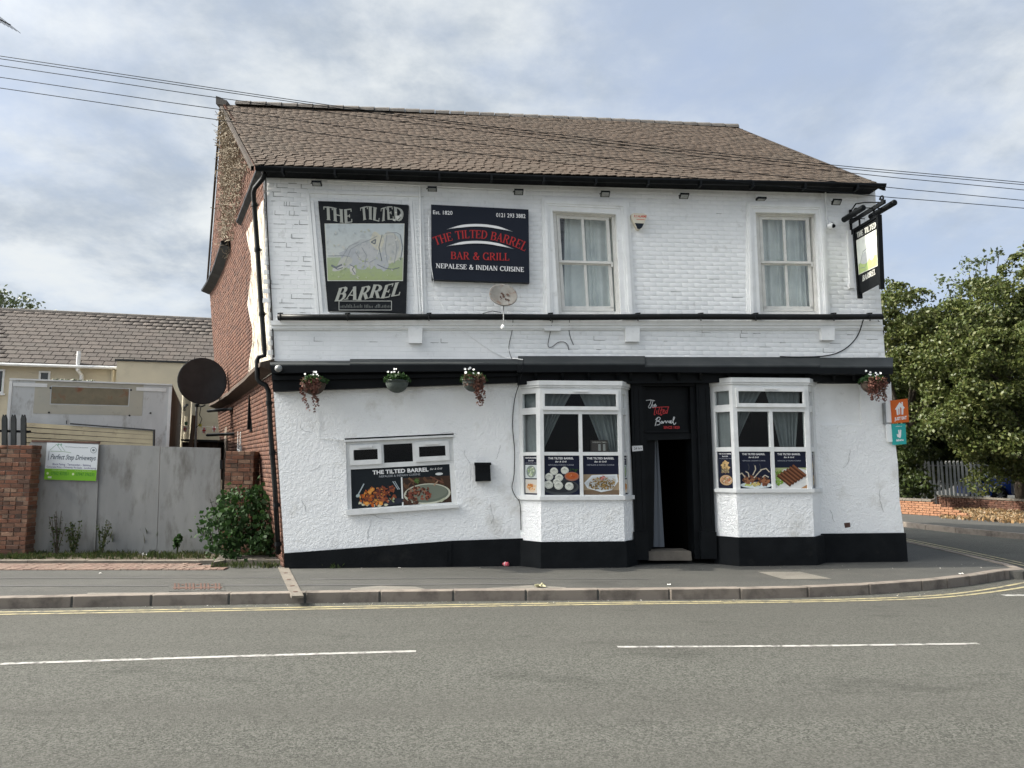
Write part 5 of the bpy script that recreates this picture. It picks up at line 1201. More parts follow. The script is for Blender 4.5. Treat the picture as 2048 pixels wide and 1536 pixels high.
poster(pt1, zz1, 2, .2, .62, 911, 990, 'narrow menu poster seen edge-on in the right side pane beside the doorway', d_side('a'))
poster(pt2, zz2, 0, .20, .86, 903, 977, 'narrow menu poster with fries above a round pizza, nearest the door on its right', d_side('b'))
poster(pt2, zz2, 1, .055, .475, 903, 977, 'navy menu poster showing lamb chops with curved bones', d_chops)
poster(pt2, zz2, 1, .52, .945, 903, 977, 'navy menu poster showing a row of brown kebabs on a white plate', d_kebab)
poster(pt2, zz2, 2, .2, .62, 903, 977, 'narrow dark poster in the far right side pane of the right bay', d_side('b'))
# opening times frame behind the glass
t = thing('opening_times_frame', pt1(1, .72, zz1(903, 0), -.07), 'dark framed opening times notice standing inside the left bay behind the glass', 'frame')
c = paneq(lambda i, a, z, d: pt1(i, a, z, d - .03), zz1, 1, .625, .835, 880, 903); c.bg((.03, .025, .02)); c.rect(.06, .06, c.A - .06, .94, (.06, .05, .045)); c.text('OPENING TIMES', .14, .76, c.A - .14, .12, (.4, .38, .34), .01)
for x in (.5, .78): c.rect(c.A * x - .1, .08, c.A * x + .1, .64, (.32, .32, .30)); [c.rect(c.A * x - .07, .14 + k * .09, c.A * x + .06, .17 + k * .09, (.12, .12, .12)) for k in range(5)]
q = [c.fn(x, y, 0) for x, y in ((0, 0), (c.A, 0), (c.A, 1), (0, 1))]; c.mb.prism(q, NV * -.02, (.05, .04, .03)); c.build('frame', t)
# big print in the casement window
t = fthing('menu_banner', 800, 1010, -.05, 'wide dark menu banner with two food photographs filling the low casement window', 'banner')
q = [bil(CW, a, b) for a, b in ((.04, .40), (.955, .40), (.955, .93), (.04, .93))]
mb = MB(); mb.prism([F(x, y, -.040) for x, y in q], -NV * .004, BN); mb.build('backing', M_print, t)
c = Card(q, -.038); A = c.A; c.bg((.012, .016, .020)); k = 1 / 700
c.text('THE TILTED BARREL', .22 * A, .845, .785 * A, .10, (.8, .8, .8), .03); c.text('Bar & Grill', .80 * A, .875, .925 * A, .05, (.6, .6, .6), .01, .3); c.text('NEPALESE & INDIAN CUISINE', .285 * A, .755, .70 * A, .055, (.40, .42, .45), .0)
c.rect(.505 * A, .0, A, .70, (.055, .032, .022)); heap(c, .75 * A, .5, .22 * A, .18, [(.09, .05, .03), (.04, .025, .02), (.12, .06, .035)], 40, .03, .09)
c.rect(.503 * A, .0, .518 * A, .73, (.72, .73, .72))
c.disc(.30 * A, .13, .24 * A, .10, (.03, .032, .045), 24)
for x, y in ((.07, .14), (.1, .09), (.14, .08), (.2, .05), (.26, .04), (.33, .05)): c.disc(x * A + .04, y, .05, .035, (.55, .52, .36), 8, .3)
heap(c, .22 * A, .28, .14 * A, .22, [(.50, .17, .04), (.38, .09, .02), (.10, .04, .03), (.05, .03, .03), (.58, .28, .07), (.20, .06, .03)], 110, .02, .06)
heap(c, .35 * A, .33, .12 * A, .20, [(.22, .06, .03), (.10, .035, .03), (.05, .025, .025), (.32, .10, .05)], 60, .02, .055)
for x, y in ((.21, .45), (.19, .40), (.15, .12), (.29, .1)): c.disc(x * A, y, .06, .055, (.60, .24, .05), 9, .3); c.disc(x * A, y, .035, .03, (.66, .32, .08), 8, .3)
c.line([(.07 * A, .36), (.13 * A, .62)], .03, (.36, .42, .44)); c.disc(.065 * A, .33, .05, .045, (.36, .43, .42), 8, .2); c.line([(.42 * A, .64), (.47 * A, .42)], .02, (.4, .45, .48)); c.line([(.44 * A, .64), (.485 * A, .42)], .018, (.4, .45, .48))
heap(c, .41 * A, .16, .05 * A, .05, [(.2, .24, .12), (.35, .38, .25)], 8, .02, .04)
c.disc(.76 * A, .26, .235 * A, .27, (.52, .52, .42), 30); c.disc(.76 * A, .27, .215 * A, .235, (.13, .15, .12), 30); c.disc(.76 * A, .30, .20 * A, .20, (.17, .19, .15), 26)
heap(c, .68 * A, .28, .13 * A, .17, [(.16, .045, .03), (.08, .03, .02), (.24, .08, .05), (.32, .16, .1), (.05, .025, .02)], 90, .02, .06)
heap(c, .60 * A, .10, .08 * A, .09, [(.07, .035, .025), (.12, .06, .04)], 30, .02, .05); c.line([(.83 * A, .46), (.88 * A, .60)], .03, (.36, .24, .16)); c.line([(.80 * A, .70), (.93 * A, .52)], .03, (.16, .07, .05)); c.line([(.64 * A, .58), (.58 * A, .70)], .05, (.16, .09, .05))
c.disc(.89 * A, .76, .10, .035, (.62, .64, .64), 14); heap(c, .66 * A, .62, .03 * A, .06, [(.06, .12, .03), (.1, .16, .05)], 12, .02, .04); c.p([(.86 * A, .05), (.93 * A, .14), (.94 * A, .10), (.90 * A, .02)], (.4, .42, .3))
c.build('print', t)

# --- hanging pub sign on its bracket
t = fthing('hanging_sign', 1735, 590, .3, 'tapering black hanging pub sign with half-sunlit picture, under a scrolled iron bracket', 'hanging sign')
U0 = uz(F(1708, 470, .12))[0]
def HS(d, z, s=0.0): return L3(U0 + s, d, z)
zt, zb = F(1709, 463, .12).z, F(1716, 592, .14).z
i0, i1, o0, o1 = .13, .17, .83, .79          # inner/outer reach at top/bottom
mb = MB(); mb.prism([HS(i0, zt), HS(o0, zt), HS(o1, zb + .06), HS(i1, zb + .02)], UV * .03); mb.build('board', M_black, t)
for d0, d1, e in ((i0, i1, -.05), (o0, o1, -.04)):
    mb = MB(); mb.add([HS(a + w_, z, s_) for z, a in ((zt + .03, d0), (zb + e, d1)) for w_, s_ in ((-.022, -.02), (.022, -.02), (.022, .05), (-.022, .05))], [[0, 1, 2, 3], [4, 7, 6, 5], [0, 4, 5, 1], [1, 5, 6, 2], [2, 6, 7, 3], [3, 7, 4, 0]]); mb.build('frame_post', M_black, t)
mb = MB(); mb.add([HS(d, z, s_) for d in (i0 - .02, o0 + .02) for z, s_ in ((zt, -.02), (zt, .05), (zt + .04, .05), (zt + .04, -.02))], [[0, 1, 2, 3], [7, 6, 5, 4], [0, 4, 5, 1], [1, 5, 6, 2], [2, 6, 7, 3], [3, 7, 4, 0]]); mb.build('frame_rail', M_black, t)
H_ = zt - zb
for sg, sh_ in ((-1, 0), (1, .03)):
    def fn(x, y, o, sg=sg, sh_=sh_):
        a = lerp(i1, i0, y) + .02; b = lerp(o1, o0, y) - .02; x = x / .62; x = x if sg < 0 else 1 - x
        return HS(lerp(a, b, x), zb + .06 + y * (H_ - .06), sh_ + sg * o)
    c = Card(A=.62, fn=fn); A = c.A
    c.serif('THE TILTED', .05, .865, .58, .085, (.55, .56, .52), thick=.24, thin=.1); c.serif('BARREL', .12, .135, .52, .085, (.55, .56, .52), shear=.2, thick=.24, thin=.1, warp=lambda X, Y: (X, Y + .05 * X))
    c.rect(.03, .27, .59, .83, (.62, .62, .56)); c.rect(.04, .28, .58, .82, (.55, .58, .54)); c.p([(.04, .28), (.58, .28), (.58, .45), (.3, .47), (.04, .43)], (.36, .46, .18))
    c.disc(.44, .52, .09, .13, (.60, .58, .50), 14, .1); c.disc(.24, .48, .12, .09, (.46, .48, .48), 12, .2); c.line([(.08, .42), (.14, .50), (.2, .6), (.34, .62)], .01, (.15, .16, .18)); c.line([(.5, .42), (.54, .52), (.5, .63)], .01, (.35, .2, .1)); c.line([(.1, .36), (.22, .34), (.3, .4)], .01, (.2, .22, .24))
    c.build('painting', t, M_old)
bz = zt + .20
mb = MB(); mb.add([HS(d, z, s_) for d in (.0, 1.0) for z, s_ in ((bz - .03, -.005), (bz - .03, .035), (bz + .03, .035), (bz + .03, -.005))], [[0, 1, 2, 3], [7, 6, 5, 4], [0, 4, 5, 1], [1, 5, 6, 2], [2, 6, 7, 3], [3, 7, 4, 0]]); mb.build('bracket_arm', M_black, t)
mb = MB(); mb.tube([HS(.02, bz - .22, .015), HS(.02, bz + .22, .015)], .022, 6); mb.build('wall_plate', M_black, t)
def scroll(d0, z0, r, turns, sg, w=.012):
    pts = []
    for i in range(22):
        a = i / 21 * turns * 2 * math.pi; rr = r * (1 - .7 * i / 21); pts.append(HS(d0 + sg * rr * math.cos(a), z0 + rr * math.sin(a), .015))
    mb = MB(); mb.tube(pts, w, 6); mb.build('scroll', M_black, t)
scroll(.17, bz + .11, .085, 1.2, 1, .016); scroll(.93, bz + .07, .055, 1.1, -1, .014)
mb = MB(); mb.tube([HS(.03, bz + .02, .015), HS(.06, bz + .20, .015), HS(.2, bz + .26, .015), HS(.45, bz + .19, .015), HS(.85, bz + .04, .015)], .012, 6); mb.tube([HS(.2, bz, -.12), HS(.2, bz, .16)], .009, 5); mb.tube([HS(.7, bz, -.12), HS(.7, bz, .16)], .009, 5); mb.build('scroll', M_black, t)
for d in (.28, .70):
    mb = MB(); mb.tube([HS(d, bz - .03, .015), HS(d, zt + .03, .015)], .016, 6); mb.build('hanger', M_black, t)
for s_, d0, d1 in ((-.17, .12, .72), (.20, .30, .98)):
    mb = MB(); vs = []; n = 10
    pa, pb = HS(d0, bz + .0, s_), HS(d1, bz + .0, s_)
    mb.tube([pa, lerp(pa, pb, .02), lerp(pa, pb, .98), pb], [.035, .05, .05, .035], 12); mb.build('trough_light', M_black, t, smooth=False)
mb = MB(); mb.prism([F(x, y, .05) for x, y in ((1695, 460), (1702, 460), (1708, 572), (1700, 572))], -NV * .045); mb.prism([F(x, y, .06) for x, y in ((1698, 568), (1709, 568), (1710, 576), (1699, 576))], -NV * .055); mb.build('cable_trunking', M_trim, t)

# --- delivery signs at the right corner
t = thing('takeaway_sign', F(1800, 846, .06), 'orange square takeaway sign with white house logo sticking out from the right corner', 'sign')
q = [(1782, 801), (1815, 797), (1818, 844), (1785, 847)]
mb = MB(); mb.prism([F(x, y, .08) for x, y in q], -NV * .03, (.62, .13, .025)); mb.build('panel', M_print, t)
c = Card(q, .0805); A = c.A; OW = (.8, .8, .8)
c.p([(.20 * A, .60), (.5 * A, .88), (.62 * A, .80), (.62 * A, .88), (.70 * A, .88), (.70 * A, .72), (.80 * A, .62), (.72 * A, .58), (.68 * A, .34), (.58 * A, .34), (.60 * A, .62), (.52 * A, .68), (.50 * A, .36), (.44 * A, .36), (.46 * A, .6), (.42 * A, .62), (.40 * A, .34), (.30 * A, .34), (.28 * A, .58)], OW)
c.text('JUST EAT', .14 * A, .12, .88 * A, .13, OW, .05, warp=lambda X, Y: (X, Y + .03 * X)); c.build('lettering', t)
mb = MB(); mb.prism([F(x, y, .06) for x, y in ((1771, 801), (1783, 803), (1786, 845), (1773, 845))], -NV * .02); mb.build('bracket_plate', M_trim, t); mb = MB(); mb.prism([F(x, y, .08) for x, y in ((1768, 806), (1770.5, 806), (1773, 848), (1770, 848))], -NV * .07); mb.build('bracket', M_galv, t)
t = thing('takeaway_sign', F(1800, 890, .06), 'teal takeaway sign with a white animal-head logo directly below the orange sign', 'sign')
q = [(1784, 848), (1811, 847), (1813, 888), (1787, 890)]
mb = MB(); mb.prism([F(x, y, .08) for x, y in q], -NV * .03, (.035, .36, .34)); mb.build('panel', M_print, t)
c = Card(q, .0805); A = c.A
c.p([(.30 * A, .50), (.33 * A, .38), (.55 * A, .30), (.62 * A, .40), (.66 * A, .70), (.58 * A, .72), (.54 * A, .56), (.52 * A, .72), (.42 * A, .70), (.44 * A, .54), (.38 * A, .46), (.36 * A, .52)], OW)
c.text('deliveroo', .22 * A, .17, .80 * A, .10, OW, .05); c.text('available on', .26 * A, .86, .72 * A, .05, OW, .02); c.build('lettering', t)
mb = MB(); mb.prism([F(x, y, .06) for x, y in ((1772, 848), (1784, 848), (1787, 884), (1775, 884))], -NV * .02); mb.build('bracket_plate', M_trim, t)

# --- hanging baskets
BK = [(628, 766, 'half-round hanging basket with rust-red trailing stems at the left end of the fascia', True), (794, 762, 'plain green hanging basket of white flowers with no trailing stems', False),
      (947, 760, 'hanging basket with one thick reddish trail, just left of the bay window', True), (1744, 764, 'bushy hanging basket with dark red trails at the far right of the fascia', True)]
for bi, (x, y, lb, tr) in enumerate(BK):
    t = fthing('hanging_basket', x, y + 22, .35, lb, 'hanging basket', 'hanging baskets on the black fascia')
    c_ = F(x, y + 2, .42); mb = MB(); mb.lathe(c_ - ZV * .17, ZV, [(.175 * math.sin(math.pi / 2 * k / 7), .17 * (1 - math.cos(math.pi / 2 * k / 7))) for k in range(8)] + [(.185, .17), (.185, .19), (.165, .19)], 22); mb.build('bowl', mat('basket_plastic_%d' % bi, (.05, .065, .06), (.08, .095, .085), 20, .7, .3, 60) if bi in (1, 2) else M_timber, t, smooth=True)
    mb = MB(); mb.tube([F(x, y - 12, .2), F(x, y - 14, .3), c_ + ZV * .1], .008, 5); mb.build('hook', M_black, t)
    n = 330; d = RNG.normal(size=(n, 3)); d /= np.linalg.norm(d, axis=1)[:, None]; d[:, 2] = np.abs(d[:, 2]) * .8 - .15
    leaves('foliage', np.array(c_) + np.array([0, 0, .03]) + d * np.array([.19, .19, .15]) * (.6 + .5 * RNG.random((n, 1))), .045, M_leafbush, t, kind=None)
    mb = MB()
    for k in range(9 if bi != 1 else 8):
        f = c_ + Vector((random.uniform(-.13, .10), random.uniform(-.15, .0), random.uniform(.10, .20))); r_ = random.uniform(.012, .022)
        mb.lathe(f, Vector((random.uniform(-.4, .4), -1, random.uniform(.2, .8))), [(0, .006), (r_, .01), (r_ * .8, -.01), (0, -.012)], 7)
    mb.build('flower', M_flower, t, kind='stuff')
    if tr:
        C_ = []; mb = MB()
        trails = {0: [(-.13, .26), (-.07, .40), (-.02, .1), (.05, .46), (.09, .36), (.07, .30), (0, .12), (.03, .14)], 2: [(.04, .22), (.07, .38), (.11, .42), (.13, .34), (.16, .26), (.02, .12), (.09, .3)], 3: [(-.12, .22), (-.08, .3), (-.03, .26), (.02, .28), (.07, .3), (.1, .22), (.13, .34), (.0, .3), (-.1, .28), (.12, .3)]}[bi]
        for (dx, ln) in trails:
            p = c_ + Vector((dx, -.17, .02)); pts = [p + Vector((random.uniform(-.01, .01) + .02 * math.sin(k), .06 * (k / 9) ** 2, -ln * k / 9 * 1.0)) for k in range(10)]
            mb.tube(pts, .003, 4)
            for pp in pts:
                for _ in range(7 if bi != 3 else 5): C_.append(pp + Vector((random.gauss(0, .013), random.gauss(0, .013), random.gauss(0, .02))))
        for _ in range(120 if bi != 3 else 160): C_.append(c_ + Vector((random.uniform(-.14, .15), random.uniform(-.2, -.15), random.uniform(-.1, .08))))
        leaves('trailing_leaves', np.array([list(p) for p in C_]), .026, M_red, t, asp=1.3, kind='stuff')
        mb.build('stem', M_red, t, kind='stuff')
# --- cables on the wall
def cable(name, pts, r, m, label, d=None): 
    mb = MB(); mb.tube([F(x, y, d_) for x, y, d_ in smooth([tuple(map(float, p)) for p in pts], 5)], r, 5); return mb.build(name, m, None, label, 'cable')
cable('cable', [(858, 428, .13), (857, 470, .13), (861, 520, .13), (866, 556, .12), (872, 590, .03), (905, 641, .09), (940, 672, .02), (985, 703, .02), (1010, 714, .03), (1046, 719, .30)], .006, M_trim, 'thin white cable hanging from the navy sign down to the fascia')
cable('cable', [(1727, 638, .1), (1715, 672, .01), (1690, 698, .01), (1655, 711, .01), (1600, 714, .02), (1560, 713, .02)], .009, M_black, 'black cable drooping from the long pipe to the right end of the fascia')
cable('cable', [(1047, 717, .38), (1044, 742, .41), (1039, 765, .2), (1029, 800, .05), (1025, 850, .04), (1029, 900, .04), (1028, 950, .04), (1024, 975, .04), (1031, 993, .08), (1040, 1008, .06), (1042, 1060, .05)], .007, M_black, 'dark cable running down beside the left edge of the left bay')
cable('cable', [(1105, 641, .09), (1101, 662, .01), (1096, 690, .01), (1103, 694, .01), (1118, 684, .01), (1132, 686, .01), (1138, 700, .01)], .005, M_black, 'thin looped dark wire on the white band above the left bay')
cable('cable', [(1139, 640, .09), (1138, 660, .01), (1141, 675, .01), (1147, 690, .01)], .005, M_black, 'short loose wire hanging below the pipe near the left bay')
cable('cable', [(1026, 640, .09), (1024, 662, .01), (1018, 690, .01), (1019, 705, .01), (1024, 718, .2)], .005, M_black, 'thin dark wire dropping from the small dish to the fascia')
cable('cable', [(1756, 641, .09), (1764, 650, .02), (1768, 670, .02)], .006, M_black, 'short wire at the right end of the long black pipe')
# dead ivy on the gable
t = thing('dead_ivy', GP(.45, 5.4, .05), 'dead pale ivy stems clinging to the brick gable below the roof edge', 'dead ivy')
IVY = [(453, 228), (474, 232), (494, 290), (506, 335), (492, 365), (476, 440), (464, 490), (462, 520), (454, 500), (447, 470), (449, 360)]
mb = MB()
for i in range(1500):
    while True:
        s_ = random.uniform(.05, .72); z = random.uniform(5.5, 9.1)
        k = (z - A1.z) / (RL.z - A1.z); w_ = max(.0, 1 - k)
        if inpoly(*proj(GP(s_, z)), IVY): break
    p = GP(s_, z, random.uniform(.02, .10)); pts = [p]; dr = Vector((random.gauss(0, .5), random.gauss(0, .5), random.gauss(.2, .7))).normalized()
    for _ in range(3): dr = (dr + Vector((random.gauss(0, .6), random.gauss(0, .6), random.gauss(0, .6)))).normalized(); p = p + dr * random.uniform(.04, .09) + gn * random.uniform(-.01, .012); pts.append(p)
    mb.tube(pts, random.choice((.005, .007, .010)), 3, cap=False)
mb.build('stems', M_ivy, t, kind='stuff')

# ------------------------------------------------------------------ overhead cables and the aerial
WR = [((0, 112), (700, 216), (1250, 285), (1665, 330), (2048, 365)), ((0, 117.5), (700, 220), (1250, 290), (1680, 336), (2048, 369.5)), ((0, 131), (520, 207), (1150, 285), (1740, 350), (2048, 380)), ((0, 154.5), (440, 219), (1000, 293), (1760, 373), (2048, 401)), ((0, 176), (439, 240), (1000, 313), (1700, 387), (2048, 416.5))]
WL = ['topmost of the overhead cables, meeting the roof ridge farthest along', 'second overhead cable, close beneath the topmost one', 'third overhead cable down', 'fourth overhead cable down, above the lowest', 'lowest overhead cable, passing just below the left gutter end']
for pts, lb in zip(WR, WL):
    P3 = [PY(x, y, 9.6 + .0003 * x) for x, y in pts]; a = P3[0] + (P3[0] - P3[1]).normalized() * 14 ; b = P3[-1] + (P3[-1] - P3[-2]).normalized() * 14
    full = [tuple(a)] + [tuple(p) for p in P3] + [tuple(b)]
    mb = MB(); mb.tube(smooth(full, 6), .0055, 5); mb.build('overhead_cable', M_black, None, lb, 'cable', 'overhead cables')
t = thing('aerial', PY(-60, 5, 13), 'tip of a television aerial boom poking in at the top left', 'aerial')
mb = MB(); a, b = PY(-60, 8, 13), PY(21, 50, 13); mb.tube([a, b], .012, 6); mb.build('boom', M_black, t)
for k in range(9): mb = MB(); p = lerp(a, b, .2 + k * .097); mb.tube([p + Vector((.02, .28, .0)), p - Vector((.02, .28, 0))], .005, 5); mb.build('element', M_black, t)
mb = MB(); p = PY(-90, 10, 13); mb.tube([p + ZV * .3, Vector((p.x, p.y, 0))], .03, 8); mb.tube([a, p], .012, 6); mb.build('mast', M_galv, t)
# ------------------------------------------------------------------ left yard
pf = lambda Y: (lambda x, y, o: PY(x, y, Y - o))
def slab(mb, q, Y, th, col=None): mb.prism([PY(x, y, Y) for x, y in q], (0, th, 0), col)
t = thing('yard_gate', PY(245, 1105, 12.8), 'grey sheet steel yard gate of three stained panels beside the pub', 'gate')
mb = MB(); slab(mb, [(62, 884), (198, 884), (197, 940), (190, 1106), (66, 1106), (57, 1080), (50, 1040), (47, 1010), (55, 893)], 12.78, .02); mb.build('panel', M_gate, t)
mb = MB(); slab(mb, [(199, 889), (320, 892), (313, 1107), (192, 1106)], 12.80, .02); mb.build('panel', M_gate, t)
mb = MB(); slab(mb, [(321, 893), (441, 896), (441, 1095), (438, 1107), (314, 1107)], 12.79, .02); mb.build('panel', M_gate, t)
mb = MB(); slab(mb, [(63, 880), (199, 883), (199, 887), (63, 884)], 12.77, .03); mb.build('top_rail', M_rusty, t)
mb = MB(); slab(mb, [(45, 1010), (50, 1012), (75, 1104), (64, 1106), (42, 1106)], 12.9, .01); mb.build('curled_corner', M_galv, t)
for x, y in ((57, 912), (440, 920)): mb = MB(); slab(mb, [(x, y), (x + 5, y), (x + 5, y + 18), (x, y + 18)], 12.74, .04); mb.build('hinge', M_black, t)
# driveway company sign
t = thing('company_sign', PY(142, 960, 12.75), 'white and green company sign fixed to the left panel of the steel gate', 'sign')
q = [(94, 885), (197, 889), (192, 962), (88, 959)]
mb = MB(); slab(mb, q, 12.745, .01, (.6, .6, .6)); mb.build('board', M_print, t)
c = Card(q, pf=pf(12.744)); A = c.A; GN = (.15, .36, .03); KD = (.06, .08, .10)
c.bg((.56, .60, .63)); c.rect(0, 0, A, .30, GN); c.rect(0, .29, A, .302, (.3, .45, .15))
c.line([(.07 * A, .80), (.19 * A, .96), (.29 * A, .79)], .016, (.22, .32, .26)); c.line([(.21 * A, .92), (.25 * A, .97), (.36 * A, .79)], .014, (.22, .32, .26)); c.disc(.22 * A, .96, .02, .03, (.2, .34, .28)); c.disc(.28 * A, .96, .02, .03, (.2, .34, .28)); c.line([(.08 * A, .77), (.3 * A, .775), (.48 * A, .75)], .014, (.2, .3, .2))
c.text('Perfect Step Driveways', .09 * A, .56, .97 * A, .14, KD, .012, .35); c.line([(.055 * A, .78), (.05 * A, .52)], .015, (.1, .12, .14))
c.text('The UK Driveway and Patio Specialists', .36 * A, .89, .80 * A, .03, (.15, .18, .2), .01); c.text('Block Paving - Tarmacadam - Slabbing', .14 * A, .40, .88 * A, .055, (.10, .10, .2), .01); c.text('Concrete Print - Driveway Re-Seals - Landscaping', .03 * A, .325, .98 * A, .05, (.10, .10, .2), .01)
c.disc(.91 * A, .84, .085, .085, (.15, .18, .2), 18); c.disc(.91 * A, .84, .07, .07, (.56, .60, .63), 18); c.disc(.91 * A, .84, .04, .035, (.15, .18, .2), 9)
c.disc(.06 * A, .17, .03, .035, (.5, .62, .35)); c.disc(.55 * A, .17, .03, .035, (.5, .62, .35)); c.text('07962 437851', .12 * A, .13, .46 * A, .09, (.05, .20, .03), .01); c.text('07947 396233', .60 * A, .13, .96 * A, .09, (.05, .20, .03), .01); c.text('FREE QUOTES', .14 * A, .245, .42 * A, .03, (.4, .55, .25)); c.text('FULLY INSURED', .58 * A, .245, .9 * A, .03, (.4, .55, .25)); c.rect(.07 * A, .04, .14 * A, .09, (.5, .6, .4))
c.build('print', t)
# brick gate wall, left
def brickthing(name, label, cat, px0, px1, py0, py1, Y, dep, **kw):
    a, b = PY(px0, py1, Y), PY(px1, py1, Y); z1_ = PY(px1, py0, Y).z; t = thing(name, (( a.x + b.x) / 2, Y, 0), label, cat)
    mb = MB(); mb.box((a.x + .01, Y + .012, -.1), (b.x - .01, Y + dep - .012, z1_ - .01)); mb.build('mortar_core', M_mortar, t)
    o = Vector((a.x, Y, 0)); ms = brick_wall(o, Vector((1, 0, 0)), b.x - a.x, -.02, z1_, Vector((0, -1, 0)), dep=.10, jit=.007, hd=True)
    side = brick_wall(Vector((b.x, Y, 0)), Vector((0, 1, 0)), dep, -.02, z1_, Vector((1, 0, 0)), dep=.05, jit=.005, ok=lambda c_: random.random() < .999)
    lay([(t, ms + side)], 'brick', 'brickwork', M_brickd); return t
brickthing('brick_gate_wall', 'red brick boundary wall ending at the left edge of the steel gate', 'wall', -330, 49, 890, 1112, 12.45, .25)
brickthing('brick_pier', 'dark red brick pier between the steel gate and the pub gable', 'pier', 442, 500, 902, 1108, 12.6, .3)
brickthing('brick_stub_wall', 'low brick stub wall between the pier and the pub corner', 'wall', 500, 540, 902, 1108, 12.95, .2)
# palisade fence left
t = thing('palisade_fence', PY(25, 890, 12.95), 'dark steel palisade fence rising behind the left brick wall', 'fence')
for i, x in enumerate((-62, -44, -26, -8, 8, 26, 46)):
    mb = MB(); slab(mb, [(x - 5, 838), (x - 2.5, 829), (x, 834), (x + 2.5, 829), (x + 5, 838), (x + 5, 940), (x - 5, 940)], 12.9, .03); mb.build('pale', M_galvd if 'M_galvd' in globals() else M_mesh2 if 'M_mesh2' in globals() else M_lead, t)
mb = MB(); slab(mb, [(-80, 857), (60, 861), (60, 866), (-80, 862)], 12.93, .03); mb.build('rail', M_black, t)
# cream boards
t = thing('cream_panel', PY(180, 900, 13.4), 'long cream ribbed metal panel leaning above the gate in front of the trailer', 'panel')
for i in range(5):
    y0, y1 = 845 + i * 10.2, 845 + (i + 1) * 10.2 - 1.7; s_ = 17 - i * 1.5; mb = MB(); slab(mb, [(50 - i, y0), (307 - i * .6, y0 + s_), (307 - i * .6, y1 + s_), (50 - i, y1)], 13.4 + .004 * i, .04)
    mb.build('plank', mat('cream_sheet', (.44, .38, .25), (.36, .31, .21), 3, .6, dirt=((.16, .12, .08), 5, .6, .56)) if i == 0 else bpy.data.materials['cream_sheet'], t)
mb = MB(); slab(mb, [(140, 846), (308, 859), (308, 862), (140, 849)], 13.38, .02); slab(mb, [(306, 859), (309, 859), (308, 905), (305, 905)], 13.38, .03); slab(mb, [(52, 847), (305, 864), (304, 915), (50, 898)], 13.47, .02); slab(mb, [(132, 841), (133.5, 841), (133.5, 848), (132, 848)], 13.37, .01); mb.build('edge_strip', M_mesh, t)
# trailer box
TB = thing('box_trailer', (-8.4, 15.5, 0), 'weathered white box trailer body with a bare rectangular patch, behind the gate', 'trailer')
fr_ = Vector((-6.98, 14.5, 0)); fl_ = Vector((-6.98 - 2.62, 14.5 - 1.02, 0)); bd = Vector((-2.48, 5.8, 0)); zt_ = 3.21
mb = MB(); mb.add([p + ZV * z for z in (.5, zt_) for p in (fl_, fr_, fr_ + bd, fl_ + bd)], [[0, 3, 2, 1], [4, 5, 6, 7], [0, 1, 5, 4], [2, 3, 7, 6], [3, 0, 4, 7]]); mb.build('body', M_trailer, TB)
mb = MB(); n_ = Vector((bd.y, -bd.x, 0)).normalized(); p0, p1 = fr_ + n_ * .002, fr_ + bd + n_ * .002
mb.add([p0 + ZV * .5, p1 + ZV * .5, p1 + ZV * (zt_ - .06), p0 + ZV * (zt_ - .02)], [[0, 1, 2, 3]]); mb.build('side_panel', mat('mouldy_side_panel', (.09, .078, .06), (.14, .12, .09), 2.2, .8, dirt=((.05, .04, .03), 3, .8, .5), stretch=(1, 1, .4)), TB)
ux = (fr_ - fl_).normalized(); n_ = Vector((ux.y, -ux.x, 0)); W_t = (fr_ - fl_).length
def tr(u, z, d): return fl_ + ux * u + ZV * z + n_ * d
def tbox(mb, u0, u1, z0, z1, d1, d0=0.0):
    mb.add([tr(u, z, d) for d in (d1, d0) for u, z in ((u0, z0), (u1, z0), (u1, z1), (u0, z1))], [[0, 1, 2, 3], [7, 6, 5, 4], [0, 4, 5, 1], [1, 5, 6, 2], [2, 6, 7, 3], [3, 7, 4, 0]])
mb = MB(); tbox(mb, 0, W_t, zt_ - .02, zt_ + .01, .03); tbox(mb, 0, .05, .5, zt_ - .05, .02); tbox(mb, W_t - .06, W_t, .5, zt_ - .05, .02); tbox(mb, .06, .62, zt_ - .14, zt_ - .07, .015); tbox(mb, 2.16, 2.7, zt_ - .15, zt_ - .08, .015); mb.build('edge_trim', M_upvc, TB)
def tq(x, y):
    p = hit(x, y, fl_, n_); return (p - fl_).dot(ux), p.z
(ua, za_), (ub, zb_) = tq(104, 773), tq(256, 811)
mb = MB(); tbox(mb, ua, ub, zb_, za_, .006); mb.build('bare_patch', M_rust, TB)
mb = MB()
for q in ((ua - .28, ub + .26, za_ + .02, za_ + .10), (ua - .28, ub + .26, zb_ - .2, zb_ - .02), (ua - .28, ua - .02, zb_ - .02, za_ + .02), (ub + .02, ub + .26, zb_ - .02, za_ + .02)): tbox(mb, *q, .004)
mb.build('sealed_surround', mat('yellowed_panel', (.44, .42, .35), (.40, .39, .34), 3, .7, dirt=((.15, .13, .1), 5, .5, .57)), TB)
mb = MB()
for k in range(40): u, z = random.uniform(.9, 1.6) - .2, zt_ + .015; mb.lathe(tr(u, z, random.uniform(-.1, .03)), ZV, [(0, -.01), (random.uniform(.01, .04), .0), (0, random.uniform(.01, .04))], 6)
mb.build('moss', M_grass, TB, kind='stuff')
for u in (.9, .95, 2.0): mb = MB(); 
for (x, y) in ((101, 776), (98, 825), (262, 780), (259, 831), (301, 826)): u, z = tq(x, y); mb = MB(); mb.lathe(tr(u, z, .004), n_, [(.02, 0), (.015, .01), (0, .012)], 8); mb.build('bolt', M_mesh, TB)
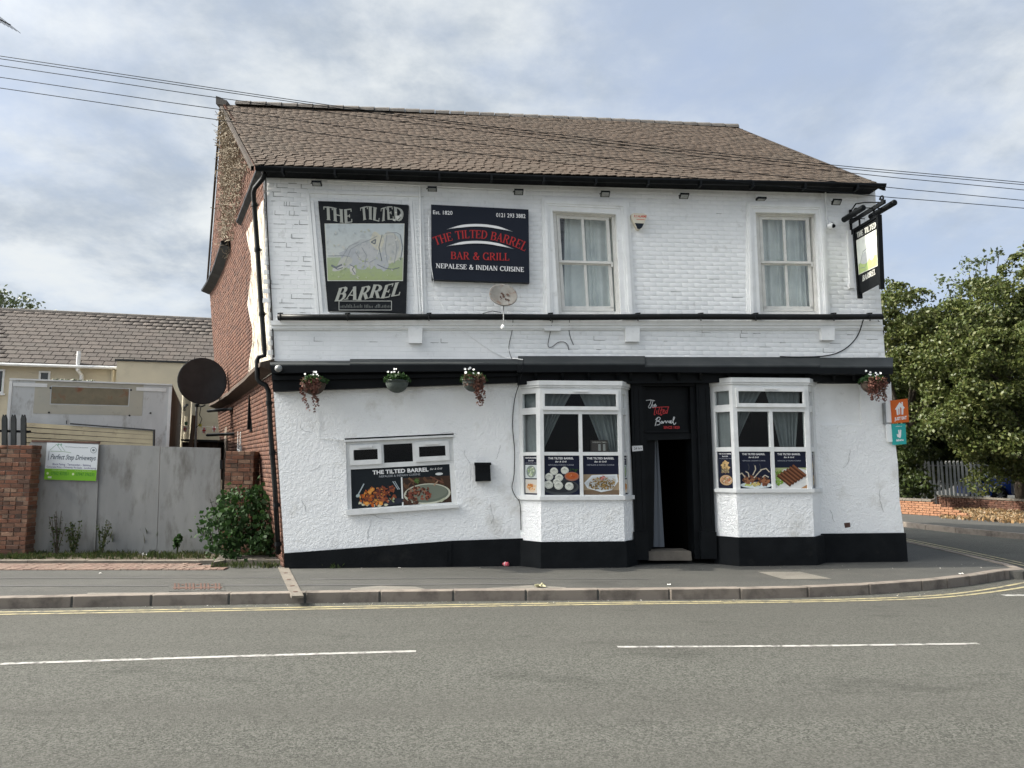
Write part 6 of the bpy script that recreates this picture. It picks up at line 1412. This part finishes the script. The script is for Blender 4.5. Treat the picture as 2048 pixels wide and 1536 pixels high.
# big black dish
t = thing('satellite_dish', PY(396, 893, 16.5), 'large black satellite dish on a pole beside the pub gable', 'satellite dish')
c_ = PY(405, 762, 16.3); n_ = (Vector((.45, -.8, .28))).normalized(); n_ = (CAM - c_).normalized() + Vector((.25, 0, .1)); n_.normalize()
dish(t, c_ + n_ * -.06, n_, .525, .07, M_mesh, rim=.015)
mb = MB(); b_ = PY(395, 893, 16.7); mb.tube([Vector((b_.x, b_.y, 0)), PY(393, 812, 16.7), PY(400, 790, 16.45)], .03, 8); mb.build('pole', M_galv, t)
mb = MB(); mb.tube([PY(392, 811, 16.6), PY(404, 813, 15.8), PY(410, 810, 15.7)], .016, 6); mb.lathe(PY(394, 811, 16.3) - ZV * .04, ZV, [(0, 0), (.05, .01), (.05, .07), (0, .08)], 10); mb.build('arm', M_black, t)
mb = MB(); mb.tube([PY(x, y, 16.3) for x, y in ((402, 812), (399, 830), (404, 838), (399, 850), (392, 855))], .008, 5); mb.build('cable', M_black, t)
# leaning plank, shed, bunting
t = thing('timber_post', PY(380, 895, 15.4), 'brown timber post leaning behind the gate below the big black dish', 'post')
mb = MB(); slab(mb, [(384, 830), (389, 831), (384, 896), (377, 896)], 15.4, .06); mb.build('post', M_timber, t)
sd = thing('low_shed', PY(400, 893, 17.8), 'dark flat felt roof of a low shed just above the gate', 'shed')
mb = MB(); slab(mb, [(362, 878), (436, 880), (436, 884), (362, 882)], 17.4, 3); mb.build('roof', M_lead, sd)
mb = MB(); slab(mb, [(364, 884), (436, 885), (436, 960), (364, 960)], 17.6, 2.6); mb.build('wall', M_timber, sd)
bn = thing('bunting', PY(400, 860, 17.2), 'string of small red and white cross flags behind the gate', 'bunting')
mb = MB(); mb.tube([PY(x, y, 17.2) for x, y in ((358, 850), (372, 853), (392, 854), (415, 853), (436, 856))], .006, 4); mb.build('string', M_trim, bn)
for i, (x, y) in enumerate(((370, 858), (391, 860), (408, 861), (428, 858), (372, 847), (400, 851))):
    w, h = (3.8, 5.5) if i < 4 else (3.4, 3.4); mb = MB(); slab(mb, [(x - w, y - h), (x + w, y - h), (x + w * .9, y + h), (x - w * .9, y + h)], 17.2, .004, ((.75, .74, .72) if i < 4 else ((.08, .2, .12), (.6, .55, .1))[i - 4]))
    if i < 4: slab(mb, [(x - .9, y - h), (x + .9, y - h), (x + .9, y + h), (x - .9, y + h)], 17.196, .002, (.5, .05, .05)); slab(mb, [(x - w * .93, y - 1), (x + w * .93, y - 1), (x + w * .93, y + .8), (x - w * .93, y + .8)], 17.194, .002, (.5, .05, .05))
    mb.build('flag', M_print, bn)
# neighbour house
HB = thing('neighbour_house', (-15, 25, 0), 'cream rendered house with a long grey-brown tiled roof behind the yard', 'house')
hd = Vector((6.9, 1.8, 0)).normalized(); hn = Vector((hd.y, -hd.x, 0))
e0 = Vector((-16.0, 22.2, 4.80)); r0 = Vector((-18.2, 25.2, 7.06)); r0 = e0 + hd * (r0 - e0).dot(hd) - hn * 3.0; r0.z = 7.0
rr = PY(430, 640, 27); 
def HP(u, t_, dd=0.0): p = lerp(e0, r0, t_) + hd * u; p.z = lerp(4.80, HRZ, t_) + dd; return p
# ridge height so that the ridge meets the photograph
q_ = hit(430, 640, Vector((r0.x, r0.y, 0)), hn); HRZ = q_.z
u0, u1 = -14, 9.5
off = (r0 - e0).dot(hd)
def HP(u, t_, dd=0.0):
    p = Vector((e0.x, e0.y, 0)) + hd * u - hn * (3.0 * t_ - .25 * (1 - t_)); p.z = lerp(4.72, HRZ, t_); nn = (-hn * -(HRZ - 4.72) + ZV * 3.25).normalized()
    return p + (hn * (HRZ - 4.72) + ZV * 3.25).normalized() * dd
HR = link(bpy.data.objects.new('roof', None), HP(0, 0), HB)
mb = MB(); mb.add([HP(u0, 0, -.03), HP(u1, 0, -.03), HP(u1, 1, -.03), HP(u0, 1, -.03), HP(u1, 0, -.03) - hn * 6, HP(u0, 0, -.03) - hn * 6], [[0, 1, 2, 3], [3, 2, 4, 5]]); mb.build('underside', M_slab, HR)
ms = []; rows = 14
for j in range(rows):
    t0, t1 = j / rows, (j + 1.12) / rows; w = .33; u = u0 + (w / 2) * (j % 2)
    while u < u1:
        a, b = HP(u, t0), HP(u, min(t1, 1)); up = b - a; nn = hd.cross(up).normalized(); nn = nn if nn.z > 0 else -nn
        ms.append(pmx((a + b) / 2 + hd * w / 2 + nn * (.02 + random.uniform(-.002, .003)), hd, (up.normalized() - nn * .13).normalized(), nn, w - .014, up.length * 1.0, .04)); u += w
lay([(HR, ms)], 'tile', 'tiles', M_rtile, bev=.03)
u = u0
while u < u1:
    mb = MB(); a, b = HP(u, 1), HP(u + .44, 1); vs = [p + hn * .12 * math.cos(math.pi * k / 4) + ZV * (-.03 + .11 * math.sin(math.pi * k / 4)) for p in (a, b) for k in range(5)]
    mb.add(vs, [[k, k + 1, 6 + k, 5 + k] for k in range(4)] + [[0, 1, 2, 3, 4], [9, 8, 7, 6, 5]]); mb.build('ridge_tile', M_ridge, HR); u += .45
def hwall(mb, ua, ub, z0, z1, d, th=.1): a = Vector((e0.x, e0.y, 0)) + hd * ua + hn * d; mb.add([a + ZV * z0, a + hd * (ub - ua) + ZV * z0, a + hd * (ub - ua) + ZV * z1, a + ZV * z1] + [p - hn * th for p in (a + ZV * z0, a + hd * (ub - ua) + ZV * z0, a + hd * (ub - ua) + ZV * z1, a + ZV * z1)], [[0, 1, 2, 3], [7, 6, 5, 4], [0, 4, 5, 1], [1, 5, 6, 2], [2, 6, 7, 3], [3, 7, 4, 0]])
mb = MB(); hwall(mb, u0 + .2, u1 - .2, 0, 4.7, .0, 5.9); mb.build('wall', M_cream, HB)
mb = MB(); hwall(mb, u0 + .2, u1 - .2, 2.95, 3.0, .012, .01); mb.build('band', M_cream, HB)
def hu(x, y, d=0.0): p = hit(x, y, e0 + hn * d, hn); return (p - e0).dot(hd), p.z
mb = MB(); (ua, za_), (ub, zb_) = hu(234, 722, .9), hu(372, 730, .9); hwall(mb, ua, ub, 0, za_, .9, .95); mb.build('extension', M_cream, HB)
mb = MB(); hwall(mb, ua - .05, ub + .05, za_ + .001, za_ + .06, .95, 1.0); mb.build('extension_roof', M_lead, HB)
mb = MB(); p = HP(u0, 0, -.02); q2 = HP(hu(240, 730)[0], 0, -.02); mb.tube([p + hn * .06 - ZV * .03, q2 + hn * .06 - ZV * .03], .05, 8); mb.build('gutter', M_upvc, HB)
def hwin(x0, y0, x1, y1):
    (a, z1_), (b, z0_) = hu(x0, y0), hu(x1, y1); w = link(bpy.data.objects.new('window', None), Vector((e0.x, e0.y, 0)) + hd * a + ZV * z0_, HB)
    mb = MB(); hwall(mb, a, b, z0_, z1_, .006, .004); mb.build('pane', M_carglass, w)
    mb = MB(); e = .055
    for r_ in ((a, a + e, z0_, z1_), (b - e, b, z0_, z1_), (a + e, b - e, z0_, z0_ + e), (a + e, b - e, z1_ - e, z1_)): hwall(mb, *r_, .035, .034)
    mb.build('frame', M_upvc, w)
    mb = MB(); hwall(mb, a - .05, b + .05, z0_ - .06, z0_ - .001, .07, .07); mb.build('sill', M_upvc, w)
hwin(79, 742, 100, 764); hwin(-26, 738, 7, 787)
for x, y0, y1 in ((160, 704, 762), (227, 733, 762)):
    a, za_ = hu(x, y0, .15); _, zb_ = hu(x, y1, .15); b_ = Vector((e0.x, e0.y, 0)) + hd * a + hn * .15; mb = MB()
    if x == 160: mb.tube([b_ + ZV * za_ + hn * .1, b_ + ZV * (za_ - .6) + hn * .1, b_ + ZV * (za_ - .75) + hd * .08 + hn * -.05, b_ + ZV * (zb_ - .8) + hd * .08 + hn * -.05], .06, 10)
    else: mb.tube([b_ + ZV * za_ - hd * .12, b_ + ZV * (za_ - .12), b_ + ZV * (zb_ - .8)], .05, 8)
    mb.build('downpipe', M_upvc if x == 160 else M_cream, HB)
a, za_ = hu(370, 800, 0); 
for x in (366, 384, 372):
    p = PY(x, 830, 21.0); mb = MB(); mb.tube([Vector((p.x, p.y, 0)), Vector((p.x, p.y, 4.2 if x != 372 else 3.0))], .05, 8); mb.build('downpipe', M_cream, HB)
mb = MB(); p = PY(369, 820, 20.9); mb.tube([p, p + Vector((.1, -.25, .05)), p + Vector((.25, -.4, .12))], .04, 6); mb.build('camera_bracket', M_mesh, HB)

# ------------------------------------------------------------------ bush and weeds by the gate
t = thing('bramble_bush', GZ(485, 1112), 'dense dark green bramble bush growing between the gate and the pub corner', 'bush')
def at(x, y, Y): return tuple(PY(x, y, Y))
bl_ = [(at(480, 1040, 12.0), (.45, .40, .48)), (at(440, 1062, 11.9), (.35, .35, .40)), (at(520, 1045, 12.1), (.32, .32, .50)), (at(515, 1000, 12.3), (.22, .25, .28)), (at(455, 1015, 12.2), (.24, .25, .28)), (at(535, 1085, 11.8), (.22, .25, .25)), (at(480, 1090, 11.7), (.45, .25, .22)), (at(520, 978, 12.5), (.08, .1, .14))]
leaves('foliage', cloud(bl_, 330, spread=.06, perclump=7, shell=.5), .07, M_leafbush, t, up=.9, asp=1.25)
mb = MB()
for i in range(26):
    p = GZ(random.uniform(430, 540), 1108); e = PY(random.uniform(415, 545), random.uniform(985, 1060), 12.1); mb.tube([p, lerp(p, e, .5) + Vector((random.uniform(-.1, .1), 0, .1)), e], [.012, .008, .004], 4)
mb.build('stem', M_bark, t)
def tuft(pts, h, n, mb):
    for (x, y) in pts:
        for _ in range(n):
            a = random.uniform(0, 6.28); l_ = h * random.uniform(.4, 1.1); b = Vector((x + random.gauss(0, .05), y + random.gauss(0, .05), .005)); w_ = random.uniform(.004, .009); d = Vector((math.cos(a), math.sin(a), 0)); s_ = Vector((-d.y, d.x, 0)) * w_
            m1 = b + d * l_ * .15 + ZV * l_ * .6; e = b + d * l_ * random.uniform(.25, .6) + ZV * l_
            mb.add([b - s_, b + s_, m1 + s_ * .8, e, m1 - s_ * .8], [[0, 1, 2, 3, 4]])
mb = MB(); pts = []
for _ in range(420):
    x = random.uniform(60, 440); y = random.choice((random.uniform(1104, 1109), random.uniform(1104, 1120))); pts.append(g(x, y))
for _ in range(90): pts.append(g(random.uniform(440, 560), random.uniform(1108, 1120)))
for _ in range(90): pts.append(g(random.uniform(-60, 60), random.uniform(1112, 1122)))
for _ in range(26): pts.append(g(random.uniform(420, 560), random.uniform(1131, 1137)))
tuft(pts, .10, 9, mb)
for x0, n in ((110, 6), (150, 9), (206, 9), (250, 4), (300, 5), (345, 4), (395, 6), (520, 10), (480, 6)): tuft([g(x0 + random.uniform(-14, 14), 1107) for _ in range(n)], random.uniform(.3, .5), 8, mb)
tuft([g(664, 1136), g(670, 1136), g(667, 1137)], .09, 12, mb)
mb.build('weeds', M_grass, None, kind='stuff')
for i, (x, yt, h, lb) in enumerate(((112, 1040, .62, 'tall thin dried weed against the left panel of the gate'), (147, 1048, .55, 'bushy upright weed against the gate below the company sign'), (203, 1055, .5, 'pale feathery weed against the gate at the seam of the first two panels'), (353, 1062, .32, 'small leafy sapling in front of the right gate panel'), (540, 1080, .3, 'bright green weed at the foot of the pub corner beside the bush'))):
    b = GZ(x, 1112 if i < 4 else 1118); t = thing('weed_plant', b, lb, 'weed', 'weeds along the gate'); mb = MB(); C_ = []
    for k in range(7 if i != 3 else 4):
        e = b + Vector((random.uniform(-.16, .16), random.uniform(-.08, .05), h * random.uniform(.8, 1.25))); mid = lerp(b, e, .5) + Vector((random.uniform(-.03, .03), 0, .02)); mb.tube([b, mid, e], [.010, .007, .004], 4)
        for m_ in range(34 if i in (1, 3, 4) else 16):
            s_ = random.uniform(.15, 1) if i != 3 else random.uniform(.6, 1); p = lerp(b, mid, s_ * 2) if s_ < .5 else lerp(mid, e, s_ * 2 - 1); C_.append(list(p + Vector((random.gauss(0, .025), random.gauss(0, .02), random.gauss(0, .02)))))
    mb.build('stem', M_bark if i == 0 else M_grass, t); leaves('leaves', np.array(C_), .03 if i != 3 else .045, M_grass if i != 3 else M_leafbush, t, kind='stuff')
# litter
def litter(x, y, s_, col, lb, nm='litter', cat='litter'):
    o = GZ(x, y); mb = MB(); vs = []
    n = 5
    for j in range(n):
        for i in range(n): vs.append(o + Vector(((i / (n - 1) - .5) * s_ + random.gauss(0, s_ * .06), (j / (n - 1) - .5) * s_ * .7 + random.gauss(0, s_ * .06), .008 + abs(random.gauss(0, s_ * .16)))))
    mb.add(vs, [[j * n + i, j * n + i + 1, (j + 1) * n + i + 1, (j + 1) * n + i] for j in range(n - 1) for i in range(n - 1)], col); mb.build(nm, M_print, None, lb, cat)
WL_ = (.62, .61, .58)
litter(289, 1112, .12, WL_, 'crumpled white wrapper in the weeds before the gate, left of another scrap'); litter(327, 1108, .10, WL_, 'folded white paper scrap in the weeds below the right gate panel'); litter(1644, 1121, .09, (.6, .5, .5), 'pinkish paper scrap at the plinth below the right bay')
litter(799, 1137, .035, WL_, 'small white scrap on the pavement close to the left part of the plinth'); litter(201, 1148, .04, WL_, 'tiny white scrap on the pavement in front of the block paving'); litter(1922, 1149, .06, WL_, 'small white scrap on the pavement near the street corner'); litter(1080, 1175, .13, (.40, .38, .25), 'flattened pale yellow scrap by the kerb below the left bay', 'flat_litter')
litter(1338, 1171, .045, WL_, 'small pale scrap near the kerb in front of the doorway')
t = thing('drinks_can', GZ(1009, 1131), 'crushed pink and red drinks can lying by the plinth left of the left bay', 'can')
mb = MB(); a = GZ(1006, 1132) + ZV * .035; d = Vector((.8, -.5, 0)).normalized(); mb.lathe(a, d, [(.0, 0), (.026, .002), (.034, .012), (.030, .05), (.033, .09), (.026, .10), (0, .1)], 12, (.62, .12, .15)); mb.build('body', M_print, t); mb = MB(); mb.lathe(a + d * .035, d, [(.0345, 0), (.0345, .02)], 12, (.7, .5, .5)); mb.build('label_band', M_print, t)
mb = MB()
for _ in range(420):
    x, y = (random.uniform(-20, 2000), random.uniform(1128, 1140)) if random.random() < .35 else (random.uniform(0, 1950), random.uniform(1207, 1216))
    if y > 1200: p = GZ(x, y - max(0, (x - 300) * .012) - (6 if x > 1500 else 0), -.118)
    else: p = GZ(x, y)
    s_ = random.uniform(.006, .02); mb.add([p + Vector((s_ * random.uniform(-1, 1), s_ * random.uniform(-1, 1), random.uniform(0, .01))) for _ in range(3)], [[0, 1, 2]], random.choice([(.5, .48, .42), (.3, .24, .16), (.18, .16, .12), (.6, .58, .54)]))
mb.build('grit', M_print, None, kind='stuff')

# ------------------------------------------------------------------ right side: low walls, fence, cars, trees
t = thing('orange_brick_wall', GZ(1860, 1030), 'low sunlit orange brick wall stepping down beside the far pavement', 'wall')
M_obrick = mat('orange_brick', (.3, .14, .07), piece=[(.27, .14, .08), (.22, .11, .065), (.31, .17, .10), (.18, .09, .055)], scale=8, rough=.9, bump=.4, bscale=60)
a, b = GZ(1790, 1027), GZ(1948, 1037); ux = (b - a).normalized(); n_ = Vector((ux.y, -ux.x, 0)); ln = (b - a).length
ms = []
for r_ in range(6):
    u = -.11 * (r_ % 2); lim = ln * (1 - max(0, r_ - 0) * .082 - (.06 if r_ > 3 else 0))
    while u < lim:
        p, q = max(u, 0), min(u + .225, lim); u += .225
        if q - p > .05: ms.append(pmx(a + ux * (p + q) / 2 + ZV * (.036 + r_ * .072) + n_ * random.uniform(-.005, .005) - n_ * .05, ux, ZV, n_, q - p - .01, .062, .1))
lay([(t, ms)], 'brick', 'brickwork', M_obrick)
mb = MB(); mb.box((0, -.22, 0), (ln * .50, -.02, .42), ax=(a, ux, n_, ZV)); mb.build('mortar_core', M_mortar, t)
for i in range(4): mb = MB(); mb.box((ln * .125 * i, -.25, .432), (ln * .125 * (i + 1) - .01, .02, .50), ax=(a, ux, n_, ZV)); mb.build('coping_stone', M_conc, t)
t = thing('retaining_wall', GZ(1960, 1025), 'dark low retaining wall behind the leaf litter under the trees', 'wall')
a, b = GZ(1868, 1012), GZ(2080, 1027); b = a + (b - a) * 2.2; ux = (b - a).normalized(); n_ = Vector((ux.y, -ux.x, 0)); ln = (b - a).length
mb = MB(); mb.box((0, -.25, 0), (ln, -.1, .36), ax=(a, ux, n_, ZV)); mb.build('mortar_core', M_mortar, t)
ms = brick_wall(a, ux, ln, 0, .36, n_, dep=.1); lay([(t, ms)], 'brick', 'brickwork', M_brick)
mb = MB(); mb.box((0, -.28, .362), (ln, .03, .42), ax=(a, ux, n_, ZV)); mb.build('coping', M_conc, t)
# leaf litter
C_ = []
for _ in range(5200):
    x = random.uniform(1880, 2120); y = random.uniform(1018, 1047); lo_ = 1036 + (x - 1900) * .07
    if y > lo_ + random.uniform(-2, 3): continue
    C_.append(list(GZ(x, y) + ZV * random.uniform(.005, .04)))
bd_ = props(link(bpy.data.objects.new('leaf_litter', None), GZ(1980, 1036)), kind='stuff')
leaves('leaf_litter', np.array(C_), .07, M_litter, bd_, up=3)
sheet('soil_verge', [g(1880, 1017), g(1900, 1036), g(2060, 1046), g(2300, 1062), g(2300, 1020)], .006, M_soil)
t = thing('palisade_fence', PY(1890, 992, 27), 'pale grey palisade fence under the trees at the far side of the street', 'fence')
mb = MB(); mb.box((PY(1780, 980, 27.1).x, 27.06, .8), (PY(1990, 980, 27).x, 27.1, .85)); mb.box((PY(1780, 980, 27.1).x, 27.06, 1.5), (PY(1990, 980, 27).x, 27.1, 1.55)); mb.build('rail', M_galv, t)
M_pale = mat('pale_palisade', (.36, .38, .38), (.28, .30, .30), 4, .6)
x = PY(1780, 980, 27).x; x1 = PY(1965, 980, 27).x
while x < x1:
    mb = MB(); l_ = random.uniform(-.03, .03); mb.prism([(x - .04, 27, .1), (x + .04, 27, .1), (x + .04 + l_, 27, 1.62), (x + .02 + l_, 27, 1.70), (x + l_, 27, 1.64), (x - .02 + l_, 27, 1.70), (x - .04 + l_, 27, 1.62)], (0, .03, 0)); mb.build('pale', M_pale, t); x += .155
# cars
def car(x0, Y, label, m, flip=1, g_=0.0):
    t = thing('parked_car', (x0 + 2, Y + .85, g_), label, 'car'); X = lambda u: x0 + u
    prof = [(0, .32), (-.02, .55), (.05, .78), (.25, .92), (.95, 1.0), (1.65, 1.40), (2.1, 1.47), (3.1, 1.46), (3.75, 1.12), (4.0, 1.0), (4.05, .6), (4.0, .32), (3.72, .28)]
    arch = lambda c_: [(c_ + .36 * math.cos(R(a)), .30 + .36 * math.sin(R(a))) for a in range(0, 181, 20)]
    low = arch(3.3)[:] + arch(.75)
    pts = prof + low + [(.3, .28)]
    W_c = 1.7; mb = MB()
    def ins(u, z): return .0 if z < .85 else (z - .85) * .30
    v1 = [(X(u), Y + ins(u, z), g_ + z) for u, z in pts]; v2 = [(X(u), Y + W_c - ins(u, z), g_ + z) for u, z in pts]; n = len(pts)
    mb.add(v1 + v2, [list(range(n)), list(range(2 * n - 1, n - 1, -1))] + [[i, i + n, (i + 1) % n + n, (i + 1) % n] for i in range(n)]); mb.build('body', m, t)
    for q in ([(1.05, 1.02), (1.62, 1.34), (2.2, 1.38), (2.2, 1.0)], [(2.28, 1.0), (2.28, 1.38), (3.0, 1.37), (3.5, 1.08), (3.4, 1.0)]):
        mb = MB(); mb.add([(X(u), Y + ins(u, z) - .004, g_ + z) for u, z in q], [[0, 1, 2, 3] + ([4] if len(q) == 5 else [])]); mb.build('window', M_carglass, t)
    mb = MB(); mb.add([(X(1.0), Y + .12, g_ + 1.025), (X(1.62), Y + .22, g_ + 1.40), (X(1.62), Y + W_c - .22, g_ + 1.40), (X(1.0), Y + W_c - .12, g_ + 1.025)], [[0, 1, 2, 3]]); mb.build('windscreen', M_carglass, t)
    for cx in (.75, 3.3):
        for yy, sg in ((Y + .02, -1), (Y + W_c - .02, 1)):
            w = link(bpy.data.objects.new('wheel', None), (X(cx), yy, g_ + .3), t)
            mb = MB(); mb.lathe((X(cx), yy, g_ + .3), (0, -sg, 0), [(.2, 0), (.3, .0), (.31, .03), (.31, .17), (.29, .2)], 24); mb.build('tyre', M_tyre, w)
            mb = MB(); o_ = Vector((X(cx), yy, g_ + .3)); mb.lathe(o_, (0, -sg, 0), [(.215, 0), (.205, -.01), (.195, .03), (.1, .06), (0, .06)], 24); mb.build('rim', M_mesh, w)
            mb = MB()
            for k in range(7):
                a = k * 2 * math.pi / 7; d = Vector((math.cos(a), 0, math.sin(a))); s_ = Vector((-d.z, 0, d.x)) * .022; q = o_ + Vector((0, sg * .012, 0)); mb.add([q - s_, q + s_, q + d * .2 + s_ * .8, q + d * .2 - s_ * .8], [[0, 1, 2, 3]])
            mb.build('spoke', M_rim, w)
    for yy in (Y + .02, Y + W_c - .42): mb = MB(); mb.box((X(-.03), yy, g_ + .62), (X(.2), yy + .4, g_ + .78)); mb.build('headlight', M_lampglass, t)
    mb = MB(); mb.box((X(-.06), Y + .05, g_ + .34), (X(.12), Y + W_c - .05, g_ + .52)); mb.build('bumper', m, t)
    return t
p = PY(2002, 1000, 29.6); car(p.x - .75, 29.6, 'bright blue car with a spoked alloy wheel parked under the trees', M_blue)
p = PY(2025, 1000, 29.1); car(p.x, 27.4, 'silver car nosing in beside the blue car at the right edge', M_silver, g_=.05)
# trees
def tree(label, base, h, blobs, per, size, m, spread=.2, perclump=24, limbs=7, r=.16, grp='trees beyond the side street', shell=.55, lobe=None):
    t = thing('tree', base, label, 'tree', grp); b = Vector(base)
    mb = MB(); cs = [Vector(c_) for c_, _ in blobs]; top = sum(cs, Vector()) / len(cs)
    j = Vector((lerp(b.x, top.x, .35), lerp(b.y, top.y, .35), b.z + h * .4)); mb.tube([b, lerp(b, j, .5) + Vector((.08, 0, 0)), j], [r, r * .8, r * .65], 10); mb.build('trunk', M_bark, t, smooth=True)
    for k in range(min(limbs, len(cs))):
        mb = MB(); c_ = cs[k * len(cs) // min(limbs, len(cs))]; mid = lerp(j, c_, .5) + Vector((random.uniform(-.3, .3), 0, random.uniform(0, .4))); mb.tube([j - ZV * .2, mid, c_], [r * .45, r * .28, r * .1], 6); mb.build('limb', M_bark, t)
    leaves('crown', cloud(blobs, per, spread=spread, perclump=perclump, shell=shell, lobe=lobe), size, m, t, up=.5)
    return t
def B(x, y, Y, rx, ry=None, rd=None):     # blob: photo centre, radius in photo px
    s_ = Y / FPX; ry = ry or rx; return (tuple(PY(x, y, Y)), (rx * s_, (rd or rx) * s_, ry * s_))
tree('darker tree directly behind the right corner of the pub', GZ(1815, 1010), 7.5,
     [B(1868, 655, 25.5, 38, 50), B(1885, 720, 25.5, 45), B(1800, 620, 25, 55, 50), B(1840, 640, 25.5, 40, 50), B(1775, 690, 26, 60), B(1830, 720, 25, 60), B(1785, 790, 27.5, 60), B(1850, 800, 28.5, 50), B(1795, 870, 29, 60, 50), B(1795, 940, 29, 60, 40), B(1770, 585, 26, 28)], 15, .075, M_leafA, lobe=.42, perclump=230, r=.2)
tree('broad olive green tree overhanging the parked cars at the right edge', GZ(2046, 1022), 8.5,
     [B(1962, 948, 23.5, 24, 30), B(1930, 660, 23.5, 60, 55), B(1990, 610, 24, 65, 60), B(2050, 590, 24, 60, 65), B(1900, 740, 23.5, 55, 60), B(1970, 740, 22.5, 75), B(2050, 720, 22.5, 80), B(1930, 840, 23, 60, 60), B(2010, 850, 22.5, 75), B(1948, 915, 23, 40, 50), B(2040, 910, 23, 50, 42), B(2100, 840, 23, 80), B(2130, 700, 24, 90), B(2120, 560, 25, 80), B(2055, 535, 24.5, 34, 22), B(1905, 640, 24, 32, 34), B(1893, 700, 24, 28), B(2110, 950, 23.5, 40, 30)], 19, .072, M_leafA, lobe=.42, perclump=230, r=.22)
tree('low dark shrubby tree against the back wall end, left of the visible palisade fence', GZ(1800, 1012), 3,
     [B(1790, 960, 25.2, 36, 38), B(1825, 950, 25.6, 28, 40), B(1795, 900, 26, 45, 40), B(1838, 975, 25.4, 14, 20), B(1835, 890, 26.4, 32, 34)], 18, .085, M_leafB, lobe=.36, perclump=200, r=.08)
tree('tall wispy grey-green tree rising behind the broad olive tree', GZ(1955, 985), 11.5,
     [B(1945, 560, 33, 26, 34), B(1915, 590, 33, 30, 26), B(1965, 585, 33, 34, 40), B(1938, 528, 33, 13, 9), B(1975, 520, 33, 24, 9), B(1998, 508, 33, 13, 4), B(1895, 570, 33, 20, 12), B(1880, 560, 33, 9, 5)], 26, .11, M_leafC, spread=.18, perclump=12, r=.14, shell=.3)
tree('dark shadowy tree filling the gap low down behind the palisade fence', GZ(1850, 995), 6,
     [B(1780, 820, 29, 60, 70), B(1845, 850, 29.5, 60, 80), B(1900, 890, 31, 60, 60), B(1850, 925, 30, 70, 45), B(1960, 880, 31, 60, 60), B(1780, 925, 29, 60, 55), B(2040, 880, 33, 60, 70), B(1860, 740, 30, 60, 80), B(1950, 780, 29, 70, 80), B(2040, 780, 29, 70, 80), B(1990, 690, 28, 70, 70), B(1920, 700, 28, 55, 60), B(2090, 680, 28, 70, 70)], 22, .10, M_leafB, lobe=.5, perclump=200)
tree('small grey-green tree top showing above the neighbour house roof at far left', PY(0, 927, 36), 9.5,
     [B(10, 612, 36, 30, 26), B(45, 612, 36, 22, 16), B(-20, 600, 36, 34, 30), B(5, 585, 36, 14, 12), B(62, 608, 36, 12, 9), B(-60, 590, 36, 50, 40)], 26, .11, M_leafC, spread=.2, perclump=16, r=.12, shell=.35)
